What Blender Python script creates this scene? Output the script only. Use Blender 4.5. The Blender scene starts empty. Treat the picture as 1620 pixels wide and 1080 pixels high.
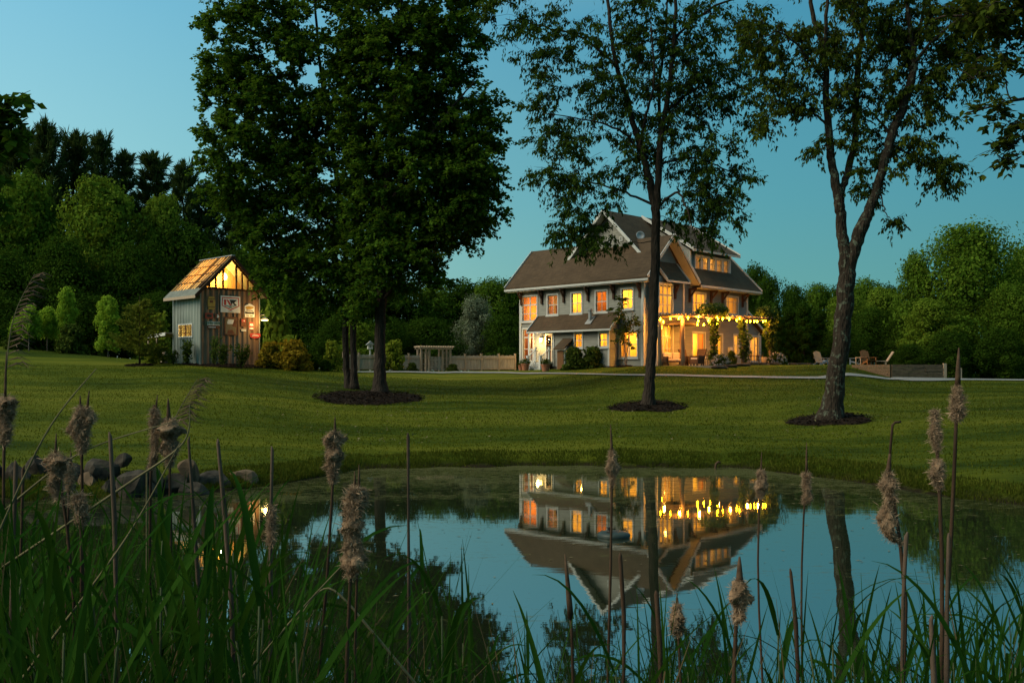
import bpy, math, random
import numpy as np
from mathutils import Vector, Matrix

# ------------------------------------------------------------------ camera, sky, light, exposure
SC = bpy.context.scene
COL = SC.collection
F, CX, HZ, CZ = 1540.0, 810.0, 590.0, 2.7          # focal length in photo pixels, centre, horizon row, eye height
cam_d = bpy.data.cameras.new('camera'); cam = bpy.data.objects.new('camera', cam_d); COL.objects.link(cam)
cam.location = (0, 0, CZ); cam.rotation_euler = (math.radians(90), 0, 0)
cam_d.sensor_width = 36.0; cam_d.lens = 36.0 * F / 1620.0
cam_d.shift_y = (HZ - 540.0) / 1620.0
cam_d.clip_start = 0.05; cam_d.clip_end = 3000
SC.camera = cam
SC.view_settings.view_transform = 'Standard'
SC.view_settings.look = 'None'
SC.view_settings.exposure = 0.2
SC.view_settings.gamma = 1.0
SC.cycles.max_bounces = 7
SC.cycles.diffuse_bounces = 3
SC.cycles.glossy_bounces = 3
SC.cycles.transmission_bounces = 4
SC.cycles.transparent_max_bounces = 12
SC.cycles.sample_clamp_indirect = 4.0
SC.cycles.caustics_reflective = False
SC.cycles.caustics_refractive = False

SUN_EL, SUN_AZ = 3.0, -62.0        # afterglow: just over the horizon, to the left of the view
wd = bpy.data.worlds.new('World'); SC.world = wd; wd.use_nodes = True
nt = wd.node_tree; nt.nodes.clear()
def wn(t, **k):
    n = nt.nodes.new(t)
    for a, b in k.items(): setattr(n, a, b)
    return n
sky = wn('ShaderNodeTexSky', sky_type='NISHITA', sun_disc=False)
sky.sun_elevation = math.radians(SUN_EL); sky.sun_rotation = math.radians(SUN_AZ)
sky.ozone_density = 4.0; sky.dust_density = 0.6
geo = wn('ShaderNodeNewGeometry'); sep = wn('ShaderNodeSeparateXYZ')
tc = wn('ShaderNodeTexCoord')
nt.links.new(tc.outputs['Generated'], sep.inputs[0])
ramp = wn('ShaderNodeValToRGB')
SKY_STOPS = [(0.0, (0.165, 0.287, 0.252)), (0.07, (0.136, 0.290, 0.283)), (0.17, (0.103, 0.270, 0.318)),
             (0.34, (0.072, 0.232, 0.338)), (0.62, (0.30, 0.38, 0.42)), (1.0, (0.42, 0.46, 0.46))]
el = ramp.color_ramp.elements
el[0].position, el[0].color = SKY_STOPS[0][0], SKY_STOPS[0][1] + (1,)
el[1].position, el[1].color = SKY_STOPS[-1][0], SKY_STOPS[-1][1] + (1,)
for p, c in SKY_STOPS[1:-1]:
    e = el.new(p); e.color = c + (1,)
nt.links.new(sep.outputs['Z'], ramp.inputs[0])
# the sky is brighter towards the afterglow on the left and behind the camera, deeper to the right
dotn = wn('ShaderNodeVectorMath', operation='DOT_PRODUCT')
ga = math.radians(-58)
dotn.inputs[1].default_value = (math.sin(ga), math.cos(ga), 0.0)
nt.links.new(tc.outputs['Generated'], dotn.inputs[0])
az = wn('ShaderNodeValToRGB'); ae = az.color_ramp.elements
ae[0].position, ae[0].color = 0.0, (0.45, 0.68, 0.71, 1); ae[1].position, ae[1].color = 1.0, (2.2, 1.55, 1.45, 1)
for p_, c_ in ((0.30, (0.61, 0.82, 0.81)), (0.55, (1.0, 1.02, 0.96)), (0.74, (1.55, 1.32, 1.20)), (0.88, (2.15, 1.58, 1.40))):
    e = ae.new(p_); e.color = c_ + (1,)
nt.links.new(dotn.outputs['Value'], az.inputs[0])
mul = wn('ShaderNodeVectorMath', operation='MULTIPLY')
nt.links.new(ramp.outputs[0], mul.inputs[0]); nt.links.new(az.outputs[0], mul.inputs[1])
bg1 = wn('ShaderNodeBackground'); bg1.inputs['Strength'].default_value = 1.36
nt.links.new(mul.outputs[0], bg1.inputs['Color'])
bg2 = wn('ShaderNodeBackground'); bg2.inputs['Strength'].default_value = 0.012
nt.links.new(sky.outputs[0], bg2.inputs['Color'])
add = wn('ShaderNodeAddShader'); out = wn('ShaderNodeOutputWorld')
nt.links.new(bg1.outputs[0], add.inputs[0]); nt.links.new(bg2.outputs[0], add.inputs[1])
nt.links.new(add.outputs[0], out.inputs[0])

sd = bpy.data.lights.new('sun', 'SUN'); sun = bpy.data.objects.new('sun', sd); COL.objects.link(sun)
sd.energy = 3.1; sd.angle = math.radians(42); sd.color = (1.0, 0.90, 0.66)
# broad, weak afterglow from the upper left behind the camera
sun.rotation_euler = (math.radians(54), 0, math.radians(-72))

# ------------------------------------------------------------------ helpers
def P(px, py, D):
    return np.array([(px - CX) / F * D, D, CZ + (HZ - py) / F * D])

class MB:
    def __init__(s): s.v = []; s.f = []; s.n = 0
    def add(s, vs, fs):
        b = s.n
        s.v.extend([tuple(float(c) for c in q) for q in vs]); s.n += len(vs)
        s.f.extend([tuple(i + b for i in q) for q in fs])
    def box(s, x0, x1, y0, y1, z0, z1):
        if x0 > x1: x0, x1 = x1, x0
        if y0 > y1: y0, y1 = y1, y0
        if z0 > z1: z0, z1 = z1, z0
        s.add([(x0,y0,z0),(x1,y0,z0),(x1,y1,z0),(x0,y1,z0),(x0,y0,z1),(x1,y0,z1),(x1,y1,z1),(x0,y1,z1)],
              [(0,3,2,1),(4,5,6,7),(0,1,5,4),(1,2,6,5),(2,3,7,6),(3,0,4,7)])
    def beam(s, p0, p1, w, h, up=(0,0,1)):
        p0 = Vector(p0); p1 = Vector(p1); d = (p1 - p0).normalized(); up = Vector(up)
        sd_ = d.cross(up)
        if sd_.length < 1e-4: sd_ = d.cross(Vector((1,0,0)))
        sd_.normalize(); u = sd_.cross(d).normalized()
        vs = []
        for p in (p0, p1):
            for a, b in ((-1,-1),(1,-1),(1,1),(-1,1)):
                vs.append(p + sd_ * (a * w / 2) + u * (b * h / 2))
        s.add(vs, [(0,1,2,3),(7,6,5,4),(0,4,5,1),(1,5,6,2),(2,6,7,3),(3,7,4,0)])
    def tube(s, pts, rad, n=6, cap=True):
        pts = [Vector(p) for p in pts]; m = len(pts)
        if not hasattr(rad, '__len__'): rad = [rad] * m
        base = s.n; vs = []; ref = Vector((0.31, 0.95, 0.05))
        for i, p in enumerate(pts):
            t = (pts[min(i+1, m-1)] - pts[max(i-1, 0)])
            t = t.normalized() if t.length > 1e-9 else Vector((0,0,1))
            a = t.cross(ref)
            if a.length < 0.05: a = t.cross(Vector((1,0,0)))
            a.normalize(); b = t.cross(a)
            for k in range(n):
                g = 2 * math.pi * k / n
                vs.append(p + (a * math.cos(g) + b * math.sin(g)) * rad[i])
        fs = []
        for i in range(m - 1):
            for k in range(n):
                fs.append((i*n+k, i*n+(k+1)%n, (i+1)*n+(k+1)%n, (i+1)*n+k))
        if cap:
            fs.append(tuple(range(n-1, -1, -1))); fs.append(tuple((m-1)*n + k for k in range(n)))
        s.add(vs, fs)
    def prism(s, poly, vec):
        n = len(poly); vec = np.array(vec, float)
        vs = [np.array(p, float) for p in poly] + [np.array(p, float) + vec for p in poly]
        fs = [tuple(range(n)), tuple(range(2*n-1, n-1, -1))]
        for i in range(n): fs.append((i, i+n, (i+1)%n+n, (i+1)%n))
        s.add(vs, fs)
    def lathe(s, prof, c=(0,0,0), n=12, jit=None):
        vs = []; m = len(prof)
        for r, z in prof:
            for k in range(n):
                g = 2*math.pi*k/n
                rr = r * (1 + (jit(k, z) if jit else 0))
                vs.append((c[0]+rr*math.cos(g), c[1]+rr*math.sin(g), c[2]+z))
        fs = []
        for i in range(m-1):
            for k in range(n): fs.append((i*n+k, i*n+(k+1)%n, (i+1)*n+(k+1)%n, (i+1)*n+k))
        fs.append(tuple(range(n-1,-1,-1))); fs.append(tuple((m-1)*n+k for k in range(n)))
        s.add(vs, fs)
    def build(s, name, mat, parent=None, smooth=False, loc=None):
        me = bpy.data.meshes.new(name); me.from_pydata(s.v, [], s.f); me.update()
        if smooth: me.polygons.foreach_set('use_smooth', [True]*len(me.polygons))
        return link(name, me, mat, parent, loc)

def link(name, me, mat, parent=None, loc=None):
    if mat is not None:
        me.materials.clear(); me.materials.append(mat)
    o = bpy.data.objects.new(name, me); COL.objects.link(o)
    if parent is not None: o.parent = parent
    if loc is not None: o.location = [float(q) for q in loc]
    return o

def np_mesh(name, verts, k):
    """verts (N*k,3): N polygons of k corners each, unshared"""
    verts = np.asarray(verts, np.float32).reshape(-1, 3); nv = len(verts); nf = nv // k
    me = bpy.data.meshes.new(name)
    me.vertices.add(nv); me.vertices.foreach_set('co', verts.ravel())
    me.loops.add(nv); me.loops.foreach_set('vertex_index', np.arange(nv, dtype=np.int32))
    me.polygons.add(nf); me.polygons.foreach_set('loop_start', np.arange(0, nv, k, dtype=np.int32))
    me.update(calc_edges=True)
    return me

def grid_mesh(name, X, Y, Z):
    ny, nx = X.shape
    v = np.stack([X, Y, Z], -1).reshape(-1, 3).astype(np.float32)
    i = np.arange(ny*nx).reshape(ny, nx)
    q = np.stack([i[:-1,:-1], i[:-1,1:], i[1:,1:], i[1:,:-1]], -1).reshape(-1, 4).astype(np.int32)
    me = bpy.data.meshes.new(name)
    me.vertices.add(len(v)); me.vertices.foreach_set('co', v.ravel())
    me.loops.add(q.size); me.loops.foreach_set('vertex_index', q.ravel())
    me.polygons.add(len(q)); me.polygons.foreach_set('loop_start', np.arange(0, q.size, 4, dtype=np.int32))
    me.polygons.foreach_set('use_smooth', np.ones(len(q), bool))
    me.update(calc_edges=True)
    return me

def empty(name, loc=(0,0,0), rz=0.0):
    o = bpy.data.objects.new(name, None); COL.objects.link(o)
    o.location = [float(q) for q in loc]; o.rotation_euler = (0, 0, rz); o.empty_display_size = 0.2
    return o
def tag(o, label=None, cat=None, group=None, kind=None):
    if label: o['label'] = label
    if cat: o['category'] = cat
    if group: o['group'] = group
    if kind: o['kind'] = kind
    return o
def copy_tree(o, parent=None):
    c = o.copy(); COL.objects.link(c)
    if parent is not None: c.parent = parent
    for ch in list(o.children): copy_tree(ch, c)
    return c

# ------------------------------------------------------------------ materials
MATS = {}
class NT:
    def __init__(s, name):
        s.m = bpy.data.materials.new(name); s.m.use_nodes = True; s.t = s.m.node_tree; s.t.nodes.clear()
        s.out = s.n('ShaderNodeOutputMaterial')
    def n(s, t, **k):
        q = s.t.nodes.new(t)
        for a, b in k.items(): setattr(q, a, b)
        return q
    def l(s, a, b): s.t.links.new(a, b)
    def coord(s, scale=(1,1,1), kind='Object'):
        c = s.n('ShaderNodeTexCoord'); m = s.n('ShaderNodeMapping'); m.inputs['Scale'].default_value = scale
        s.l(c.outputs[kind], m.inputs[0]); return m.outputs[0]
    def noise(s, vec, sc, det=3, rough=0.55):
        q = s.n('ShaderNodeTexNoise'); q.inputs['Scale'].default_value = sc; q.inputs['Detail'].default_value = det
        q.inputs['Roughness'].default_value = rough
        if vec is not None: s.l(vec, q.inputs['Vector'])
        return q.outputs['Fac']
    def ramp(s, fac, stops):
        r = s.n('ShaderNodeValToRGB'); e = r.color_ramp.elements
        e[0].position = stops[0][0]; e[0].color = tuple(stops[0][1]) + (1,)
        e[1].position = stops[-1][0]; e[1].color = tuple(stops[-1][1]) + (1,)
        for p, c in stops[1:-1]:
            x = e.new(p); x.color = tuple(c) + (1,)
        s.l(fac, r.inputs[0]); return r.outputs[0]
    def mix(s, fac, a, b, mode='MIX'):
        q = s.n('ShaderNodeMix', data_type='RGBA', blend_type=mode)
        if hasattr(fac, 'links'): s.l(fac, q.inputs[0])
        else: q.inputs[0].default_value = fac
        for i, x in ((6, a), (7, b)):
            if hasattr(x, 'links'): s.l(x, q.inputs[i])
            else: q.inputs[i].default_value = tuple(x) + (1,)
        return q.outputs[2]
    def math(s, op, a, b=None):
        q = s.n('ShaderNodeMath', operation=op)
        for i, x in ((0, a), (1, b)):
            if x is None: continue
            if hasattr(x, 'links'): s.l(x, q.inputs[i])
            else: q.inputs[i].default_value = x
        return q.outputs[0]
    def bump(s, h, strength=0.5, dist=0.02):
        b = s.n('ShaderNodeBump'); b.inputs['Strength'].default_value = strength; b.inputs['Distance'].default_value = dist
        s.l(h, b.inputs['Height']); return b.outputs[0]
    def principled(s, col, rough=0.7, normal=None, spec=0.3, metallic=0.0):
        p = s.n('ShaderNodeBsdfPrincipled')
        if hasattr(col, 'links'): s.l(col, p.inputs['Base Color'])
        else: p.inputs['Base Color'].default_value = tuple(col) + (1,)
        if hasattr(rough, 'links'): s.l(rough, p.inputs['Roughness'])
        else: p.inputs['Roughness'].default_value = rough
        p.inputs['Specular IOR Level'].default_value = spec; p.inputs['Metallic'].default_value = metallic
        if normal is not None: s.l(normal, p.inputs['Normal'])
        return p
    def done(s, sh):
        s.l(sh.outputs[0] if hasattr(sh, 'outputs') else sh, s.out.inputs[0]); return s.m

def scl(c, k): return tuple(min(1.0, x * k) for x in c)

def plain(name, col, rough=0.65, var=0.25, sc=6.0, bump=0.15, spec=0.3, metallic=0.0, stretch=(1,1,1)):
    k = NT(name); v = k.coord(stretch)
    f = k.noise(v, sc, 4)
    c = k.ramp(f, [(0.3, scl(col, 1-var)), (0.7, scl(col, 1+var))])
    f2 = k.noise(v, sc*9, 2)
    return k.done(k.principled(c, rough, k.bump(f2, bump, 0.01) if bump else None, spec, metallic))

def foliage(name, col, col2=None, trans=0.35, sc=0.6, dead=None):
    k = NT(name); v = k.coord()
    g = k.n('ShaderNodeNewGeometry')
    f = k.noise(v, sc, 2)
    col2 = col2 or (col[0]*1.5, col[1]*1.25, col[2]*0.9)
    fac = k.math('ADD', k.math('MULTIPLY', f, 0.7), k.math('MULTIPLY', g.outputs['Random Per Island'], 0.45))
    c = k.ramp(fac, [(0.25, scl(col, 0.62)), (0.55, col), (0.95, col2)])
    if dead:      # a few withered brown leaves among the green
        c = k.mix(k.ramp(g.outputs['Random Per Island'], [(0.86, (0,0,0)), (0.87, (1,1,1))]), c, dead)
    d = k.n('ShaderNodeBsdfDiffuse'); t = k.n('ShaderNodeBsdfTranslucent'); k.l(c, d.inputs[0])
    c2 = k.mix(0.5, c, (col2[0]*1.1, col2[1]*1.1, col2[2]*0.6)); k.l(c2, t.inputs[0])
    m = k.n('ShaderNodeMixShader'); m.inputs[0].default_value = trans
    k.l(d.outputs[0], m.inputs[1]); k.l(t.outputs[0], m.inputs[2])
    return k.done(m)

def bark(name, col, lichen=None):
    k = NT(name); v = k.coord((1,1,0.3))
    w = k.n('ShaderNodeTexVoronoi'); w.inputs['Scale'].default_value = 14; k.l(v, w.inputs['Vector'])
    f = k.noise(v, 9, 5)
    c = k.ramp(f, [(0.3, scl(col, 0.5)), (0.7, scl(col, 1.3))])
    if lichen:
        f2 = k.noise(k.coord(), 5.0, 4, 0.7); msk = k.ramp(f2, [(0.54, (0,0,0)), (0.62, (1,1,1))])
        c = k.mix(msk, c, lichen)
    h = k.math('ADD', w.outputs['Distance'], f)
    return k.done(k.principled(c, 0.9, k.bump(h, 0.9, 0.05), 0.1))

def emit(name, col, s):
    k = NT(name); e = k.n('ShaderNodeEmission'); e.inputs[0].default_value = tuple(col)+(1,); e.inputs[1].default_value = s
    return k.done(e)

def siding(name, col, period=0.165):
    k = NT(name); c = k.n('ShaderNodeTexCoord'); s_ = k.n('ShaderNodeSeparateXYZ'); k.l(c.outputs['Object'], s_.inputs[0])
    z = k.math('FRACT', k.math('DIVIDE', s_.outputs['Z'], period))
    saw = k.math('MULTIPLY', k.math('SUBTRACT', 1.0, z), 1.0)
    f = k.noise(k.coord((0.6,0.6,6)), 2.2, 4)
    cc = k.ramp(f, [(0.3, scl(col, 0.86)), (0.7, scl(col, 1.1))])
    return k.done(k.principled(cc, 0.6, k.bump(saw, 1.0, 0.16), 0.3))

def shingle(name, col):
    k = NT(name); v = k.coord((1,1,1))
    b = k.n('ShaderNodeTexBrick'); b.inputs['Scale'].default_value = 1.0
    b.inputs['Brick Width'].default_value = 0.34; b.inputs['Row Height'].default_value = 0.13; b.inputs['Mortar Size'].default_value = 0.008
    b.inputs['Color1'].default_value = scl(col, 0.75)+(1,); b.inputs['Color2'].default_value = scl(col, 1.3)+(1,)
    b.inputs['Mortar'].default_value = scl(col, 0.45)+(1,)
    # courses follow height: use (x+y, z)
    c = k.n('ShaderNodeTexCoord'); s_ = k.n('ShaderNodeSeparateXYZ'); k.l(c.outputs['Object'], s_.inputs[0])
    cm = k.n('ShaderNodeCombineXYZ'); k.l(k.math('ADD', s_.outputs['X'], s_.outputs['Y']), cm.inputs[0]); k.l(s_.outputs['Z'], cm.inputs[1])
    k.l(cm.outputs[0], b.inputs['Vector'])
    f = k.noise(v, 0.8, 4); f3 = k.noise(v, 30, 2)
    cc = k.mix(0.55, b.outputs['Color'], k.ramp(f, [(0.3, scl(col, 0.75)), (0.7, scl(col, 1.25))]))
    h = k.math('ADD', b.outputs['Fac'], k.math('MULTIPLY', f3, -0.6))
    return k.done(k.principled(cc, 0.9, k.bump(h, 0.6, -0.02), 0.15))

def wood(name, col, axis='Z', var=0.35, rough=0.75, boards=0.14):
    k = NT(name)
    st = {'Z': (1,1,0.12), 'X': (0.12,1,1), 'Y': (1,0.12,1)}[axis]
    v = k.coord(st); f = k.noise(v, 16, 4, 0.65); f2 = k.noise(k.coord(), 1.6, 3)
    c = k.ramp(f, [(0.25, scl(col, 1-var)), (0.75, scl(col, 1+var))])
    c = k.mix(k.math('MULTIPLY', f2, 0.5), c, scl(col, 0.6))
    return k.done(k.principled(c, rough, k.bump(f, 0.3, 0.01), 0.2))

def glass(name):
    k = NT(name); t = k.n('ShaderNodeBsdfTransparent'); t.inputs[0].default_value = (0.96,0.96,0.94,1)
    g = k.n('ShaderNodeBsdfGlossy'); g.inputs['Roughness'].default_value = 0.02
    lw_ = k.n('ShaderNodeLayerWeight'); lw_.inputs['Blend'].default_value = 0.5
    f = k.math('ADD', k.math('MULTIPLY', k.math('POWER', lw_.outputs['Facing'], 4.0), 0.5), 0.035)
    m = k.n('ShaderNodeMixShader'); k.l(f, m.inputs[0]); k.l(t.outputs[0], m.inputs[1]); k.l(g.outputs[0], m.inputs[2])
    return k.done(m)

def lawn_mat():
    k = NT('lawn_grass'); v = k.coord((0.30,1,1))
    f1 = k.noise(v, 0.16, 4, 0.6); f2 = k.noise(k.coord((0.35,1.6,1)), 1.5, 5, 0.75); f3 = k.noise(k.coord(), 30, 3, 0.8)
    c0 = k.n('ShaderNodeTexCoord'); sp = k.n('ShaderNodeSeparateXYZ'); k.l(c0.outputs['Object'], sp.inputs[0])
    # mown passes: broad bands that wander a little, leaning one way then the other
    wob = k.math('MULTIPLY', k.noise(k.coord((0.06,0.06,1)), 1.0, 2), 26.0)
    band = k.math('SINE', k.math('ADD', k.math('MULTIPLY', sp.outputs['Y'], 1.9), wob))
    fac = k.math('ADD', k.math('ADD', k.math('MULTIPLY', f1, 0.75), k.math('MULTIPLY', f2, 0.40)), k.math('MULTIPLY', f3, 0.35))
    fac = k.math('ADD', fac, k.math('MULTIPLY', band, 0.040))
    c = k.ramp(fac, [(0.54, (0.011,0.026,0.002)), (0.67, (0.046,0.076,0.005)), (0.80, (0.112,0.134,0.009)), (0.95, (0.19,0.190,0.020))])
    mud = k.n('ShaderNodeMapRange'); mud.inputs['From Min'].default_value = 0.16; mud.inputs['From Max'].default_value = 0.03
    k.l(k.math('ADD', sp.outputs['Z'], k.math('MULTIPLY', k.math('SUBTRACT', f2, 0.5), 0.35)), mud.inputs['Value'])
    c = k.mix(mud.outputs[0], c, (0.028,0.022,0.012))
    h = k.math('ADD', f3, k.math('MULTIPLY', f2, 0.9))
    return k.done(k.principled(c, 0.95, k.bump(h, 1.0, 0.12), 0.05))

def mulch_mat():
    k = NT('mulch'); v = k.coord()
    f = k.noise(v, 14, 4, 0.7)
    c = k.ramp(f, [(0.35, (0.006,0.004,0.003)), (0.65, (0.030,0.020,0.014))])
    return k.done(k.principled(c, 0.95, k.bump(f, 1.0, 0.06), 0.05))

def water_mat():
    k = NT('pond_water'); c = k.n('ShaderNodeTexCoord'); s_ = k.n('ShaderNodeSeparateXYZ'); k.l(c.outputs['Object'], s_.inputs[0])
    f1 = k.noise(k.coord((0.5,1.6,1)), 1.1, 3); f2 = k.noise(k.coord((0.8,2.2,1)), 7.0, 2)
    h = k.math('ADD', k.math('MULTIPLY', f1, 1.0), k.math('MULTIPLY', f2, 0.12))
    nrm = k.bump(h, 0.008, 0.10)
    gl = k.n('ShaderNodeBsdfGlossy'); gl.inputs['Roughness'].default_value = 0.018; gl.inputs['Color'].default_value = (0.93,0.97,0.95,1); k.l(nrm, gl.inputs['Normal'])
    df = k.n('ShaderNodeBsdfDiffuse'); df.inputs[0].default_value = (0.012,0.016,0.008,1)
    fr = k.n('ShaderNodeFresnel'); fr.inputs[0].default_value = 7.0; k.l(nrm, fr.inputs['Normal'])
    m = k.n('ShaderNodeMixShader'); k.l(fr.outputs[0], m.inputs[0]); k.l(df.outputs[0], m.inputs[1]); k.l(gl.outputs[0], m.inputs[2])
    # thin floating film and specks of pollen / algae, denser towards the far bank
    spk = k.noise(k.coord((0.35,1.0,1)), 9.0, 5, 0.75)
    patch = k.noise(k.coord((0.25,0.8,1)), 0.55, 3, 0.6)
    yy = k.n('ShaderNodeMapRange'); yy.inputs['From Min'].default_value = 15.0; yy.inputs['From Max'].default_value = 28.5
    yy.inputs['To Min'].default_value = 0.0; yy.inputs['To Max'].default_value = 0.23; k.l(s_.outputs['Y'], yy.inputs['Value'])
    thr = k.math('ADD', k.math('ADD', spk, k.math('MULTIPLY', patch, 0.45)), yy.outputs[0])
    msk = k.ramp(thr, [(0.83, (0,0,0)), (0.93, (1,1,1))])
    mk = k.math('MULTIPLY', msk, 0.62)
    d2 = k.n('ShaderNodeBsdfDiffuse'); d2.inputs[0].default_value = (0.085,0.085,0.035,1)
    m2 = k.n('ShaderNodeMixShader'); k.l(mk, m2.inputs[0]); k.l(m.outputs[0], m2.inputs[1]); k.l(d2.outputs[0], m2.inputs[2])
    return k.done(m2)

M = dict(
    lawn=lawn_mat(), mulch=mulch_mat(), water=water_mat(),
    path=plain('concrete_path', (0.20,0.20,0.19), 0.85, 0.15, 3, 0.2),
    paver=plain('stone_paver', (0.20,0.17,0.14), 0.85, 0.3, 3, 0.3),
    siding=siding('grey_clapboard', (0.20,0.20,0.175)),
    siding2=siding('shed_siding', (0.20,0.20,0.175)),
    trim=plain('white_trim_paint', (0.44,0.44,0.42), 0.5, 0.06, 3, 0.05),
    found=plain('foundation_stone', (0.05,0.042,0.036), 0.9, 0.4, 4, 0.6),
    roof=shingle('brown_shingle', (0.072,0.047,0.028)),
    bracket=wood('bracket_wood', (0.055,0.027,0.015)),
    doorwood=wood('door_wood', (0.16,0.075,0.030)),
    glass=glass('window_glass'),
    cedar=wood('weathered_cedar', (0.38,0.29,0.21)),
    fencewood=wood('fence_board', (0.42,0.36,0.30)),
    pergwood=wood('pergola_log', (0.17,0.125,0.085)),
    timber=wood('old_timber', (0.125,0.088,0.055), 'X', 0.8),
    bark_dark=bark('dark_bark', (0.034,0.025,0.019)),
    bark_lichen=bark('lichen_bark', (0.030,0.022,0.016), (0.075,0.085,0.060)),
    bark_maple=bark('maple_bark', (0.036,0.027,0.021)),
    bark_pale=bark('pale_bark', (0.20,0.17,0.14)),
    maple=foliage('maple_leaf', (0.034,0.082,0.009), (0.105,0.180,0.018), 0.34),
    cherry=foliage('cherry_leaf', (0.026,0.054,0.009), (0.066,0.100,0.015), 0.3),
    cherry2=foliage('cherry_leaf_olive', (0.034,0.056,0.008), (0.090,0.108,0.014), 0.3),
    pine=foliage('pine_needle', (0.036,0.062,0.018), (0.070,0.100,0.026), 0.2),
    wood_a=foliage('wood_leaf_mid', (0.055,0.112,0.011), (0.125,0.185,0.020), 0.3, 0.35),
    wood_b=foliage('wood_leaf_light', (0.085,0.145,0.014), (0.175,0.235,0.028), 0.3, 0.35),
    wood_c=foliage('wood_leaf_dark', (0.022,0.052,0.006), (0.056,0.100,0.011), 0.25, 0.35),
    sapling=foliage('sapling_leaf', (0.180,0.300,0.026), (0.300,0.420,0.050), 0.42, 1.0),
    conifer=foliage('young_conifer_needle', (0.100,0.125,0.018), (0.180,0.185,0.028), 0.2, 1.0),
    golden=foliage('golden_leaf', (0.200,0.140,0.014), (0.340,0.240,0.026), 0.3, 1.2),
    lime=foliage('lime_leaf', (0.150,0.200,0.020), (0.240,0.270,0.035), 0.3, 1.2),
    shrub=foliage('shrub_leaf', (0.045,0.070,0.012), (0.095,0.120,0.020), 0.2, 1.5),
    vine=foliage('vine_leaf', (0.050,0.090,0.020), (0.100,0.130,0.030), 0.35, 1.5),
    reed=foliage('reed_leaf', (0.012,0.043,0.006), (0.038,0.088,0.011), 0.30, 1.5, (0.095,0.070,0.035)),
    reedstem=plain('reed_stem', (0.035,0.050,0.014), 0.7, 0.3, 5, 0.1),
    grassb=foliage('grass_blade', (0.045,0.060,0.005), (0.140,0.145,0.012), 0.3, 0.22),
    bankgrass=foliage('bank_grass', (0.040,0.056,0.007), (0.115,0.115,0.018), 0.3, 0.6),
    petal=plain('white_petal', (0.36,0.32,0.30), 0.6, 0.15, 9, 0),
    petal2=foliage('pale_blossom', (0.12,0.15,0.095), (0.22,0.24,0.16), 0.2, 1.0),
    cattail=plain('cattail_fluff', (0.19,0.122,0.076), 0.95, 0.55, 30, 0.5, 0.05),
    fibre=plain('cattail_fibre', (0.30,0.205,0.135), 0.95, 0.3, 30, 0, 0.05),
    spike=plain('cattail_spike', (0.075,0.045,0.028), 0.85, 0.4, 40, 0.3, 0.1),
    stem=plain('dry_stem', (0.055,0.032,0.020), 0.8, 0.5, 12, 0.3, 0.1, stretch=(1,1,0.3)),
    stem_grey=plain('grey_dry_stem', (0.085,0.058,0.042), 0.85, 0.45, 12, 0.3, 0.1, stretch=(1,1,0.3)),
    straw=plain('straw', (0.15,0.125,0.065), 0.8, 0.25, 10, 0.1, 0.1),
    plume=plain('reed_plume', (0.085,0.058,0.042), 0.9, 0.3, 20, 0, 0.05),
    rock=plain('grey_rock', (0.036,0.030,0.023), 0.9, 0.7, 4.5, 1.0, 0.15),
    rock_tan=plain('tan_rock', (0.12,0.080,0.050), 0.9, 0.35, 2.5, 0.7, 0.15),
    corr=plain('galvanised_sheet', (0.26,0.285,0.25), 0.45, 0.15, 2, 0.1, 0.5, 0.35, stretch=(1,1,0.2)),
    metal=plain('grey_metal', (0.30,0.30,0.30), 0.5, 0.2, 4, 0.1, 0.5, 0.5),
    white=plain('white_paint', (0.55,0.55,0.53), 0.5, 0.08, 4, 0.05),
    bluewhite=plain('pale_blue_paint', (0.22,0.25,0.29), 0.5, 0.1, 4, 0.05),
    terracotta=plain('terracotta', (0.36,0.14,0.075), 0.8, 0.2, 5, 0.15),
    wicker=plain('dark_wicker', (0.07,0.040,0.024), 0.8, 0.4, 30, 0.6),
    cushion=plain('cream_cushion', (0.58,0.50,0.38), 0.9, 0.15, 8, 0.1),
    canvas=plain('umbrella_canvas', (0.055,0.040,0.026), 0.9, 0.15, 5, 0.05),
    cord=plain('black_cord', (0.02,0.02,0.02), 0.7, 0.1, 5, 0),
    bulb=emit('lamp_glow', (1.0,0.36,0.003), 300.0),
    lamp=emit('lamp_glow_soft', (1.0,0.62,0.12), 9.0),
    hot=emit('lamp_glow_hot', (1.0,0.62,0.14), 22.0),
    redpaint=plain('faded_red_paint', (0.45,0.055,0.045), 0.6, 0.2, 6, 0.05),
    black=plain('black_paint', (0.018,0.02,0.02), 0.5, 0.2, 6, 0.05),
    signwhite=plain('sign_enamel', (0.70,0.73,0.72), 0.45, 0.1, 3, 0.05),
    yellow=plain('mustard_paint', (0.42,0.27,0.06), 0.6, 0.2, 6, 0.05),
    greenpaint=plain('green_paint', (0.03,0.12,0.07), 0.5, 0.2, 6, 0.05),
    rust=plain('rust_paint', (0.17,0.065,0.035), 0.8, 0.35, 6, 0.2),
    signwood=wood('old_sign_board', (0.24,0.19,0.11)),
)
def rusty_sheet():
    k = NT('weathered_wall_sheet'); v = k.coord((1,1,0.10))
    f = k.noise(v, 6, 5, 0.7); f2 = k.noise(k.coord((1,1,0.5)), 0.7, 4)
    c = k.ramp(f, [(0.30, (0.075,0.048,0.032)), (0.45, (0.17,0.105,0.066)), (0.60, (0.27,0.165,0.100)), (0.76, (0.30,0.25,0.19))])
    c = k.mix(k.ramp(f2, [(0.5, (0,0,0)), (0.7, (0.7,0.7,0.7))]), c, (0.20,0.20,0.165))
    return k.done(k.principled(c, 0.7, k.bump(f, 0.3, 0.01), 0.3))
M['rusty'] = rusty_sheet()
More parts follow.
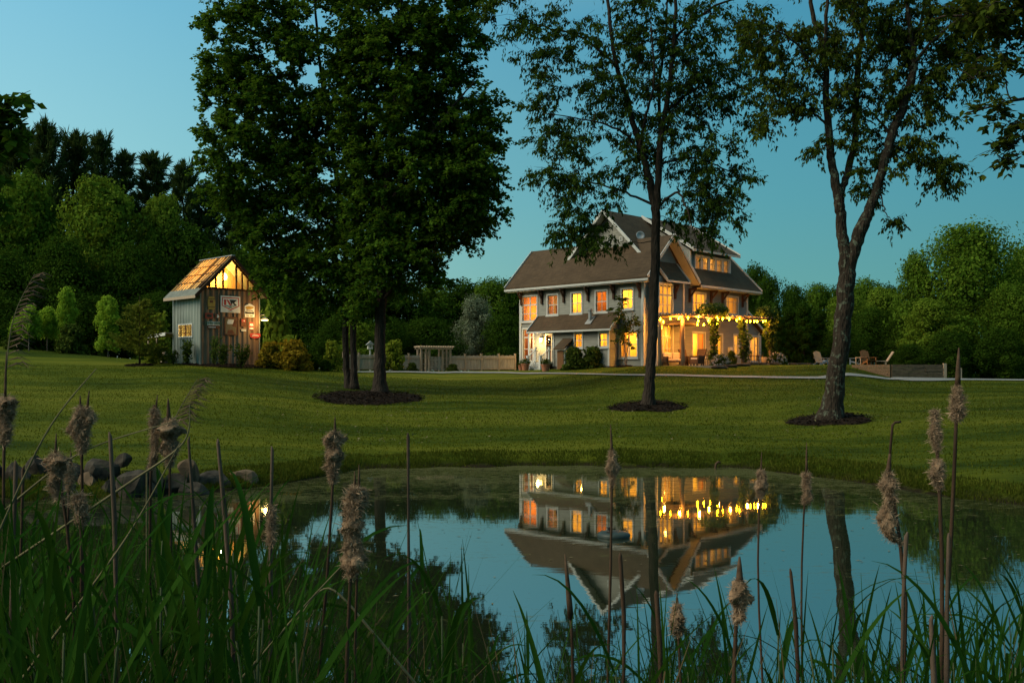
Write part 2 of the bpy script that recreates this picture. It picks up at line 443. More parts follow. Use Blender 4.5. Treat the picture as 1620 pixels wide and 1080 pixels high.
def translucent_roof():
    # thin weathered boards / translucent panels: strips that run up the slope, each passing light differently
    k = NT('translucent_roof_boards'); c = k.n('ShaderNodeTexCoord'); s_ = k.n('ShaderNodeSeparateXYZ'); k.l(c.outputs['Object'], s_.inputs[0])
    sv = k.math('DIVIDE', s_.outputs['Y'], 0.30)
    st = k.math('FLOOR', sv); fr_ = k.math('FRACT', sv)
    rows = k.math('FLOOR', k.math('DIVIDE', s_.outputs['Z'], 0.52))
    w = k.n('ShaderNodeTexWhiteNoise', noise_dimensions='1D'); k.l(st, w.inputs['W'])
    w2 = k.n('ShaderNodeTexWhiteNoise', noise_dimensions='2D'); cm = k.n('ShaderNodeCombineXYZ'); k.l(st, cm.inputs[0]); k.l(rows, cm.inputs[1]); k.l(cm.outputs[0], w2.inputs['Vector'])
    fac = k.math('ADD', k.math('MULTIPLY', w.outputs['Value'], 0.65), k.math('MULTIPLY', w2.outputs['Value'], 0.35))
    col = k.ramp(fac, [(0.15, (0.17,0.11,0.045)), (0.5, (0.55,0.41,0.18)), (0.80, (0.92,0.76,0.40))])
    seam = k.ramp(fr_, [(0.0, (0.25,0.25,0.25)), (0.10, (1,1,1)), (0.92, (1,1,1)), (1.0, (0.25,0.25,0.25))])
    col = k.mix(1.0, col, seam, 'MULTIPLY')
    d = k.n('ShaderNodeBsdfDiffuse'); k.l(col, d.inputs[0]); t = k.n('ShaderNodeBsdfTranslucent'); k.l(col, t.inputs[0])
    m = k.n('ShaderNodeMixShader'); m.inputs[0].default_value = 0.62; k.l(d.outputs[0], m.inputs[1]); k.l(t.outputs[0], m.inputs[2])
    return k.done(m)
M['roofglow'] = translucent_roof()
M['eave'] = plain('dull_eave_sheet', (0.115,0.125,0.10), 0.6, 0.25, 3, 0.1)
# ------------------------------------------------------------------ terrain
KPX = np.array([-500,-300,   0, 200, 300, 420, 560, 700, 830, 930,1020,1200,1340,1405,1430,1500,1620,1850,2200], float)
KSY = np.array([ 812, 800, 792, 786, 780, 768, 744, 738, 737, 737, 738, 742, 759, 768, 772, 784, 803, 845, 900], float)   # far shore row
KCY = np.array([ 533, 540, 548, 569, 577, 580, 586, 587, 585.5, 582, 579, 577, 579, 596, 597, 598.5, 600, 601, 602], float)  # crest row
KCD = np.array([  74,  74,  73,  66,  60,  61,  64,  67,  67,  65,  60.5,  62,  60,  58,  58,  58,  57,  56,  55], float)   # crest depth
K2Z = np.array([ 5.8, 5.4, 4.7, 3.7, 3.25, 3.1, 2.88, 2.83, 2.90, 3.0, 3.14, 3.22, 3.24, 3.2, 3.2, 2.3, 2.2, 2.2, 2.2])      # land beyond the crest
def terrain(x, y):
    x = np.asarray(x, float); y = np.asarray(y, float)
    yy = np.maximum(y, 2.0); px = CX + F * x / yy
    sy = np.interp(px, KPX, KSY); Ds = CZ * F / (sy - HZ)
    Ds = Ds + 0.25*np.sin(x*1.3) + 0.18*np.sin(x*3.1+1)
    cy = np.interp(px, KPX, KCY); Dc = np.interp(px, KPX, KCD); zc = CZ + (HZ - cy)/F*Dc
    z2 = np.interp(px, KPX, K2Z)
    d = y - Ds
    t = np.clip(d / (Dc - Ds), 0, 1)
    bank = 0.42 * (1 - np.exp(-np.maximum(d, 0)/0.75))
    zl = bank + (zc - 0.42) * (0.09*t + 0.91*np.clip((t-0.10)/0.90, 0, 1)**1.12)
    zl = zl + 0.05*np.sin(x*0.45+y*0.2)*np.clip(d/4,0,1)*np.clip((Dc-y)/6,0,1)
    e = np.clip((y - Dc)/1.3, 0, 1); e = e*e*(3-2*e)
    zl = np.where(y > Dc, zc + (z2 - zc)*e, zl)
    Dn = 6.4 + 0.5*np.sin(x*0.8)
    edge = np.minimum(y - Dn, Ds - y)
    zw = -np.minimum(1.2, 0.4*edge)
    zn = np.clip((Dn - y)*0.17, 0, 1.15)
    z = np.where(d >= 0, zl, np.where(y < Dn, zn, zw))
    return z
def gz(x, y): return float(terrain(x, y))
def on_ground(px, py, d0=20.0, d1=110.0):
    D = np.arange(d0, d1, 0.05)
    x = (px-CX)/F*D; zr = CZ + (HZ-py)/F*D
    g = terrain(x, D); hit = np.nonzero(g >= zr)[0]
    i = hit[0] if len(hit) else len(D)-1
    return np.array([x[i], D[i], g[i]])
def ground(px, D):
    x = (px-CX)/F*D
    return np.array([x, D, gz(x, D)])

xs = np.concatenate([np.linspace(-900,-75,16), np.arange(-72,-30,1.2), np.arange(-30,42,0.45), np.arange(42,80,1.2), np.linspace(82,900,16)])
ys = np.concatenate([np.linspace(-60,0,8), np.arange(0.5,14,0.5), np.arange(14,18,0.4), np.arange(18,31,0.16), np.arange(31,74,0.4), np.arange(74,110,1.5), np.linspace(115,1500,24)])
X, Y = np.meshgrid(xs, ys)
g_o = link('ground', grid_mesh('ground', X, Y, terrain(X, Y)), M['lawn']); tag(g_o, kind='structure')
w_ = MB(); w_.add([(-26,4.5,0),(30,4.5,0),(30,31,0),(-26,31,0)], [(0,1,2,3)])
w_o = w_.build('water', M['water']); tag(w_o, kind='structure')

def patch(name, c, rx, ry, mat, off=0.05, seed=0, kind='structure'):
    r = random.Random(seed); m = MB(); n = 64
    vs = [(c[0], c[1], gz(c[0], c[1]) + off + 0.05)]; rings = (0.18, 0.36, 0.54, 0.72, 0.88, 1.0)
    ph = [r.uniform(0, 6.28) for _ in range(3)]
    for ri in rings:
        for k in range(n):
            g = 2*math.pi*k/n
            w = 1 + 0.06*math.sin(3*g+ph[0]) + 0.04*math.sin(7*g+ph[1]) + r.uniform(-.035,.035)*(ri > .5)
            x = c[0] + rx*ri*w*math.cos(g); y = c[1] + ry*ri*w*math.sin(g)
            h = off + 0.05*(1-ri) + r.uniform(-.03,.03) if ri < 1 else -0.03
            vs.append((x, y, gz(x, y) + h))
    fs = [(0, 1+k, 1+(k+1) % n) for k in range(n)]
    for q in range(len(rings)-1):
        for k in range(n):
            a = 1+q*n+k; b = 1+q*n+(k+1) % n
            fs.append((a, a+n, b+n, b))
    m.add(vs, fs)
    for _ in range(int(260*rx*ry)):     # bark chips lying about, a few strayed into the grass
        a_, q_ = r.uniform(0, 6.283), math.sqrt(r.random())*1.05
        x = c[0]+rx*q_*math.cos(a_); y = c[1]+ry*q_*math.sin(a_); z = gz(x, y)+off*(1 if q_ < .95 else .3)+0.05*(1-min(q_,1))+r.uniform(0,.03); L_ = r.uniform(.03,.09); W_ = r.uniform(.012,.035); b_ = r.uniform(0,6.283); t_ = r.uniform(-.03,.05)
        dx, dy = math.cos(b_)*L_, math.sin(b_)*L_; ex, ey = -math.sin(b_)*W_, math.cos(b_)*W_
        m.add([(x-dx-ex,y-dy-ey,z),(x+dx-ex,y+dy-ey,z+t_),(x+dx+ex,y+dy+ey,z+t_+.01),(x-dx+ex,y-dy+ey,z+.01)], [(0,1,2,3)])
    o = m.build(name, mat)
    return tag(o, kind=kind)

# the concrete walk across the top of the lawn
def walk():
    pts = [on_ground(px, py) for px, py in ((545,588.6),(640,588.8),(720,589.4),(800,590.0),(860,591),(930,592.2),(1018,594),(1110,595.5),(1200,597),(1300,598.2),(1400,599.2),(1500,600.6),(1560,601.2),(1640,602),(1760,603.5))]
    q = []
    for i in range(len(pts)-1):
        for s in np.linspace(0, 1, 14, endpoint=False): q.append(pts[i]*(1-s)+pts[i+1]*s)
    m = MB(); vs = []
    for p in q:
        px = CX + F*p[0]/p[1]
        w = 0.55 + (0.75*math.exp(-((px-1440)/55)**2) if px > 1425 else 0.75*max(0, 1-(1425-px)/9)**1)
        for s in np.linspace(-1, 1, 7):
            y = p[1] + (s*w if s > 0 else s*(w))
            vs.append((p[0], y, gz(p[0], y) + 0.05))
    fs = []
    for i in range(len(q)-1):
        for k in range(6): a = i*7+k; fs.append((a, a+7, a+8, a+1))
    m.add(vs, fs); return tag(m.build('path', M['path']), kind='structure')
walk()

# ------------------------------------------------------------------ the house
PHI = math.radians(45.7)
V_ = np.array([math.cos(PHI), math.sin(PHI), 0.0]); U_ = np.array([-math.sin(PHI), math.cos(PHI), 0.0])
H0 = np.array([8.51, 63.0, 2.95])
house = empty('house', H0, PHI)
tag(house, 'grey clapboard two-storey country house with brown gabled roofs and lit windows', 'house')
def hw(b, a, z): return H0 + V_*b + U_*a + np.array([0,0,z])
def a_at(px, b):      # wall coordinate of a photo column on the plane x=b (left face)
    t = (px-CX)/F; p = H0 + V_*b
    return (p[0] - t*p[1]) / (t*U_[1] - U_[0])
def b_at(px, a):
    t = (px-CX)/F; p = H0 + U_*a
    return (t*p[1] - p[0]) / (V_[0] - t*V_[1])
def z_at(py, b, a):
    p = hw(b, a, 0); return CZ + (HZ-py)/F*p[1] - H0[2]

class Face:
    """a wall plane of the house: kind L (faces -x, runs along y) or R (faces -y, runs along x)"""
    def __init__(s, kind, plane): s.k, s.p = kind, plane
    def pt(s, u, d, z): return (s.p - d, u, z) if s.k == 'L' else (u, s.p - d, z)
    def box(s, m, u0, u1, d0, d1, z0, z1):
        a = s.pt(u0, d0, z0); b = s.pt(u1, d1, z1); m.box(a[0], b[0], a[1], b[1], z0, z1)
    def u_of(s, px): return a_at(px, s.p) if s.k == 'L' else b_at(px, s.p)
    def rect(s, px0, px1, py0, py1):
        u = sorted((s.u_of(px0), s.u_of(px1))); um = sum(u)/2
        f = (lambda py: z_at(py, s.p, um)) if s.k == 'L' else (lambda py: z_at(py, um, s.p))
        return [u[0], u[1], f(py1), f(py0)]
    def wall(s, m, u0, u1, z0, z1, holes, th=0.16):
        us = sorted({u0, u1} | {h[0] for h in holes} | {h[1] for h in holes}); zs = sorted({z0, z1} | {h[2] for h in holes} | {h[3] for h in holes})
        us = [u for u in us if u0 <= u <= u1]; zs = [z for z in zs if z0 <= z <= z1]
        for i in range(len(us)-1):
            for j in range(len(zs)-1):
                uc = (us[i]+us[i+1])/2; zc = (zs[j]+zs[j+1])/2
                if any(h[0] < uc < h[1] and h[2] < zc < h[3] for h in holes): continue
                for d in (0, -th):
                    m.add([s.pt(us[i],d,zs[j]), s.pt(us[i+1],d,zs[j]), s.pt(us[i+1],d,zs[j+1]), s.pt(us[i],d,zs[j+1])], [(0,1,2,3)])
        for h in holes:
            q = [(h[0],h[2]),(h[1],h[2]),(h[1],h[3]),(h[0],h[3])]
            for i in range(4):
                a, b = q[i], q[(i+1)%4]
                m.add([s.pt(a[0],0,a[1]), s.pt(b[0],0,b[1]), s.pt(b[0],-th,b[1]), s.pt(a[0],-th,a[1])], [(0,1,2,3)])

def window(face, r, cols, rows, parent, tw=0.11, sill=True, name='window', mw=0.045, label=None):
    """r = outer trim rectangle; cols/rows = fractions where the bars stand; returns the hole"""
    u0, u1, z0, z1 = r
    h = [u0+tw, u1-tw, z0+tw*0.8, z1-tw]
    fr = MB()
    face.box(fr, u0, u1, 0.002, 0.045, z1-tw, z1); face.box(fr, u0, u0+tw, 0.002, 0.04, z0, z1-tw); face.box(fr, u1-tw, u1, 0.002, 0.04, z0, z1-tw)
    face.box(fr, u0+tw, u1-tw, 0.002, 0.04, z0, z0+tw*0.8)
    o = fr.build(name, M['trim'], parent)
    if label: o['label'] = label
    if sill:
        sm = MB(); face.box(sm, u0-0.04, u1+0.04, 0.046, 0.10, z0-0.05, z0+0.03); sm.build('sill', M['trim'], o)
    sa = MB(); e = 0.05
    face.box(sa, h[0]+0.002, h[1]-0.002, -0.10, -0.05, h[3]-e, h[3]-0.002); face.box(sa, h[0]+0.002, h[1]-0.002, -0.10, -0.05, h[2]+0.002, h[2]+e)
    face.box(sa, h[0]+0.002, h[0]+e, -0.10, -0.05, h[2]+e, h[3]-e); face.box(sa, h[1]-e, h[1]-0.002, -0.10, -0.05, h[2]+e, h[3]-e)
    W = h[1]-h[0]; Hh = h[3]-h[2]
    for f, w in cols:
        c = h[0] + f*W; face.box(sa, c-w/2, c+w/2, -0.098, -0.045, h[2]+e, h[3]-e)
    for f, w in rows:
        c = h[3] - f*Hh; face.box(sa, h[0]+e, h[1]-e, -0.102, -0.048, c-w/2, c+w/2)
    sa.build('sash', M['trim'], o)
    g = MB(); g.add([face.pt(h[0],-0.076,h[2]), face.pt(h[1],-0.076,h[2]), face.pt(h[1],-0.076,h[3]), face.pt(h[0],-0.076,h[3])], [(0,1,2,3)])
    g.build('pane', M['glass'], o)
    return h

def paint(name, col): return plain(name, col, 0.85, 0.1, 1.5, 0.0, 0.1)
PAINT = dict(yellow=paint('yellow_wall_paint', (0.66,0.56,0.24)), cream=paint('cream_wall_paint', (0.66,0.56,0.38)), orange=paint('orange_wall_paint', (0.55,0.24,0.09)),
             woodp=wood('pine_panelling', (0.42,0.21,0.085), 'Z', 0.3))
ROOM_W = 7.4
def lamp_light(name, loc, power, col=(1.0,0.43,0.055), r=0.12):
    d = bpy.data.lights.new(name, 'POINT'); d.energy = power; d.color = col; d.shadow_soft_size = r
    o = bpy.data.objects.new(name, d); COL.objects.link(o); o.location = [float(q) for q in loc]; return o
def room(b0, b1, a0, a1, z0, z1, open_, mat, power, lamp=None):
    m = MB()
    q = {'b0': [(b0,a0,z0),(b0,a1,z0),(b0,a1,z1),(b0,a0,z1)], 'b1': [(b1,a0,z0),(b1,a1,z0),(b1,a1,z1),(b1,a0,z1)],
         'a0': [(b0,a0,z0),(b1,a0,z0),(b1,a0,z1),(b0,a0,z1)], 'a1': [(b0,a1,z0),(b1,a1,z0),(b1,a1,z1),(b0,a1,z1)],
         'z0': [(b0,a0,z0),(b1,a0,z0),(b1,a1,z0),(b0,a1,z0)], 'z1': [(b0,a0,z1),(b1,a0,z1),(b1,a1,z1),(b0,a1,z1)]}
    for k, v in q.items():
        if k not in open_: m.add(v, [(0,1,2,3)])
    m.build('room', PAINT[mat], house)
    l = lamp or ((b0+b1)/2, (a0+a1)/2, z1-0.45)
    lamp_light('room_light', hw(*l), power*ROOM_W)

L0 = Face('L', 0.0); R0 = Face('R', 0.0); RB = Face('R', -0.7); LP = Face('L', -0.85); RD = Face('R', 0.6); LG = Face('L', 2.0)
holesL, holesR, holesB, holesP, holesD = [], [], [], [], []
DH = ([(0.5, 0.035)], [(0.5, 0.06)])        # double-hung
wl = {}
wl['w1u'] = L0.rect(825, 851, 466.7, 509.6); holesL.append(window(L0, wl['w1u'], [(0.5,0.11)], [(0.34,0.10),(0.70,0.05)], house))
r = L0.rect(826, 845, 518.5, 573); wl['w1l'] = r; holesL.append(window(L0, r, [(0.5,0.10)], [(0.25,0.09),(0.62,0.05)], house))
for k, pr in dict(w2=(865,884,464.4,499.3), w3=(902.7,922,461.5,497), w4=(941,962,458,495), w5=(982,1003,455,490.4)).items():
    wl[k] = L0.rect(*pr); holesL.append(window(L0, wl[k], *DH, house))
wl['w6'] = L0.rect(979, 1010, 522, 567); holesL.append(window(L0, wl['w6'], [(0.5,0.10)], [(0.5,0.05)], house))
wl['door'] = L0.rect(863, 874, 528, 573)
holesP.append(window(LP, LP.rect(907.4, 922.7, 525, 551.4), *DH, house)); holesP.append(window(LP, LP.rect(946.4, 962.7, 524.4, 550.4), *DH, house))
# right-hand face
bu = [b_at(1041.5,-0.7), b_at(1065,-0.7)]
rr = RB.rect(1041.5, 1065, 447.5, 498); holesB.append(window(RB, rr, [(0.34,0.10),(0.67,0.10)], [(0.36,0.10),(0.70,0.05)], house))
rr2 = RB.rect(1041.5, 1065, 512, 569); holesB.append(window(RB, rr2, [(0.34,0.10),(0.67,0.10)], [(0.36,0.10),(0.70,0.05)], house))
wl['r1'] = R0.rect(1095, 1117, 462, 495.6); holesR.append(window(R0, wl['r1'], [(0.33,0.08),(0.72,0.08)], [(0.5,0.05)], house))
wl['r2'] = R0.rect(1147.8, 1168, 468, 498.5); holesR.append(window(R0, wl['r2'], [(0.25,0.06),(0.75,0.06)], [(0.28,0.05)], house))
wl['sl'] = R0.rect(1094.5, 1116, 524.5, 571); holesR.append(window(R0, wl['sl'], [(0.5,0.09)], [], house, sill=False, name='sliding_door'))
wl['d2'] = R0.rect(1129, 1143.5, 527, 571); holesR.append(window(R0, wl['d2'], [(0.5,0.08)], [(0.5,0.05)], house, sill=False, name='glazed_door'))
wl['r3'] = R0.rect(1160, 1169, 528, 563); holesR.append(window(R0, wl['r3'], [(0.5,0.04)], [(0.5,0.05)], house))
EXT = Face('R', 0.35)
wl['ex'] = EXT.rect(1185.5, 1203.5, 530.5, 573); hx = window(EXT, wl['ex'], [(0.5,0.10),(0.25,0.03),(0.75,0.03)], [(0.35,0.03),(0.68,0.03)], house, sill=False, name='french_door')
# dormer
dr = RD.rect(1098.5, 1153.5, 406.5, 438); dz0, dz1 = dr[2], dr[3]
du = np.linspace(dr[0], dr[1], 6)
for i in range(5): holesD.append(window(RD, [du[i]+0.01, du[i+1]-0.01, dz0, dz1], [(0.5,0.035)], [(0.33,0.035)], house, tw=0.13, sill=False))

# door in the porch
dd = wl['door']; dh = [dd[0]+0.09, dd[1]-0.09, 0.55, dd[3]-0.09]; holesL.append(dh)
m = MB(); L0.box(m, dd[0], dd[0]+0.09, 0.002, 0.04, 0.55, dd[3]); L0.box(m, dd[1]-0.09, dd[1], 0.002, 0.04, 0.55, dd[3]); L0.box(m, dh[0], dh[1], 0.002, 0.04, dh[3], dd[3])
df = m.build('door_frame', M['trim'], house)
m = MB(); L0.box(m, dh[0]+0.005, dh[1]-0.005, -0.11, -0.06, 0.56, 1.25); L0.box(m, dh[0]+0.005, dh[0]+0.1, -0.11, -0.06, 1.25, dh[3]-0.005); L0.box(m, dh[1]-0.1, dh[1]-0.005, -0.11, -0.06, 1.25, dh[3]-0.005)
L0.box(m, dh[0]+0.1, dh[1]-0.1, -0.11, -0.06, dh[3]-0.12, dh[3]-0.005); L0.box(m, dh[0]+0.1, dh[1]-0.1, -0.10, -0.07, 1.72, 1.76)
do = m.build('door', M['doorwood'], house)
g = MB(); g.add([L0.pt(dh[0]+0.1,-0.085,1.25), L0.pt(dh[1]-0.1,-0.085,1.25), L0.pt(dh[1]-0.1,-0.085,dh[3]-0.12), L0.pt(dh[0]+0.1,-0.085,dh[3]-0.12)], [(0,1,2,3)]); g.build('pane', M['glass'], do)
m = MB(); m.lathe([(0.0,-0.03),(0.03,-0.02),(0.035,0.0),(0.03,0.02),(0.0,0.03)], L0.pt(dh[0]+0.06, -0.03, 1.35), 8); m.build('handle', M['metal'], do, True)

# walls
EZ = 5.80
def ARF(b): return 8.73 - abs(b-2.45)          # roof heights (underside datum)
def BRF(a): return 10.85 - abs(a-4.5)
mw = MB()
L0.wall(mw, 0.0, 11.1, 0.0, EZ-0.02, holesL + [[2.18, 7.02, 0.5, 2.66]])
bay_open = [0.62, 3.38, 0.7, 5.5]
R0.wall(mw, 0.0, 12.82, 0.0, EZ-0.02, holesR + [bay_open])
Lend = Face('R', 11.1)
mw.add([(0,11.1,0),(4.9,11.1,0),(4.9,11.1,EZ-0.3),(2.45,11.1,8.6),(0,11.1,EZ-0.3)], [(0,1,2,3,4)])
mw.add([(12.82,0,0),(12.82,9.0,0),(12.82,9.0,6.2),(12.82,4.5,10.7),(12.82,0,6.2)], [(0,1,2,3,4)])
mw.add([(0,9.0,0),(12.82,9.0,0),(12.82,9.0,EZ),(0,9.0,EZ)], [(0,1,2,3)])
mw.build('wall', M['siding'], house)
m = MB(); m.prism([(0.0-0.02,0.003,EZ-0.02),(4.92,0.003,EZ-0.02),(2.45,0.003,8.62)], (0,0.12,0)); m.build('gable_wall', M['siding'], house)
m = MB(); m.prism([(2.0,1.2,7.45),(2.0,7.8,7.45),(2.0,4.5,10.72)], (0.12,0,0)); gw = m.build('gable_wall', M['siding'], house)
# vents in that gable
for (px, py) in ((964.5, 380.5), (983, 378)):
    a = a_at(px, 2.0); z = z_at(py, 2.0, a); m = MB()
    LG.box(m, a-0.15, a+0.15, 0.01, 0.06, z-0.15, z-0.10); LG.box(m, a-0.15, a+0.15, 0.01, 0.06, z+0.10, z+0.15); LG.box(m, a-0.15, a-0.10, 0.01, 0.06, z-0.10, z+0.10); LG.box(m, a+0.10, a+0.15, 0.01, 0.06, z-0.10, z+0.10)
    o = m.build('vent', M['trim'], house)
    m = MB()
    for i in range(3): LG.box(m, a-0.10, a+0.10, 0.012, 0.035, z-0.085+i*0.065, z-0.05+i*0.065)
    LG.box(m, a-0.10, a+0.10, 0.003, 0.008, z-0.1, z+0.1); m.build('louvre', M['metal'], o)
# bay
m = MB(); RB.wall(m, 0.45, 3.55, 0.0, 6.05, holesB)
m.add([(0.45,-0.7,0),(0.45,0,0),(0.45,0,6.9),(0.45,-0.7,6.05)], [(0,1,2,3)]); m.add([(3.55,-0.7,0),(3.55,0,0),(3.55,0,6.9),(3.55,-0.7,6.05)], [(0,1,2,3)])
m.build('bay_wall', M['siding'], house)
# enclosed part of the porch
A0, A1 = 2.1, 7.1
m = MB(); LP.wall(m, A0, A1, 0.0, 2.86, holesP)
for a in (A0, A1): m.add([(-0.85,a,0),(0,a,0),(0,a,3.7),(-0.85,a,2.86)], [(0,1,2,3)])
m.build('porch_wall', M['siding'], house)
# low extension at the far end
m = MB(); EXT.wall(m, 12.825, 15.1, 0.0, 2.9, [hx]); m.add([(12.825,0.35,2.9),(15.1,0.35,2.9),(12.825,0.35,4.2)], [(0,1,2)])
m.add([(15.1,0.35,0),(15.1,5,0),(15.1,5,2.9),(15.1,0.35,2.9)], [(0,1,2,3)]); m.build('extension_wall', M['siding2'], house)
# dormer
m = MB(); RD.wall(m, 6.15, 11.42, 6.6, 8.36, holesD)
for b in (6.15, 11.42): m.add([(b,0.6,6.6),(b,0.6,8.36),(b,4.3,10.6)], [(0,1,2)])
m.build('dormer_wall', M['siding'], house)
# foundation
m = MB(); m.box(-0.03,-0.003,-0.03,11.13,-0.6,0.22); m.box(-0.03,12.85,-0.03,-0.003,-0.6,0.22); m.box(0.42,3.58,-0.73,-0.703,-0.6,0.22); m.box(-0.88,-0.853,2.07,7.13,-0.6,0.22); m.box(-0.85,0,2.07,2.097,-0.6,0.22)
m.box(12.86,15.13,0.32,0.347,-0.6,0.22); m.build('foundation', M['found'], house)

# roofs
TH = (0,0,-0.16)
def aroof(b, a): return (b, a, ARF(b)+0.16)
def broof(b, a): return (b, a, BRF(a)+0.16)
m = MB(); m.prism([aroof(-0.5,-0.7), aroof(2.45,-0.7), aroof(2.45,12.1), aroof(-0.5,12.1)], TH)
m.prism([aroof(2.452,-0.7), aroof(5.45,-0.7), aroof(5.45,12.1), aroof(2.452,12.1)], TH); m.build('roof', M['roof'], house)
m = MB()
m.prism([broof(5.53,-0.7), broof(13.6,-0.7), broof(13.6,0.58), broof(4.25,0.58)], TH)
m.prism([broof(4.25,0.58), broof(6.13,0.58), broof(6.13,4.5), broof(1.4,4.5), broof(1.4,1.33), broof(2.45,2.38)], TH)
m.prism([broof(11.44,0.58), broof(13.6,0.58), broof(13.6,4.5), broof(11.44,4.5)], TH)
m.prism([broof(1.4,4.502), broof(13.6,4.502), broof(13.6,9.7), broof(5.53,9.7), broof(2.45,6.62), broof(1.4,7.67)], TH); m.build('roof', M['roof'], house)
DS = (10.85-8.2)/4.4
def droof(b, a): return (b, a, 8.2 + (a-0.1)*DS + 0.19)
m = MB(); m.prism([droof(5.85,0.1), droof(11.88,0.1), droof(11.88,4.5), droof(5.85,4.5)], TH); m.build('dormer_roof', M['roof'], house)
m = MB(); m.prism([(1.1,-0.003,7.12),(3.62,-0.003,7.12),(3.62,-1.1,5.80),(1.1,-1.1,5.80)][::-1], (0,0,-0.12)); m.build('bay_roof', M['roof'], house)
m = MB(); m.prism([(-0.003,1.75,3.82),(-0.003,9.2,3.82),(-1.22,9.2,2.66),(-1.22,1.75,2.66)], (0,0,-0.13)); m.build('porch_roof', M['roof'], house)
m = MB(); m.prism([(12.83,0.05,4.42),(15.5,0.05,2.86),(15.5,5.0,2.86),(12.83,5.0,4.42)], (0,0,-0.12)); m.build('extension_roof', M['roof'], house)
# white trim: rake boards, fascias, corner boards
m = MB()
def rake(p0, p1, h=0.20, w=0.05):
    q = MB(); q.beam(p0, p1, w, h); q.build('rake_board', M['trim'], house)
for a in (-0.73, 12.13):
    rake(aroof(-0.52,a), aroof(2.43,a)); rake(aroof(5.47,a), aroof(2.47,a))
rake((1.37,7.72,7.72), (1.37,4.52,10.92)); rake((1.37,1.28,7.72), (1.37,4.48,10.92))
rake(broof(13.63,-0.72), broof(13.63,4.48)); rake(broof(13.63,9.7), broof(13.63,4.52))
rake(droof(5.82,0.08), droof(5.82,4.5)); rake(droof(11.91,0.08), droof(11.91,4.5), 0.18)
rake((1.07,-1.12,5.78), (1.07,-0.05,7.06), 0.18); rake((3.65,-1.12,5.78), (3.65,-0.05,7.06), 0.14)
rake((-1.24,1.72,2.64), (-0.05,1.72,3.78), 0.18); rake((-1.24,9.23,2.64), (-0.05,9.23,3.78), 0.18)
rake((12.9,0.02,4.34), (15.5,0.02,2.80), 0.16)
def slab(name, *c):
    q = MB(); q.box(*c); q.build(name, M['trim'], house)
slab('fascia',-0.55,-0.502,-0.75,12.15,5.68,5.82); slab('fascia',5.55,13.65,-0.75,-0.702,5.62,5.77); slab('fascia',5.8,11.93,0.045,0.098,8.19,8.34); slab('fascia',1.05,3.67,-1.15,-1.102,5.66,5.79)
slab('fascia',-1.27,-1.222,1.70,9.25,2.53,2.65); slab('fascia',15.502,15.55,0.0,5.0,2.72,2.86)
slab('soffit',-0.5,-0.005,-0.68,12.08,5.62,5.635); slab('soffit',5.6,13.6,-0.70,-0.005,5.57,5.585)
for q_ in ([(-0.48,-0.68),(2.44,-0.68),(2.44,-0.006),(-0.48,-0.006)], [(2.46,-0.68),(5.42,-0.68),(5.42,-0.006),(2.46,-0.006)]):
    q = MB(); q.prism([(b, a, ARF(b)-0.012) for b, a in q_], (0,0,-0.02)); q.build('soffit', M['trim'], house)
for q_ in ([(1.42,4.48),(1.42,1.4),(1.99,2.0),(1.99,4.48)], [(1.42,4.52),(1.42,7.6),(1.99,7.0),(1.99,4.52)]):
    q = MB(); q.prism([(b, a, BRF(a)-0.012) for b, a in q_], (0,0,-0.02)); q.build('soffit', M['trim'], house)
m = MB()
def cb(face, u0, u1, z0, z1):
    q = MB(); face.box(q, u0, u1, 0.003, 0.05, z0, z1); q.build('corner_board', M['trim'], house)
cb(L0, 0.0, 0.17, 0.22, 5.6); cb(L0, 10.93, 11.1, 0.22, 5.6); cb(R0, -0.05, 0.14, 0.22, 5.6); cb(R0, 12.66, 12.82, 0.22, 5.55)
cb(RB, 0.45, 0.58, 0.22, 5.7); cb(RB, 3.42, 3.55, 0.22, 5.7); cb(LP, A0, A0+0.13, 0.22, 2.6); cb(LP, A1-0.13, A1, 0.22, 2.6); cb(EXT, 14.95, 15.1, 0.22, 2.8)
cb(RD, 6.15, 6.30, 6.9, 8.3); cb(RD, 11.30, 11.42, 6.9, 8.3)
# wooden eave brackets
def bracket(face, u, ztop, reach=0.46, hgt=0.95):
    m = MB(); face.box(m, u-0.07, u+0.07, 0.003, 0.13, ztop-hgt, ztop)
    face.box(m, u-0.05, u+0.05, 0.131, reach, ztop-0.12, ztop)
    m.beam(face.pt(u, 0.12, ztop-0.55), face.pt(u, reach-0.05, ztop-0.10), 0.09, 0.09)
    m.build('bracket', M['bracket'], house)
for px in (819.5, 858, 892.6, 931, 971.6, 1014): bracket(L0, min(max(a_at(px,0.0),0.25),10.9), 5.60)
bracket(RB, b_at(1067,-0.7), 5.58, 0.38)
for px in (1090, 1124, 1142, 1174): bracket(R0, b_at(px,0.0), 5.54, 0.6)
# roof details
m = MB(); a = 4.6; z = 3.10
m.lathe([(0.13,0),(0.13,0.75),(0.17,0.76),(0.17,0.88),(0.10,0.92)], (-0.62, a_at(934,-0.6), 3.15), 10); m.prism([(-0.9,a_at(934,-0.6)-0.25,3.03),(-0.35,a_at(934,-0.6)-0.25,3.55),(-0.35,a_at(934,-0.6)+0.25,3.55),(-0.9,a_at(934,-0.6)+0.25,3.03)], (0,0,0.03)); m.build('chimney_pipe', M['metal'], house)
dish = empty('satellite_dish', (0,0,0), 0); dish.parent = house
for db in np.arange(1.5, 6.0, 0.05):       # the point of the roof slope where it stands
    da = a_at(1013, db); dz = z_at(372.5, db, da)
    if dz - (BRF(da)+0.16) < 0.36: break
dish.location = (float(db), float(da), float(dz))
prof = [(0.02,-0.07),(0.11,-0.06),(0.21,-0.03),(0.29,0.02),(0.30,0.03),(0.29,0.04),(0.21,-0.01),(0.0,-0.05)]
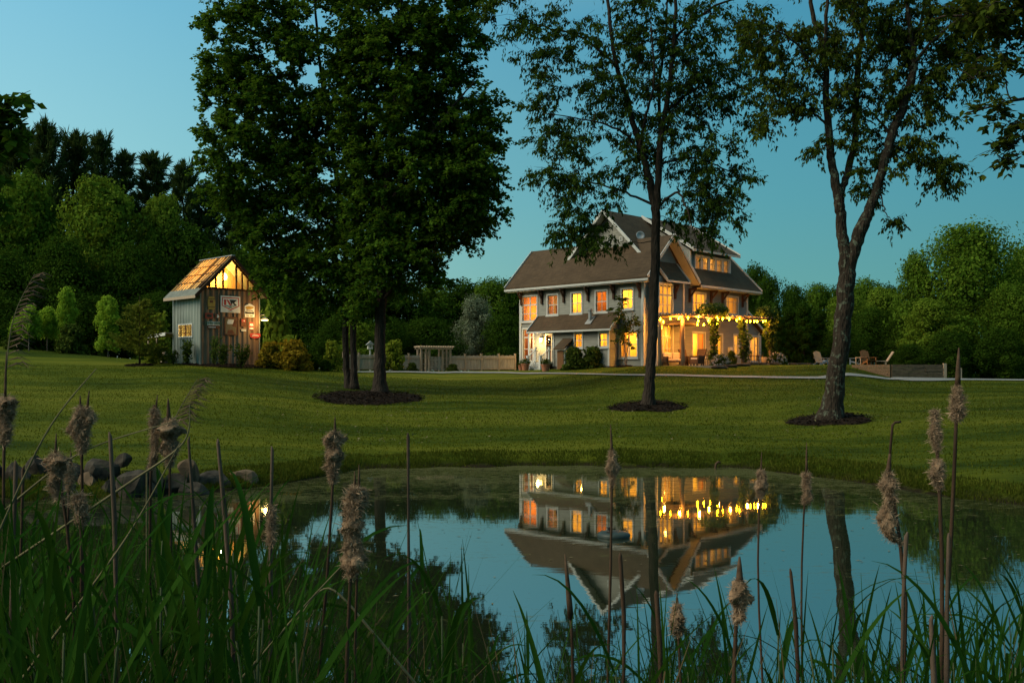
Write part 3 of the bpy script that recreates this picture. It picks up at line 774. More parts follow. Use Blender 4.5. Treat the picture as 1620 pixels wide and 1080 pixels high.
m = MB(); m.lathe(prof, (0,0,0), 18); o = m.build('reflector', M['metal'], dish, True); o.rotation_euler = (math.radians(80), 0, math.radians(-40))
m = MB(); m.tube([(0.02,0.05,-0.1),(0.03,0.08,-0.30),(0.03,0.1,-0.42)], 0.025, 6); m.build('mast', M['metal'], dish)

# rooms behind the windows
um = lambda k: (wl[k][0]+wl[k][1])/2
z1f, z1c, z2f, z2c = 0.55, 2.95, 3.15, 5.52
cut = [(um('w5')+um('w4'))/2, (um('w4')+um('w3'))/2, (um('w3')+um('w2'))/2, (um('w2')+um('w1u'))/2]
room(-0.0+0.17, 3.55, 0.17, cut[0], z2f, z2c, ('b0','a0'), 'yellow', 26, (1.2, um('w5')+0.1, 4.95))
room(0.17, 2.6, cut[0]+0.06, cut[1], z2f, z2c, ('b0',), 'woodp', 12, (1.4, um('w4'), 5.1))
room(0.17, 2.6, cut[1]+0.06, cut[2], z2f, z2c, ('b0',), 'yellow', 28, (1.1, um('w3')+0.05, 5.05))
room(0.17, 2.6, cut[2]+0.06, cut[3], z2f, z2c, ('b0',), 'orange', 22, (1.3, um('w2')-0.3, 4.9))
room(0.17, 2.6, cut[3]+0.06, 11.0, 0.55, z2c, ('b0',), 'woodp', 30, (1.3, um('w1u')-0.1, 4.2))
room(0.17, 3.55, 0.17, 2.0, z1f, z1c, ('b0','a0'), 'yellow', 34, (0.9, 0.95, 2.05))
room(-0.66, 2.2, 2.2, 4.2, z1f, 2.62, ('b0',), 'yellow', 30, (0.3, 3.1, 2.3))
room(-0.66, 2.2, 4.26, 7.0, z1f, 2.62, ('b0',), 'yellow', 30, (0.3, 5.4, 2.3))
room(3.7, 8.3, 0.17, 3.0, z2f, z2c, ('a0',), 'yellow', 30, (um('r1')-0.2, 1.2, 4.9))
room(8.36, 12.7, 0.17, 3.0, z2f, z2c, ('a0',), 'cream', 15, (um('r2'), 1.8, 4.8))
room(3.7, 6.6, 0.17, 3.2, z1f-0.3, z1c, ('a0',), 'yellow', 36, (um('sl')-0.15, 1.2, 2.0))
room(6.66, 8.8, 0.17, 3.2, z1f-0.3, z1c, ('a0',), 'orange', 20)
room(8.86, 12.7, 0.17, 3.2, z1f-0.3, z1c, ('a0',), 'yellow', 34, (um('r3'), 1.2, 2.2))
room(12.9, 15.0, 0.52, 3.2, z1f-0.4, 2.75, ('a0',), 'cream', 24)
room(6.25, 11.35, 0.80, 3.4, 6.75, 8.4, ('a0',), 'cream', 24, (8.0, 1.5, 7.9))
lamp_light('room_light', hw(2.0, -0.35, 4.9), 45); lamp_light('room_light', hw(2.0, -0.35, 2.2), 50)
# curtains / blinds that give the panes their uneven look
def curtain(face, r, side, w, z0=None):
    m = MB(); u0, u1, a0, a1 = r[0]+0.12, r[1]-0.12, r[2]+0.1, r[3]-0.1
    n = 8; vs = []; us = np.linspace(u0, u0+w, n) if side < 0 else np.linspace(u1-w, u1, n)
    for i, u in enumerate(us):
        d = -0.24 + 0.025*(1 if i % 2 else -1)
        vs += [face.pt(u, d, a0), face.pt(u, d, a1)]
    m.add(vs, [(2*i,2*i+2,2*i+3,2*i+1) for i in range(n-1)]); m.build('curtain', M['curtain'], house)
kk = NT('curtain_cloth'); d_ = kk.n('ShaderNodeBsdfDiffuse'); d_.inputs[0].default_value = (0.62,0.50,0.34,1); t_ = kk.n('ShaderNodeBsdfTranslucent'); t_.inputs[0].default_value = (0.62,0.45,0.25,1)
mm = kk.n('ShaderNodeMixShader'); kk.l(d_.outputs[0], mm.inputs[1]); kk.l(t_.outputs[0], mm.inputs[2]); M['curtain'] = kk.done(mm)
curtain(L0, wl['w1u'], 1, 0.3); curtain(L0, wl['w1u'], -1, 0.25); curtain(L0, wl['w2'], 1, 0.22); curtain(L0, wl['w6'], 1, 0.35); curtain(R0, wl['r1'], -1, 0.25); curtain(R0, wl['r2'], 1, 0.3)
curtain(R0, wl['sl'], 1, 0.55); curtain(RB, rr, -1, 0.35); curtain(RB, rr2, 1, 0.45); curtain(R0, wl['d2'], -1, 0.3); curtain(L0, wl['w4'], -1, 0.2)

# lamps and furniture seen through the panes
def pendant(pos, zc, label, r=0.13):
    e = empty('pendant_lamp', hw(*pos), PHI); tag(e, label, 'lamp')
    m = MB(); m.lathe([(0.01,-r),(r*0.7,-r*0.7),(r,0),(r*0.7,r*0.7),(0.01,r)], (0,0,0), 12); m.build('globe', M['lamp'], e, True)
    m = MB(); m.tube([(0,0,r),(0,0,zc-pos[2])], 0.012, 5); m.build('cord', M['cord'], e)
pendant((0.85, um('w3')+0.12, 5.10), z2c, 'glowing globe lamp behind the middle upper window of the left front')
pendant((0.85, um('w5')+0.08, 4.72), z2c, 'glowing globe lamp behind the upper window nearest the house corner', 0.15)
pendant((0.70, um('w6')-0.30, 1.98), z1c, 'glowing globe lamp behind the wide ground-floor window by the house corner', 0.16)
pendant((um('sl')-0.25, 0.85, 1.75), z1c, 'glowing globe lamp behind the sliding door on the terrace', 0.17)
pendant((8.55, 1.2, 7.85), 8.38, 'glowing globe lamp behind the dormer windows', 0.12)
pendant((1.0, -0.2, 4.65), z2c, 'glowing globe lamp behind the tall upper bay window', 0.12)
def cabinet(b, a, z, w, d, h, label, horizontal=True):
    e = empty('cabinet', hw(b, a, z), PHI); tag(e, label, 'cabinet')
    m = MB(); m.box(-d/2,d/2,-w/2,w/2,0.06,h); m.box(-d/2+0.04,d/2-0.04,-w/2+0.04,w/2-0.04,0,0.06); m.build('carcass', M['doorwood'], e)
    for s in (-1, 1):
        m = MB(); m.box(-d/2-0.02,-d/2-0.002, min(0.01*s, s*(w/2-0.02)), max(0.01*s, s*(w/2-0.02)), 0.1, h-0.04); m.build('cabinet_door', M['doorwood'], e)
cabinet(1.9, um('w4'), z2f, 1.0, 0.4, 1.95, 'tall wooden cabinet inside, behind the fourth upper window')
cabinet(1.6, um('w3')+0.1, z2f, 1.1, 0.5, 0.95, 'low dark chest inside, behind the middle upper window')
cabinet(1.7, 8.3, z2f, 0.5, 0.4, 1.6, 'wooden cabinet inside, behind the second upper window from the left')

# porch: deck, steps, rails
m = MB(); m.box(-1.25,-0.003,7.13,9.15,0.38,0.50)
m.box(-1.22,-1.16,7.13,9.15,-0.4,0.37); porch_o = m.build('porch_deck', M['white'], house)
sa0, sa1 = 7.25, 8.40
for i in range(3):
    m = MB(); z = 0.38 - 0.15*i; b = -1.25 - 0.28*i
    m.box(b-0.30, b-0.002, sa0, sa1, z-0.05, z); m.box(b-0.27, b-0.25, sa0+0.02, sa1-0.02, z-0.40, z-0.052); m.build('step', M['white'], house)
def post(b, a, z0, z1, w=0.12):
    m = MB(); m.box(b-w/2,b+w/2,a-w/2,a+w/2,z0,z1); m.box(b-w/2-0.02,b+w/2+0.02,a-w/2-0.02,a+w/2+0.02,z1,z1+0.04); m.build('porch_post', M['white'], house)
post(-1.12, 9.08, 0.5, 2.5, 0.13); post(-1.14, 8.48, 0.5, 1.5); post(-1.14, 7.2, 0.5, 1.5)
for a in (sa0-0.02, sa1+0.02): post(-2.02, a, -0.35, 0.92, 0.14)
m = MB()
def rail(p0, p1, n):
    m.beam((p0[0],p0[1],p0[2]+0.88), (p1[0],p1[1],p1[2]+0.88), 0.06, 0.05); m.beam((p0[0],p0[1],p0[2]+0.1), (p1[0],p1[1],p1[2]+0.1), 0.05, 0.05)
    for i in range(1, n):
        t = i/n; q = [p0[k]*(1-t)+p1[k]*t for k in range(3)]
        m.box(q[0]-0.014,q[0]+0.014,q[1]-0.014,q[1]+0.014,q[2]+0.1,q[2]+0.88)
rail((-1.14,8.5,0.5), (-1.14,9.05,0.5), 4); rail((-1.1,9.08,0.5), (-0.1,9.08,0.5), 7)
for a in (sa0-0.02, sa1+0.02): rail((-1.2,a,0.5), (-2.0,a,-0.05), 5)
m.build('porch_rail', M['white'], house)
# cellar hatch house
ha0, ha1 = a_at(893,-1.6), a_at(881,-1.6)
m = MB(); m.box(-1.6,-0.855,ha0,ha1,-0.3,1.32); hut = m.build('cellar_entry', M['trim'], house)
m = MB(); m.box(-1.65,-1.602,ha0+0.06,ha1-0.06,-0.15,1.25); m.build('cellar_door', M['doorwood'], hut)
m = MB(); m.prism([(-1.85,ha0-0.15,1.42),(-0.86,ha0-0.15,2.12),(-0.86,ha1+0.1,2.12),(-1.85,ha1+0.1,1.42)], (0,0,-0.09)); m.build('cellar_roof', M['roof'], hut)
# porch wall lamp
wa = a_at(855.5,-0.15); wz = z_at(537,-0.15,wa)
wlp = empty('wall_lantern', hw(-0.15, wa, wz), PHI); tag(wlp, 'bright wall lantern glowing beside the porch door', 'lantern')
m = MB(); m.lathe([(0.02,-0.17),(0.085,-0.16),(0.11,0.10),(0.02,0.11)], (0,0,0), 8); m.build('glass_shade', M['hot'], wlp)
m = MB(); m.lathe([(0.14,0.115),(0.03,0.21),(0.01,0.25)], (0,0,0), 8); m.box(0.09,0.147,-0.04,0.04,-0.1,0.14); m.build('cap', M['black'], wlp)
lamp_light('porch_light', hw(-0.45, wa, wz), 170, (1.0,0.62,0.22), 0.1)
# ------------------------------------------------------------------ leaves and trees
def unit(v): return v / np.maximum(np.linalg.norm(v, axis=-1, keepdims=True), 1e-9)
def leaf_quads(pos, d, L, W, rng, nrm=None):
    """pos (N,3) leaf bases, d (N,3) unit directions, L,W arrays -> (N*4,3) diamonds"""
    N = len(pos)
    n = rng.normal(size=(N,3)) if nrm is None else nrm + 0.6*rng.normal(size=(N,3))
    s = unit(np.cross(d, n)); L = np.asarray(L)[:,None]; W = np.asarray(W)[:,None]
    up = unit(np.cross(s, d))
    a = pos; c = pos + d*L
    b = pos + d*L*0.45 + s*W*0.5 + up*W*0.12; e = pos + d*L*0.45 - s*W*0.5 + up*W*0.12
    return np.stack([a, b, c, e], 1).reshape(-1, 3)

def catmull(pts, n):
    pts = np.array(pts, float); out = []
    m = len(pts)
    for i in range(m-1):
        p0 = pts[max(i-1,0)]; p1 = pts[i]; p2 = pts[i+1]; p3 = pts[min(i+2,m-1)]
        for t in np.linspace(0, 1, n, endpoint=False):
            out.append(0.5*((2*p1)+(-p0+p2)*t+(2*p0-5*p1+4*p2-p3)*t*t+(-p0+3*p1-3*p2+p3)*t**3))
    out.append(pts[-1]); return np.array(out)

def grow_tree(name, label, group, base, limbs, blobs, bark_m, leaf_m, seed, style, k_tw, m_lf, L, W, density=1.0, tw_len=0.8, cat='tree'):
    """limbs: lists of (px,py,dD,r); blobs: (px,py,dD,rx,ry,n) in photo pixels about the tree's own distance"""
    rng = np.random.default_rng(seed); D = base[1]
    wood = MB(); nodes = []; nrad = []
    for li, lb in enumerate(limbs):
        pts = [np.append(P(a, b, D+c), r) for a, b, c, r in lb]
        if li == 0: pts[0][:3] = base - np.array([0,0,0.15])
        q = catmull(pts, 6); q[1:-1,:3] += rng.normal(size=(len(q)-2,3))*0.02
        rad = np.maximum(q[:,3], 0.012)
        if li == 0 or lb[0][1] > 560:   # root flare
            hgt = q[:,2]-base[2]; rad = rad*(1+0.55*np.exp(-np.maximum(hgt,0)/0.35))
        wood.tube(q[:,:3], list(rad), 10)
        nodes += list(q[3:,:3]); nrad += list(rad[3:])
    cl = []
    for (px, py, dD, rx, ry, n) in blobs:
        n = max(3, int(n*density)); c = P(px, py, D+dD)
        u = unit(rng.normal(size=(n,3))) * (rng.random((n,1))**0.42)
        sx, sz = rx/F*D, ry/F*D
        cl.append(c + u*np.array([sx, sx*0.85, sz]))
    cl = np.concatenate(cl)
    nodes = list(map(np.array, nodes)); N = np.array(nodes); R = np.array(nrad)
    dmin = np.array([np.min(np.linalg.norm(N-c, axis=1)) for c in cl]); cl = cl[np.argsort(dmin)]
    ends = []; outd = []
    for c in cl:
        v = c - N; dist = np.linalg.norm(v, axis=1)
        pen = np.where(v[:,2] < -0.2*dist, 0.6*dist, 0.0) - 0.25*np.minimum(R, 0.2)*10*0.3
        i = int(np.argmin(dist+pen)); p0 = N[i]; dd = dist[i]
        ctrl = p0*0.5 + c*0.5 + np.array([0,0,0.16*dd]) + rng.normal(size=3)*0.08*dd
        ts = np.linspace(0, 1, 6)[:,None]
        pts = (1-ts)**2*p0 + 2*(1-ts)*ts*ctrl + ts**2*c
        pts[1:-1] += rng.normal(size=(4,3))*0.025*dd
        r0 = min(R[i]*0.6, 0.012+0.014*dd); rad = np.linspace(r0, 0.007, 6)
        wood.tube(pts, list(rad), 4, cap=False)
        N = np.concatenate([N, pts[2:]]); R = np.concatenate([R, rad[2:]])
        ends.append(pts[-1]); outd.append(unit(pts[-1]-pts[2]))
    E = np.array(ends); O = np.array(outd); C = len(E)
    # twigs
    td = unit(O[:,None,:]*0.7 + rng.normal(size=(C,k_tw,3))*np.array([1,1,0.65]) + np.array([0,0,0.05]))
    tl = tw_len*(0.5+rng.random((C,k_tw,1)))
    for ci in range(C):
        for ki in range(k_tw):
            p = E[ci]; q = p + td[ci,ki]*tl[ci,ki]*0.9
            wood.tube([p, (p+q)/2+np.array([0,0,0.03]), q], [0.008,0.006,0.004], 3, cap=False)
    t = rng.random((C,k_tw,m_lf,1))**0.8
    sag = {'droop': -0.32, 'flat': -0.12, 'up': 0.05}[style]
    pos = E[:,None,None,:] + td[:,:,None,:]*tl[:,:,None,:]*t + np.array([0,0,1.0])*sag*(t**2)*tl[:,:,None,:] + rng.normal(size=(C,k_tw,m_lf,3))*0.07*tw_len
    pos = pos.reshape(-1,3); n = len(pos)
    tdr = np.repeat(td.reshape(-1,3), m_lf, axis=0)
    if style == 'droop': d = unit(tdr*0.35 + rng.normal(size=(n,3))*0.4 + np.array([0,0,-0.95])); nr = None
    elif style == 'flat': d = unit(tdr*0.5 + rng.normal(size=(n,3))*np.array([0.8,0.8,0.35]) + np.array([0,0,-0.35])); nr = np.tile(np.array([[0,0,1.0]]),(n,1))
    else: d = unit(tdr*0.5 + rng.normal(size=(n,3))*0.7); nr = np.tile(np.array([[0,0,0.6]]),(n,1))
    s = 0.65+0.7*rng.random(n)
    lv = leaf_quads(pos, d, L*s, W*s, rng, nr)
    e = empty(name, base); tag(e, label, cat, group)
    wood.v = [(x-base[0], y-base[1], z-base[2]) for x, y, z in wood.v]
    wood.build('trunk', bark_m, e, True)
    link('crown', np_mesh('crown', lv-base, 4), leaf_m, e)
    return e

MAPLE_BED = on_ground(584, 629)
patch('mulch_bed', MAPLE_BED, 2.55, 3.3, M['mulch'], seed=3)
b1 = on_ground(553, 614); b2 = on_ground(601, 621)
# left maple (twin stems) and right maple; their crowns merge
grow_tree('maple_tree', 'tall dark maple with twin stems, left of the pair in the mulch bed', 'two maples sharing a mulch bed', b1,
    [[(549,614,0,.20),(547,560,0,.17),(549,480,0,.16),(546,390,0.2,.15),(535,300,.2,.13),(520,200,.3,.11),(505,90,.3,.08),(495,-40,.3,.05)],
     [(561,616,-.25,.19),(559,560,-.2,.17),(560,470,-.1,.16),(565,370,-.2,.14),(575,260,-.2,.12),(580,140,-.3,.1),(585,0,-.3,.07),(590,-110,-.2,.04)],
     [(547,440,0,.10),(520,395,.6,.08),(470,350,1.2,.06),(400,300,1.5,.035)],
     [(546,380,0,.10),(500,310,-.6,.07),(440,240,-1.2,.05),(380,190,-1.4,.03)],
     [(549,480,0,.07),(510,440,-.8,.055),(460,430,-1.5,.03)],
     [(530,270,.2,.08),(470,170,.9,.06),(410,90,1.2,.03)]],
    [(420,55,0,95,95,60),(410,190,0,105,85,75),(395,275,0,85,70,56),(460,360,.3,85,65,56),(520,120,0,110,150,80),(530,300,0,95,120,80),
     (490,435,-.5,68,45,30),(545,440,-.5,70,60,30),(520,-60,0,150,70,50),(370,315,.2,42,35,12),(432,440,-.5,32,42,9),(370,110,0,50,60,20)],
    M['bark_maple'], M['maple'], 11, 'flat', 8, 26, 0.185, 0.155, 1.12, 0.80)
grow_tree('maple_tree', 'tall dark maple with one thick trunk, right of the pair in the mulch bed', 'two maples sharing a mulch bed', b2,
    [[(601,621,0,.34),(601,570,0,.29),(602,500,0,.27),(605,420,0,.24),(610,330,0,.2),(620,220,0,.16),(630,90,0,.11),(640,-60,0,.06)],
     [(603,440,0,.14),(635,370,.5,.1),(680,320,1,.07),(740,290,1.2,.035)],
     [(608,350,0,.13),(650,260,-.6,.1),(700,190,-1.2,.07),(750,130,-1.4,.03)],
     [(602,480,0,.09),(640,440,-.7,.06),(690,410,-1.2,.03)],
     [(615,260,0,.1),(660,150,.8,.07),(700,50,1.2,.04)],
     [(606,400,0,.1),(580,330,1.2,.07),(560,250,1.6,.04)]],
    [(690,40,0,80,95,56),(700,160,0,85,80,60),(705,270,0,95,70,64),(735,300,0,70,60,30),(680,350,.3,90,55,46),(630,150,0,95,150,76),(620,310,0,85,110,66),
     (640,420,-.4,80,50,36),(650,-60,0,120,70,44),(600,470,-.4,50,35,12),(755,240,0,45,60,18),(580,60,0,60,100,34),(572,200,0,55,80,24),(745,330,0,50,40,16),(590,400,0,60,60,24)],
    M['bark_maple'], M['maple'], 12, 'flat', 8, 26, 0.185, 0.155, 1.12, 0.80)
# middle tree: a cherry with drooping narrow leaves
b3 = on_ground(1024, 643)
patch('mulch_bed', b3, 1.65, 1.9, M['mulch'], seed=5)
grow_tree('cherry_tree', 'slender forked tree with drooping leaves in front of the house', None, b3,
    [[(1024,643,0,.25),(1029,590,0,.22),(1033,500,0,.21),(1036,420,0,.20),(1038,350,0,.19),(1035,320,0,.18),(1024,270,0,.15),(1008,215,.1,.13),(990,150,.2,.11),(972,90,.3,.09),(962,0,.3,.07),(955,-90,.3,.04)],
     [(1037,370,0,.12),(1041,300,-.1,.15),(1046,220,-.2,.13),(1056,160,-.2,.11),(1064,90,-.3,.10),(1070,0,-.3,.07),(1074,-100,-.3,.04)],
     [(1046,230,-.2,.08),(1042,150,.5,.07),(1052,60,.8,.05),(1058,-40,1,.03)],
     [(1012,232,0,.08),(1020,190,-.6,.06),(1034,130,-1,.045),(1030,40,-1.2,.03)],
     [(1040,330,0,.06),(1072,305,-.6,.05),(1090,340,-1.2,.03),(1105,400,-1.4,.012)],
     [(1034,325,0,.06),(990,305,.6,.045),(940,290,1.2,.03),(890,285,1.4,.015)],
     [(1020,250,0,.06),(985,210,-.7,.05),(930,190,-1.2,.03),(860,180,-1.5,.015)],
     [(1052,180,-.2,.06),(1100,140,.6,.05),(1150,110,1.2,.03),(1190,120,1.5,.015)],
     [(980,110,.2,.06),(920,60,.8,.045),(850,40,1.2,.03),(800,30,1.4,.015)],
     [(1044,260,-.1,.05),(1100,250,.4,.04),(1150,270,.9,.025),(1190,285,1.1,.012)],
     [(1066,60,-.3,.06),(1130,10,.6,.05),(1200,-10,1.2,.03)]],
    [(860,60,0,70,45,36),(860,160,0,40,40,14),(900,220,0,60,50,26),(880,285,0,50,22,13),(930,305,0,55,35,22),(920,355,0,45,35,18),(895,375,0,22,20,5),
     (960,150,0,65,80,40),(990,50,0,80,60,40),(1050,170,0,60,110,44),(1100,60,0,75,65,42),(1120,160,0,55,60,26),(1110,250,0,75,40,28),(1150,295,0,55,35,20),(1085,320,0,45,40,15),(1140,340,0,40,25,8),
     (1170,130,0,45,60,16),(1190,60,0,50,50,14),(1000,240,0,40,60,16),(800,20,0,40,30,10),(1000,-50,0,150,50,40),(960,385,0,45,22,8),(1190,200,0,20,20,4),(1110,375,0,35,22,8)],
    M['bark_dark'], M['cherry'], 21, 'droop', 6, 18, 0.175, 0.066, 1.10, 0.60)
# right tree: leaning trunk that divides low
b4 = on_ground(1313, 664)
patch('mulch_bed', b4, 1.55, 1.5, M['mulch'], seed=6)
grow_tree('cherry_tree', 'leaning rough-barked tree dividing low into two stems, right of the house', None, b4,
    [[(1313,664,0,.39),(1321,610,0,.34),(1330,540,0,.31),(1337,470,0,.31),(1340,435,0,.30),(1336,395,0,.22),(1330,350,0,.19),(1327,315,0,.19),(1318,270,0,.15),(1312,220,0,.14),(1307,150,.1,.12),(1303,80,.1,.10),(1285,20,.2,.08),(1275,-80,.3,.04)],
     [(1340,445,0,.20),(1350,400,-.1,.22),(1363,362,-.2,.24),(1380,320,-.2,.17),(1398,260,-.3,.16),(1412,210,-.3,.17),(1430,165,-.3,.15),(1445,110,-.4,.11),(1440,50,-.5,.09),(1430,-60,-.6,.04)],
     [(1327,310,0,.13),(1340,275,.3,.13),(1352,220,.5,.12),(1355,160,.6,.12),(1360,80,.7,.10),(1370,0,.8,.07),(1375,-90,.9,.04)],
     [(1306,90,.1,.08),(1308,40,-.3,.07),(1310,-60,-.6,.04)],
     [(1436,140,-.3,.08),(1450,60,.4,.07),(1470,-20,.9,.04)],
     [(1440,110,-.4,.06),(1480,60,-.9,.05),(1530,20,-1.3,.03),(1580,-10,-1.5,.015)],
     [(1411,215,-.3,.05),(1390,190,.4,.04),(1370,165,.8,.02)],
     [(1305,130,.1,.05),(1270,80,-.6,.04),(1230,50,-1.2,.025),(1195,70,-1.5,.012)],
     [(1312,200,0,.05),(1280,175,.6,.035),(1240,165,1.0,.02),(1205,170,1.2,.01)],
     [(1415,230,-.3,.045),(1450,250,.4,.03),(1490,265,.8,.02),(1530,262,1,.01)],
     [(1392,300,-.2,.03),(1400,335,-.5,.02),(1412,350,-.7,.01)]],
    [(1240,70,0,60,50,22),(1230,130,0,45,45,14),(1210,200,0,22,30,6),(1265,165,0,50,30,16),(1300,60,0,50,60,24),(1350,30,0,60,60,28),(1340,170,0,50,60,18),(1305,235,0,30,18,5),
     (1400,70,0,60,70,32),(1400,170,0,45,50,14),(1450,40,0,60,50,30),(1500,80,0,60,60,30),(1470,150,0,55,45,22),(1440,225,0,50,40,18),(1490,265,0,45,28,14),(1380,260,0,45,40,10),
     (1370,305,0,25,25,5),(1412,350,0,16,11,3),(1540,30,0,60,50,26),(1360,-60,0,150,50,34),(1540,120,0,40,50,14),(1505,300,0,20,16,3),(1190,40,0,30,40,8)],
    M['bark_lichen'], M['cherry2'], 22, 'droop', 6, 17, 0.160, 0.068, 1.12, 0.54)
# boughs that hang in from trees beside the frame: whole trees whose trunks stand outside it
bL = ground(-330, 17.0)
grow_tree('maple_tree', 'maple whose leafy bough reaches in at the upper left edge', None, bL,
    [[(-330,900,0,.24),(-325,500,0,.2),(-320,100,0,.16),(-310,-200,0,.1)], [(-320,200,0,.07),(-200,130,0,.05),(-90,130,0,.035),(-10,150,0,.018)], [(-320,280,0,.06),(-180,210,0,.04),(-50,215,0,.015)], [(-322,330,0,.05),(-180,290,.2,.03),(-40,270,.2,.012)]],
    [(4,165,0,24,32,9),(0,222,0,26,22,8),(-40,190,0,50,60,18),(-20,310,0,18,55,10),(-200,120,0,150,120,50),(-320,-150,0,200,120,50)],
    M['bark_maple'], M['maple'], 31, 'flat', 4, 7, 0.17, 0.15, 1.0, 0.30)
bR = ground(1850, 16.0)
grow_tree('maple_tree', 'maple whose leafy bough hangs down at the upper right edge', None, bR,
    [[(1850,900,0,.26),(1845,500,0,.22),(1830,100,0,.17),(1800,-150,0,.1)], [(1840,200,0,.07),(1740,120,0,.05),(1640,150,0,.03),(1530,178,0,.010)], [(1835,60,0,.07),(1700,10,0,.05),(1580,20,0,.03),(1480,30,.5,.012)], [(1842,330,0,.05),(1730,250,0,.035),(1640,215,0,.02),(1590,240,0,.01)]],
    [(1550,20,0,60,30,20),(1605,45,0,35,50,16),(1605,195,0,22,14,6),(1592,240,0,20,26,7),(1560,105,0,40,20,6),(1670,150,0,50,90,20),(1730,60,0,110,100,30),(1565,172,0,26,10,4),(1830,-150,0,150,100,30)],
    M['bark_maple'], M['cherry2'], 32, 'flat', 4, 8, 0.14, 0.075, 1.0, 0.30)

# ------------------------------------------------------------------ the wood behind: a few crowns of each kind, copied tree by tree
def dec_crown(seed, H, W, n, L, low=0.12, lobes=16):
    rng = np.random.default_rng(seed); pos = []; nrm = []
    cs = []
    for i in range(lobes):
        z = H*(low + (0.92-low)*((i+0.5)/lobes)); rr = W/2*math.sin(math.pi*min(1, 0.18+0.82*(z/H-low)/(1.02-low))**0.75)*rng.uniform(0.25,0.80); g = i*2.4+rng.uniform(-.4,.4)
        cs.append((rr*math.cos(g), rr*math.sin(g), z, rng.uniform(0.11,0.25)*W))
    cs.append((0,0,H*0.86,0.2*W)); cs.append((0,0,H*0.5,0.3*W))
    per = n//len(cs)
    for x, y, z, r in cs:
        u = unit(rng.normal(size=(per,3))); rad = r*(0.55+0.5*rng.random((per,1))**0.5)*(1+0.32*np.sin(u[:,:1]*6+x)*np.cos(u[:,2:]*5+y)+0.12*np.sin(u[:,1:2]*13+z))
        pos.append(np.array([x,y,z]) + u*rad*np.array([1,1,0.85])); nrm.append(u)
    pos = np.concatenate(pos); nrm = np.concatenate(nrm); k = len(pos)
    d = unit(np.cross(nrm, rng.normal(size=(k,3)))*1.0 + np.array([0,0,-0.35]) + 0.3*rng.normal(size=(k,3)))
    s = 0.6+0.8*rng.random(k)
    return np_mesh('crown', leaf_quads(pos, d, L*s, L*0.62*s, rng, nrm*1.2), 4)
def pine_crown(seed, H, W, n, L):
    rng = np.random.default_rng(seed); pos = []; dr = []
    lv = 15
    for i in range(lv):
        z = H*(0.12+0.84*i/(lv-1)); br = W/2*(1-(z/(H*1.03)))**0.8*rng.uniform(0.75,1.2)+0.28
        nb = int(rng.integers(5,8))
        for b in range(nb):
            g = 6.28*b/nb+rng.uniform(-.4,.4); ln = br*rng.uniform(0.55,1.15); m = int(n/lv/6*(0.35+1.1*ln/(W/2)))+20
            t = rng.random(m)**0.55; tilt = 0.15 + 0.75*(z/H)
            side = rng.normal(size=m)*0.22*ln*t*(1.15-t)
            c = np.stack([np.cos(g)*ln*t-np.sin(g)*side, np.sin(g)*ln*t+np.cos(g)*side, z - 0.12*ln + ln*t*t*tilt + np.abs(side)*0.3], 1) + rng.normal(size=(m,3))*0.09
            pos.append(c); dr.append(unit(np.array([np.cos(g)*0.75, np.sin(g)*0.75, 0.55]) + rng.normal(size=(m,3))*0.45))
    m = n//30; t = rng.random(m); pos.append(np.stack([rng.normal(size=m)*0.07*(1.2-t), rng.normal(size=m)*0.07*(1.2-t), H*(0.88+0.13*t)],1)); dr.append(unit(np.array([0,0,1.0])+rng.normal(size=(m,3))*0.45))
    pos = np.concatenate(pos); dr = np.concatenate(dr); k = len(pos); s = 0.7+0.6*rng.random(k)
    return np_mesh('crown', leaf_quads(pos, dr, L*s, L*0.16*s, rng), 4)
def trunk_mesh(H, r, seed=0, branches=5, spread=0.25):
    rng = np.random.default_rng(seed); m = MB()
    q = [(rng.normal()*0.05*i, rng.normal()*0.05*i, H*i/6) for i in range(7)]; q[0] = (0,0,-0.3)
    m.tube(q, [r*(1.25 if i == 0 else 1-i/7.5) for i in range(7)], 8)
    for b in range(branches):
        z = H*rng.uniform(0.25,0.8); g = rng.uniform(0,6.28); l = H*spread*rng.uniform(0.6,1)
        m.tube([(0,0,z),(l*.5*math.cos(g),l*.5*math.sin(g),z+l*.4),(l*math.cos(g),l*math.sin(g),z+l*.9)], [r*.4,r*.25,r*.08], 5)
    me = bpy.data.meshes.new('trunk'); me.from_pydata(m.v, [], m.f); me.polygons.foreach_set('use_smooth', [True]*len(me.polygons)); return me
KIND = {}
def kind(key, crown, trunk, lm, bm):
    crown.materials.append(lm); trunk.materials.append(bm); KIND[key] = (crown, trunk)
UH = 12.0    # unit height of the shared crowns
kind('round_a', dec_crown(101, UH, 9.5, 30000, 0.27), trunk_mesh(UH*.8,.22,1), M['wood_a'], M['bark_dark'])
kind('round_b', dec_crown(102, UH, 8.0, 28000, 0.25, 0.08, 22), trunk_mesh(UH*.8,.2,2), M['wood_b'], M['bark_dark'])
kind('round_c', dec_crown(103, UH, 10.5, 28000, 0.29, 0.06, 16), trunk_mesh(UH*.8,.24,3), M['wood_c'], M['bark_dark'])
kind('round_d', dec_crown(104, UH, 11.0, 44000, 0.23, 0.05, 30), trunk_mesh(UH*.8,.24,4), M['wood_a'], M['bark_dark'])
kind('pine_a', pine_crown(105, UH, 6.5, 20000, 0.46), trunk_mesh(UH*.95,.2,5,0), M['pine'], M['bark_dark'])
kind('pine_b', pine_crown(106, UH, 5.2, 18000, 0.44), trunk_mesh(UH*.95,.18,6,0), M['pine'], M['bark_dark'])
kind('pale', dec_crown(107, UH, 8.5, 16000, 0.26, 0.2, 18), trunk_mesh(UH*.8,.2,7), M['petal2'], M['bark_dark'])
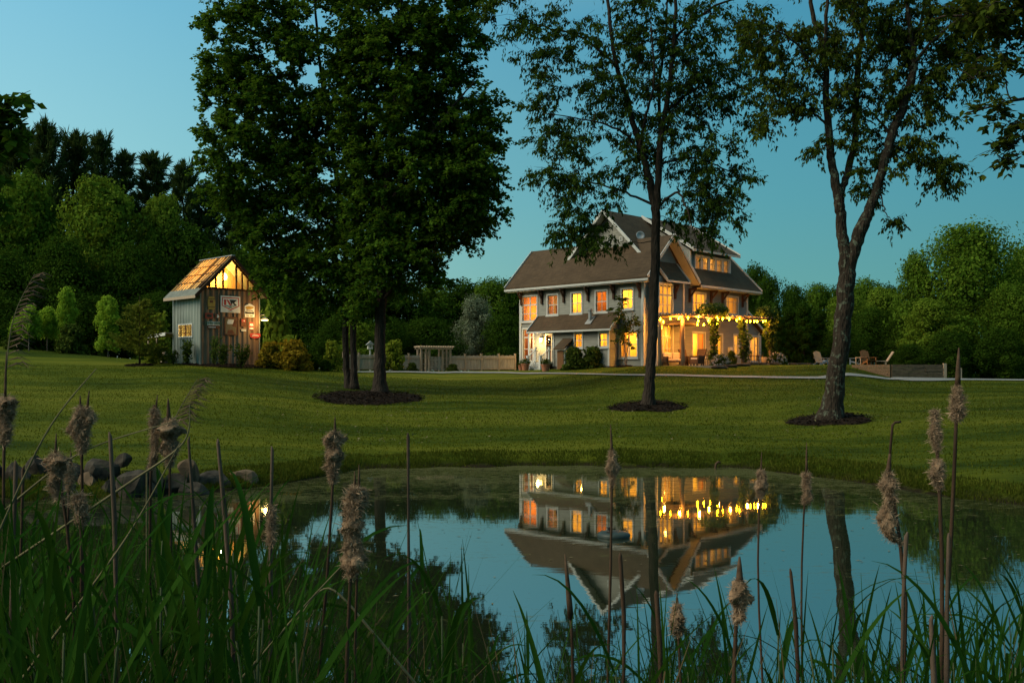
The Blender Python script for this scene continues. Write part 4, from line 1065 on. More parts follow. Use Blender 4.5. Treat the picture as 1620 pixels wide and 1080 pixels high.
kind('thick', dec_crown(108, UH, 12.0, 32000, 0.27, 0.0, 26), trunk_mesh(UH*.6,.2,8), M['wood_c'], M['bark_dark'])
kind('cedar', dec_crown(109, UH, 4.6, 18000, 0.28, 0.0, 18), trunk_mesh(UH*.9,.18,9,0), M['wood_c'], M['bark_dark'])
PRng = random.Random(5)
def plant(name, key, px, top, D, wpx, label, group=None, cat='tree', zb=None):
    g = ground(px, D)
    if zb is not None: g[2] = zb
    H = CZ + (HZ-top)/F*D - g[2]; cr, tr = KIND[key]
    wid = {'round_a':9.5,'round_b':8,'round_c':10.5,'round_d':11,'pine_a':6.5,'pine_b':5.2,'pale':8.5,'thick':12,'cedar':4.6}.get(key, UNITW.get(key, 8))
    sxy = (wpx/F*D)/wid; sz = H/UH
    e = empty(name, g, PRng.uniform(0,6.28)); tag(e, label, cat, group)
    for nm, me in (('crown', cr), ('trunk', tr)):
        o = bpy.data.objects.new(nm, me); COL.objects.link(o); o.parent = e; o.scale = (sxy, sxy, sz)
    return e
UNITW = {}
GW = 'trees of the wood behind the lawns'
pin = 'dark pine rising above the leafy trees of the left wood'
for px, top, D, w in ((35,215,104,120),(72,204,102,95),(120,222,106,105),(158,224,104,85),(196,252,105,75),(243,255,108,110),(290,268,106,90),(330,300,108,90),(-20,235,104,120),(-60,225,104,120),(375,330,108,100)):
    plant('pine_tree', PRng.choice(('pine_a','pine_b')), px, top-4, D, w*1.35, pin, 'pines on the left skyline')
plant('broadleaf_tree', 'round_b', 165, 278, 90, 175, 'broad bright green tree, largest of the left wood, below the pines')
plant('broadleaf_tree', 'round_a', 45, 282, 92, 165, 'rounded green tree at the left edge below the pines')
plant('broadleaf_tree', 'round_b', 255, 305, 93, 110, 'narrow green tree beside the broad bright one, above the shed roof')
lw = 'dark leafy tree in the shaded depth of the left wood'
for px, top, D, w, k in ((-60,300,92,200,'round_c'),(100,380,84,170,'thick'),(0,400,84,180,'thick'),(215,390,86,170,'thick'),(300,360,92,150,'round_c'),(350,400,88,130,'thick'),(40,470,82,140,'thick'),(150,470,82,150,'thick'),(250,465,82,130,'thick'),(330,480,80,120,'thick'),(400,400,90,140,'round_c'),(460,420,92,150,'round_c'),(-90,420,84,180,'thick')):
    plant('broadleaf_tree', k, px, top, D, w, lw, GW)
mw_ = 'dark green tree of the belt behind the fence'
for px, top, D, w, k in ((430,470,86,130,'thick'),(500,455,88,150,'thick'),(565,450,92,150,'round_c'),(630,448,94,150,'round_c'),(690,452,97,140,'round_a'),(735,450,98,130,'round_c'),(775,444,96,120,'round_a'),(815,446,98,120,'round_c'),(540,500,84,120,'thick'),(610,505,84,120,'thick'),(680,505,86,120,'thick'),(800,500,88,110,'thick'),(850,450,98,120,'round_c'),(900,470,100,140,'thick')):
    plant('broadleaf_tree', k, px, top, D, w, mw_, 'belt of trees behind the fence')
plant('blossoming_tree', 'pale', 752, 470, 90, 82, 'pale blossoming tree in the dark belt behind the fence')
plant('broadleaf_tree', 'round_b', 570, 508, 78, 80, 'small fresh green tree just behind the fence by the maple trunks')
rw = 'dark green tree in the wood right of the house'
for px, top, D, w, k in ((1130,440,100,150,'round_c'),(1190,425,96,90,'round_c'),(1215,440,94,80,'round_c'),(1255,455,104,90,'thick'),(1295,452,108,90,'round_a'),(1330,458,112,100,'round_c'),(1370,445,118,110,'round_a'),(1410,455,114,90,'round_c'),(1265,490,84,70,'thick'),(1205,500,88,90,'thick'),(1380,490,82,120,'thick'),(1430,500,80,110,'thick'),(1480,470,90,130,'thick'),(1050,470,104,150,'thick'),(980,460,104,160,'thick'),(1330,520,78,90,'thick'),(1500,525,72,110,'thick'),(1580,520,72,120,'thick'),(1650,500,74,140,'thick'),(1440,545,72,70,'thick')):
    plant('broadleaf_tree', k, px, top, D, w, rw, GW)
for px, top, w in ((1248,482,40),(1272,474,42),(1296,484,40),(1232,500,36)):
    plant('cedar_tree', 'cedar', px, top, 79+PRng.uniform(-1,1), w, 'narrow dark evergreen standing close by others right of the terrace', 'narrow evergreens right of the terrace')
plant('broadleaf_tree', 'round_b', 1335, 458, 88, 85, 'light green drooping tree behind the right leaning trunk')
plant('broadleaf_tree', 'round_b', 1395, 452, 98, 95, 'pale green open tree between the leaning trunk and the big right tree')
plant('broadleaf_tree', 'round_d', 1535, 358, 78, 235, 'big rounded tree, tallest in the wood at the right')
plant('broadleaf_tree', 'round_a', 1450, 405, 80, 85, 'smaller green tree against the left side of the big rounded tree')
plant('broadleaf_tree', 'round_a', 1632, 388, 84, 170, 'green tree cut by the right edge of the frame')
plant('broadleaf_tree', 'round_d', 1600, 450, 74, 130, 'low spreading tree at the right edge before the taller ones')
plant('broadleaf_tree', 'round_c', 1730, 400, 84, 200, 'dark tree beyond the right edge of the frame')
plant('broadleaf_tree', 'round_b', 1470, 470, 74, 110, 'leafy green tree behind the timber retaining wall')

# saplings on the left rise
kind('sap', dec_crown(120, UH, 6, 9000, 0.42, 0.14, 26), trunk_mesh(UH*.85,.16,20,4,.14), M['sapling'], M['bark_pale']); UNITW['sap'] = 6
kind('sapr', dec_crown(121, UH, 9, 5000, 0.65, 0.40, 12), trunk_mesh(UH*.8,.2,21,4,.2), M['sapling'], M['bark_pale']); UNITW['sapr'] = 9
kind('bush', dec_crown(122, UH, 12, 4000, 1.35, 0.0, 22), trunk_mesh(UH*.5,.2,22,6,.3), M['shrub'], M['bark_dark']); UNITW['bush'] = 12
kind('gold', dec_crown(123, UH, 14, 4200, 1.35, 0.06, 22), trunk_mesh(UH*.6,.35,23,8,.4), M['golden'], M['bark_dark']); UNITW['gold'] = 14
kind('lime', dec_crown(124, UH, 10, 1800, 1.45, 0.05, 14), trunk_mesh(UH*.8,.2,24,6,.3), M['lime'], M['bark_dark']); UNITW['lime'] = 10
kind('bushd', dec_crown(125, UH, 13, 5000, 1.1, 0.0, 24), trunk_mesh(UH*.5,.2,25,6,.3), M['wood_c'], M['bark_dark']); UNITW['bushd'] = 13
plant('sapling', 'sap', 105, 451, 71, 36, 'tallest columnar young tree on the left rise')
plant('sapling', 'sap', 171, 465, 68, 42, 'columnar young tree right of the tallest, left of the shed')
plant('sapling', 'sapr', 46, 482, 70, 42, 'small standard tree with a bare stem at the far left')
plant('sapling', 'sapr', 75, 484, 71.5, 36, 'small standard tree with a bare stem beside the tall column')
plant('sapling', 'sapr', 28, 505, 72, 30, 'lowest bare-stemmed young tree at the far left')
plant('shrub', 'bush', 112, 515, 70, 46, 'bushy green shrub below the tallest columnar young tree', None, 'shrub')
plant('shrub', 'bush', 22, 527, 71, 30, 'round green shrub at the far left of the rise', None, 'shrub')
plant('shrub', 'bushd', 2, 522, 74, 34, 'dark rounded shrub cut by the left frame edge', None, 'shrub')
plant('shrub', 'lime', 250, 498, 68, 46, 'upright green shrub behind the lean-to of the shed', None, 'shrub')
plant('shrub', 'lime', 245, 545, 62, 34, 'loose yellow-green shrub under the lean-to of the shed', None, 'shrub')
def twiggy(px, top, D, wpx, label, seed, mat='shrub', leafL=.16, nst=7):
    """a loose open shrub: bare stems fanning from the foot, leaves strung along them"""
    g = ground(px, D); H = CZ+(HZ-top)/F*D-g[2]; W = wpx/F*D/2; rng = np.random.default_rng(seed); e = empty('shrub', g); tag(e, label, 'shrub')
    m = MB(); pos = []; dd = []
    for i in range(nst):
        a = rng.uniform(0,6.28); r = W*rng.uniform(.35,1.05); h = H*rng.uniform(.6,1.0); tip = np.array([r*math.cos(a), r*math.sin(a), h])
        mid = tip*np.array([.35,.35,.55]); m.tube([(0,0,-.05), tuple(mid), tuple(tip)], [.014,.010,.004], 4, cap=False)
        k = int(h/.022); t = .18+.82*rng.random(k)[:,None]**.8; c = 2*(1-t)*t*mid + t*t*tip
        pos.append(c+rng.normal(size=(k,3))*.045*(1+W)); dd.append(unit(rng.normal(size=(k,3))*.8+np.array([0,0,.25])))
    m.build('stem', M['bark_dark'], e, True); pos = np.concatenate(pos); dd = np.concatenate(dd); s = .6+.8*rng.random(len(pos))
    link('foliage', np_mesh('foliage', leaf_quads(pos, dd, leafL*s, leafL*.5*s, rng), 4), M[mat], e)
# young conifer with tiers
def young_conifer():
    base = on_ground(221, 578); rng = np.random.default_rng(77); H = (578-468)/F*base[1]; pos = []; dr = []
    tr = MB(); tr.tube([(0,0,-0.1),(0,0,H*.5),(0,0,H)], [0.07,0.045,0.012], 6)
    for i in range(13):
        z = H*(0.14+0.8*i/13); ln = (1.75*(1-z/H)**0.75+0.25)
        for b in range(6):
            g = rng.uniform(0,6.28); l = ln*rng.uniform(.75,1.1); tip = np.array([math.cos(g)*l, math.sin(g)*l, z+l*0.33])
            tr.tube([(0,0,z), tuple(np.array([tip[0]*.5,tip[1]*.5,z+l*0.1])), tuple(tip)], [.014,.009,.004], 4, cap=False)
            m = int(70*l/1.2)+14; t = rng.random(m)**0.8
            c = np.stack([tip[0]*t, tip[1]*t, z + l*(0.12*t+0.21*t*t)], 1) + rng.normal(size=(m,3))*np.array([.07,.07,.035])
            pos.append(c); dr.append(unit(np.array([math.cos(g), math.sin(g), 0.35]) + rng.normal(size=(m,3))*0.55))
    pos = np.concatenate(pos); dr = np.concatenate(dr); s = .7+.6*rng.random(len(pos))
    e = empty('young_conifer', base); tag(e, 'young feathery conifer with tiered branches left of the shed', 'tree')
    tr.build('trunk', M['bark_dark'], e, True); link('crown', np_mesh('crown', leaf_quads(pos, dr, .19*s, .07*s, rng), 4), M['conifer'], e)
    patch('mulch_bed', base, 0.9, 0.8, M['mulch'], seed=9)
young_conifer()
plant('shrub', 'gold', 428, 543, 60.5, 46, 'golden shrub lit by the shed lamp, close to the shed corner', None, 'shrub')
plant('shrub', 'gold', 464, 540, 60.5, 56, 'larger golden spreading shrub right of the one at the shed corner', None, 'shrub')
plant('shrub', 'lime', 526, 541, 62, 30, 'small lime-green bush left of the maple trunks', None, 'shrub')
plant('shrub', 'bushd', 497, 568, 61.5, 18, 'low round bush between the golden shrub and the lime bush', None, 'shrub')
plant('shrub', 'bushd', 514, 569, 61.5, 20, 'low dark bush at the foot of the lime-green bush', None, 'shrub')
plant('shrub', 'lime', 438, 470, 74, 60, 'yellow-green sapling crown behind the shed, under the maple', None, 'shrub')
plant('shrub', 'lime', 623, 540, 66, 36, 'lime-green bush in front of the fence right of the maple trunks', None, 'shrub')
plant('shrub', 'bush', 652, 574, 66, 18, 'low bush at the foot of the fence left of the arbor', None, 'shrub')
plant('shrub', 'bush', 716, 576, 68, 20, 'low bush at the foot of the fence right of the arbor', None, 'shrub')
for (px, top, w, lab) in ((909,551,40,'left of the two rounded bushes below the porch windows'), (938,550,42,'right of the two rounded bushes below the porch windows')):
    plant('shrub', 'bush', px, top, 64.6, w, lab, None, 'shrub', zb=H0[2]-0.1)
# small multi-stem tree at the house corner
bs = np.array([*hw(-1.3, 0.55, 0)[:2], 0.0]); bs[2] = gz(bs[0], bs[1])
pxs = CX + F*bs[0]/bs[1]
grow_tree('ornamental_tree', 'small thin ornamental tree against the house wall near the corner', None, bs,
    [[(pxs,584,0,.05),(pxs+1,560,0,.04),(pxs-1,530,0,.03),(pxs-3,500,0,.02),(pxs-8,470,0,.01)], [(pxs+2,584,0.1,.04),(pxs+5,550,.1,.03),(pxs+8,520,.1,.02),(pxs+14,490,.1,.008)]],
    [(pxs-8,500,0,13,22,11),(pxs+10,510,0,16,22,13),(pxs,535,0,14,18,12),(pxs-6,478,0,6,12,5)], M['bark_pale'], M['shrub'], 41, 'flat', 4, 8, 0.17, 0.11, 1.0, 0.35)
plant_cl = patch('mulch_bed', bs, 0.55, 0.5, M['mulch'], seed=13)
# ------------------------------------------------------------------ terrace, pergola, lights
def terr(b0, b1, a0, a1, z):
    m = MB(); q = [hw(b0,a0,0), hw(b1,a0,0), hw(b1,a1,0), hw(b0,a1,0)]
    m.prism([(p[0],p[1],H0[2]+z) for p in q], (0,0,-0.8)); return m
t_o = terr(0.2, 13.5, -5.2, -0.74, 0.22).build('terrace', M['paver']); tag(t_o, kind='structure')
TZ = H0[2]+0.22
pg = empty('pergola', P(1129, 570, 62.5) * np.array([1,1,0]) + np.array([0,0,TZ])); tag(pg, 'rustic log pergola hung with string lights along the terrace', 'pergola')
pgo = np.array(pg.location)
POST = [(1044,61.2),(1080,61.4),(1129,62.4),(1176,63.8),(1219,65.6)]
BZ = CZ + (HZ-501)/F*62.0
pp = []
for i, (px, D) in enumerate(POST):
    g = np.array([(px-CX)/F*D, D, TZ if i < 4 else min(TZ, gz((px-CX)/F*D, D))]); pp.append(g)
    m = MB(); rng = random.Random(i); q = [(g[0]+rng.uniform(-.03,.03)-pgo[0], g[1]-pgo[1], z-pgo[2]) for z in np.linspace(g[2]-0.2, BZ-0.06, 6)]
    m.tube(q, [0.15,0.135,0.13,0.125,0.12,0.12], 10); m.build('post', M['pergwood'], pg, True)
m = MB()
for i in range(len(pp)-1):
    a = pp[i]; b = pp[i+1]; d = (b-a)/np.linalg.norm(b-a)
    m.tube([(*(a[:2]-d[:2]*0.3-pgo[:2]), BZ-pgo[2]), (*(b[:2]+d[:2]*0.3-pgo[:2]), BZ+0.02-pgo[2])], [0.085,0.08], 8)
m.build('beam', M['pergwood'], pg, True)
m = MB(); rng = random.Random(4)
tot = 30
for i in range(tot):
    s = i/(tot-1)*(len(pp)-1); k = min(int(s), len(pp)-2); t = s-k; a = pp[k]*(1-t)+pp[k+1]*t
    b = 0.6 + (12.9-0.6)*i/(tot-1); wl_ = hw(b, -0.78 if b < 3.6 else -0.08, 0)
    f = a[:2] + (a[:2]-wl_[:2])/np.linalg.norm(a[:2]-wl_[:2])*0.45
    zz = BZ+0.13+rng.uniform(-.02,.02)
    m.tube([(f[0]-pgo[0], f[1]-pgo[1], zz-pgo[2]), (wl_[0]-pgo[0], wl_[1]-pgo[1], zz+0.05-pgo[2])], [0.045,0.05], 6)
m.build('rafter', M['pergwood'], pg, True)
# string lights: bulbs hang on three sagging cords between the posts and the house wall
BULB = [(1044.8,505.2),(1049.3,509.3),(1060.4,504.1),(1073.7,504),(1088.5,503),(1104.8,501.5),(1104.4,507.9),(1103.3,513.3),(1113.4,513.8),(1120.4,507),(1123.6,513.8),(1134.4,503),(1135.6,505.2),(1134.9,511.6),(1143.6,504.4),(1153.7,505.2),(1165.6,506.7),(1170,504),(1175.6,507.4),(1180.8,508.6),(1187,508.2),(1193.4,508.2),(1197.9,508.2),(1207,508.2),(1211,507),(1218.1,508.5),(1043.8,514.1),(1047,519)]
fr_px = [q[0] for q in POST]; fr_D = [q[1] for q in POST]
def bulb_pos(px, py):
    D = float(np.interp(px, fr_px, fr_D)) - 0.15
    D += max(0, (py-505.5))*0.28          # the lower ones hang nearer the house
    return P(px, py, D)
bp = [bulb_pos(*b) for b in BULB]
sl = empty('string_lights', bp[0]); tag(sl, 'string of round warm light bulbs hanging under the pergola', 'string lights'); so = np.array(sl.location)
bm_ = MB(); bm_.lathe([(0.012,0.10),(0.018,0.07),(0.030,0.03),(0.037,-0.01),(0.030,-0.04),(0.015,-0.06)], (0,0,0), 8)
bme = None
for p in bp:
    if bme is None: o = bm_.build('bulb', M['bulb'], sl, True); bme = o.data
    else: o = bpy.data.objects.new('bulb', bme); COL.objects.link(o); o.parent = sl
    o.location = [float(v) for v in (p-so)]
for i_ in (1, 3, 5, 9, 13, 15, 19, 22, 25):      # the light the bulbs throw on wall and terrace
    lamp_light('string_light', bp[i_]+np.array([0.05,-0.12,-0.02]), 200, (1.0,0.36,0.05), 0.055)
m = MB()
od = sorted(range(len(bp)), key=lambda i: BULB[i][0])
for lo, hi in ((0, 507.6), (507.6, 999)):
    ids = [i for i in od if lo <= BULB[i][1] < hi]
    q = []
    for i, j in zip(ids[:-1], ids[1:]):
        a = bp[i]+np.array([0,0,.10]); b = bp[j]+np.array([0,0,.10])
        for t in (0, .25, .5, .75): q.append(a*(1-t)+b*t+np.array([0,0,-0.10*4*t*(1-t)+0.0]) - so)
    q.append(bp[ids[-1]]+np.array([0,0,.10])-so); m.tube(q, 0.009, 4)
m.build('cord', M['cord'], sl)
# vines climbing the posts
def vine(px, D, blobs, n, label, seed, mat='vine'):
    rng = np.random.default_rng(seed); base = ground(px, D); base[2] = max(base[2], TZ-0.05); pos = []
    for bx, by, rx, ry, w in blobs:
        c = P(bx, by, D-0.05); k = int(n*w); u = unit(rng.normal(size=(k,3)))*rng.random((k,1))**0.4
        r = np.array([rx/F*D, max(0.28, rx/F*D*0.7), ry/F*D]); lump = 1+0.3*np.sin(u[:,:1]*6+bx)*np.cos(u[:,2:]*5)
        pos.append(c + u*r*lump)
    pos = np.concatenate(pos); k = len(pos); d = unit(rng.normal(size=(k,3))*np.array([.7,.7,.4])+np.array([0,0,-.6])); s = .6+.8*rng.random(k)
    e = empty('climbing_vine', base); tag(e, label, 'vine')
    m = MB(); zt = P(px, 503, D)[2]-base[2]
    m.tube([(0.17*math.cos(i*1.1), 0.17*math.sin(i*1.1), zt*i/12) for i in range(13)], 0.02, 5); m.build('stem', M['bark_dark'], e, True)
    link('foliage', np_mesh('foliage', leaf_quads(pos-base, d, .20*s, .13*s, rng), 4), M[mat], e)
vine(1129, 62.4, [(1127,488,21,10,.34),(1112,492,12,7,.1),(1142,491,10,8,.1),(1130,530,7,24,.2),(1129,560,8,14,.16),(1130,510,8,12,.1)], 1500, 'leafy vine with a broad crown climbing the middle pergola post', 61)
vine(1177, 63.8, [(1177,535,8,16,.4),(1178,556,9,14,.35),(1174,515,6,10,.25)], 700, 'thin vine climbing the pergola post near the french door', 62)
vine(1220, 65.6, [(1210,492,17,10,.28),(1224,500,10,14,.2),(1219,525,10,20,.32),(1221,545,8,16,.2)], 1400, 'vine climbing the last pergola post at the right end', 63)
# umbrella
uc = P(1076, 507.5, 63.2)
um_e = empty('patio_umbrella', (uc[0], uc[1], TZ)); tag(um_e, 'open brown patio umbrella under the pergola', 'umbrella')
m = MB(); n = 8; R_ = 1.05; zc = uc[2]-TZ
vs = [(0,0,zc+0.16)] + [(R_*math.cos(2*math.pi*k/n), R_*math.sin(2*math.pi*k/n), zc-0.20) for k in range(n)] + [(R_*math.cos(2*math.pi*k/n), R_*math.sin(2*math.pi*k/n), zc-0.30) for k in range(n)]
m.add(vs, [(0,1+k,1+(k+1)%n) for k in range(n)] + [(1+k,1+n+k,1+n+(k+1)%n,1+(k+1)%n) for k in range(n)]); m.build('canopy', M['canvas'], um_e)
m = MB(); m.tube([(0,0,0.02),(0,0,zc+0.2)], 0.025, 8); m.build('pole', M['doorwood'], um_e)
m = MB(); m.lathe([(0.25,0.0),(0.25,0.05),(0.05,0.09)], (0,0,0), 14); m.build('base', M['metal'], um_e)
m = MB()
for k in range(n): m.tube([(0,0,zc+0.1),(R_*math.cos(2*math.pi*k/n)*.97, R_*math.sin(2*math.pi*k/n)*.97, zc-0.22)], 0.01, 4)
m.build('rib', M['doorwood'], um_e)
# seating
def at(px, D, rz, name, label, cat, group=None):
    g = ground(px, D); g[2] = TZ if group != 'x' else g[2]
    e = empty(name, g, rz); return tag(e, label, cat, group)
def sofa(px, D, rz, label, w=1.5):
    e = at(px, D, rz, 'patio_sofa', label, 'sofa')
    m = MB()
    for x in (-w/2+.04, w/2-.04):
        for y in (-.32,.32): m.box(x-.03,x+.03,y-.03,y+.03,0,.28)
    m.box(-w/2,w/2,-.36,.36,.24,.30); m.box(-w/2,-w/2+.07,-.36,.36,.301,.6); m.box(w/2-.07,w/2,-.36,.36,.301,.6); m.box(-w/2+.072,w/2-.072,.30,.36,.301,.78); m.build('frame', M['wicker'], e)
    for s in (-1, 1):
        m = MB(); c = s*(w/4-.02); m.box(c-w/4+.06,c+w/4-.06,-.34,.24,.302,.44); o = m.build('seat_cushion', M['cushion'], e); b = o.modifiers.new('b','BEVEL'); b.width = .04; b.segments = 2
        m = MB(); m.box(c-w/4+.06,c+w/4-.06,.13,.295,.445,.86); o = m.build('back_cushion', M['cushion'], e); b = o.modifiers.new('b','BEVEL'); b.width = .05; b.segments = 2
def wicker_chair(px, D, rz, label, group=None):
    e = at(px, D, rz, 'wicker_armchair', label, 'armchair', group)
    m = MB(); m.box(-.33,.33,-.33,.33,.12,.42); m.build('seat', M['wicker'], e)
    m = MB(); m.prism([(-.33,.27,.42),(.33,.27,.42),(.36,.46,1.08),(-.36,.46,1.08)], (0,.07,.01)); m.build('backrest', M['wicker'], e)
    for s in (-1, 1):
        m = MB(); m.box(s*.34-.05,s*.34+.05,-.34,.30,.422,.64); m.build('arm', M['wicker'], e)
    for x in (-.28,.28):
        for y in (-.28,.28):
            m = MB(); m.box(x-.03,x+.03,y-.03,y+.03,0,.118); m.build('leg', M['wicker'], e)
    m = MB(); m.box(-.27,.27,-.31,.24,.422,.52); m.build('cushion', M['cushion'], e)
def metal_chair(px, D, rz, label, group):
    e = at(px, D, rz, 'metal_chair', label, 'chair', group)
    m = MB(); m.box(-.22,.22,-.22,.22,.43,.46); m.build('seat', M['wicker'], e)
    for x in (-.2,.2):
        m = MB(); m.tube([(x,-.2,0),(x,-.2,.43)], .016, 6); m.build('leg', M['black'], e)
        m = MB(); m.tube([(x,.24,0),(x,.2,.44),(x,.27,.95)], .016, 6); m.build('leg', M['black'], e)
    m = MB(); 
    for z in (.62,.74,.86,.94): m.tube([(-.2,.22+.05*(z-.5),z),(.2,.22+.05*(z-.5),z)], .013, 5)
    m.build('back_slats', M['black'], e)
def round_table(px, D, label, r=.6, h=.73):
    e = at(px, D, 0, 'patio_table', label, 'table')
    m = MB(); m.lathe([(r,h-.03),(r,h),(r*.97,h+.005)], (0,0,0), 24); m.build('tabletop', M['doorwood'], e)
    for k in range(4):
        g = math.pi/4+k*math.pi/2; m = MB(); m.tube([(.75*r*math.cos(g),.75*r*math.sin(g),0),(.5*r*math.cos(g),.5*r*math.sin(g),h-.03)], .022, 6); m.build('leg', M['black'], e)
sofa(1066, 62.9, PHI*0.6, 'cream cushioned patio sofa under the pergola near the bay windows')
at_t = round_table(1052, 61.9, 'small dark table in front of the cream patio sofa', .38, .5)
wicker_chair(1103, 62.4, -0.9, 'dark wicker armchair with a leaning back on the terrace, between two posts')
wicker_chair(1088, 63.4, 0.7, 'dark wicker armchair behind the second pergola post', None)
round_table(1118, 64.0, 'round dining table on the terrace before the glazed door', .6)
metal_chair(1115, 62.9, 3.0, 'black metal chair before the glazed door, left of its mate', None)
metal_chair(1123, 63.1, -2.6, 'black metal chair before the glazed door, right of its mate', None)
round_table(1192, 66.5, 'wooden table outside the french door at the terrace end', .7)
metal_chair(1184, 65.7, 2.9, 'metal chair left of the table by the french door', None)
metal_chair(1200, 66.2, -2.6, 'metal chair right of the table by the french door', None)
# barrel planter and pots
def barrel(px, D, label, r=.33, h=.55, mat='cedar', plant_=None):
    g = ground(px, D); e = empty('barrel_planter', g); tag(e, label, 'planter')
    m = MB(); m.lathe([(r*.82,-.05),(r*.95,h*.3),(r,h*.6),(r*.93,h),(r*.8,h),(r*.78,h-.06)], (0,0,0), 16); m.build('tub', M[mat], e)
    for z in (.25,.75):
        m = MB(); rr_ = r*(.955 if z < .5 else .985); m.lathe([(rr_+.004,h*z-.02),(rr_+.008,h*z),(rr_+.004,h*z+.02)], (0,0,0), 16); m.build('hoop', M['metal'], e)
barrel(1212, 65.2, 'wooden half-barrel planter at the end of the terrace')
def pot(px, D, r, h, label, leaf, flowers=False):
    g = ground(px, D); e = empty('flower_pot', g); tag(e, label, 'flower pot')
    m = MB(); m.lathe([(r*.68,-.05),(r*.7,0),(r*.95,h*.82),(r*1.08,h*.83),(r*1.08,h),(r*.9,h),(r*.88,h-.05)], (0,0,0), 16); m.build('pot', M['terracotta'], e)
    rng = np.random.default_rng(int(px)); k = 240; u = unit(rng.normal(size=(k,3)))*rng.random((k,1))**.4*np.array([r*1.2,r*1.2,r*.8]) + np.array([0,0,h+r*.35])
    s = .7+.6*rng.random(k); link('plant', np_mesh('plant', leaf_quads(u, unit(rng.normal(size=(k,3))+np.array([0,0,.3])), .12*s, .08*s, rng), 4), M[leaf], e)
    if flowers:
        k = 40; u = unit(rng.normal(size=(k,3))+np.array([0,0,.4]))*np.array([r*1.25,r*1.25,r*.85]) + np.array([0,0,h+r*.4])
        link('flowers', np_mesh('flowers', leaf_quads(u, unit(rng.normal(size=(k,3))), np.full(k,.09), np.full(k,.09), rng), 4), M['petal'], e)
zf = lambda px: a_at(px, -2.2)
pot(824.5, 67.6, .22, .36, 'small terracotta pot, leftmost of the three by the porch steps', 'shrub')
pot(831, 66.9, .29, .46, 'terracotta pot with pale flowers beside the porch steps', 'shrub', True)
pot(863, 64.9, .31, .45, 'terracotta pot with a clipped bush right of the porch steps', 'shrub')
# white-flowered bushes
def rose_bush(px, D, wpx, hpx, label, seed, base_py=None):
    g = ground(px, D); rng = np.random.default_rng(seed); W = wpx/F*D/2; Hh = hpx/F*D
    e = empty('rose_bush', g); tag(e, label, 'bush')
    k = 1500; u = unit(rng.normal(size=(k,3)))*(rng.random((k,1))**.35); u[:,2] = np.abs(u[:,2]); lump = 1+.2*np.sin(u[:,:1]*7)*np.cos(u[:,1:2]*6)
    pos = u*np.array([W,W*.8,Hh])*lump; s = .7+.6*rng.random(k)
    link('foliage', np_mesh('foliage', leaf_quads(pos, unit(rng.normal(size=(k,3))+u), .13*s, .09*s, rng), 4), M['shrub'], e)
    k = 70; u = unit(rng.normal(size=(k,3))+np.array([0,-.5,.3])); u[:,2] = np.abs(u[:,2]); c = u*np.array([W,W*.8,Hh])*1.03
    f = []
    for q in c:
        m5 = 9; f.append(leaf_quads(q+rng.normal(size=(m5,3))*.025, unit(rng.normal(size=(m5,3))), np.full(m5,.08), np.full(m5,.075), rng))
    link('flowers', np_mesh('flowers', np.concatenate(f), 4), M['petal'], e)
    m = MB()
    for i in range(6): m.tube([(0,0,-.1),(rng.normal()*W*.4, rng.normal()*W*.3, Hh*.7)], [.02,.008], 5)
    m.build('stem', M['bark_dark'], e)
rose_bush(1140, 61.0, 34, 17, 'white-flowered bush below the middle pergola post', 71)
rose_bush(1229, 64.6, 32, 19, 'white-flowered bush at the far right end of the terrace', 72)
plant('shrub', 'bush', 1157, 556, 63.6, 18, 'leafy pot-high shrub with pink tips between the pergola posts', None, 'shrub', zb=TZ)
m = MB()
ub = b_at(1153.5, 0.0); uz0, uz1 = z_at(566, ub, 0), z_at(549, ub, 0)
R0.box(m, ub-.16, ub+.16, 0.003, 0.2, uz0, uz1); R0.box(m, ub-.14, ub+.14, 0.201, 0.215, uz0+.05, uz1-.05); m.build('utility_box', M['white'], house)
# edging stones along the terrace front
for i in range(10):
    q = hw(0.4+i*1.25, -5.45+0.1*math.sin(i*2.2), 0); rng = random.Random(i+50); m = MB()
    vs = []; 
    m.lathe([(.22,-.2),(.34+rng.uniform(-.05,.05),0),(.36,.08),(.28,.15),(.05,.17)], (0,0,0), 9, lambda k, z: rng.uniform(-.12,.12))
    e = m.build('edging_stone', M['rock']); e.location = (q[0], q[1], gz(q[0], q[1])); e.scale = (1.5,.8,1)
    tag(e, 'flat edging stone in the row along the terrace front', 'stone', 'edging stones along the terrace')

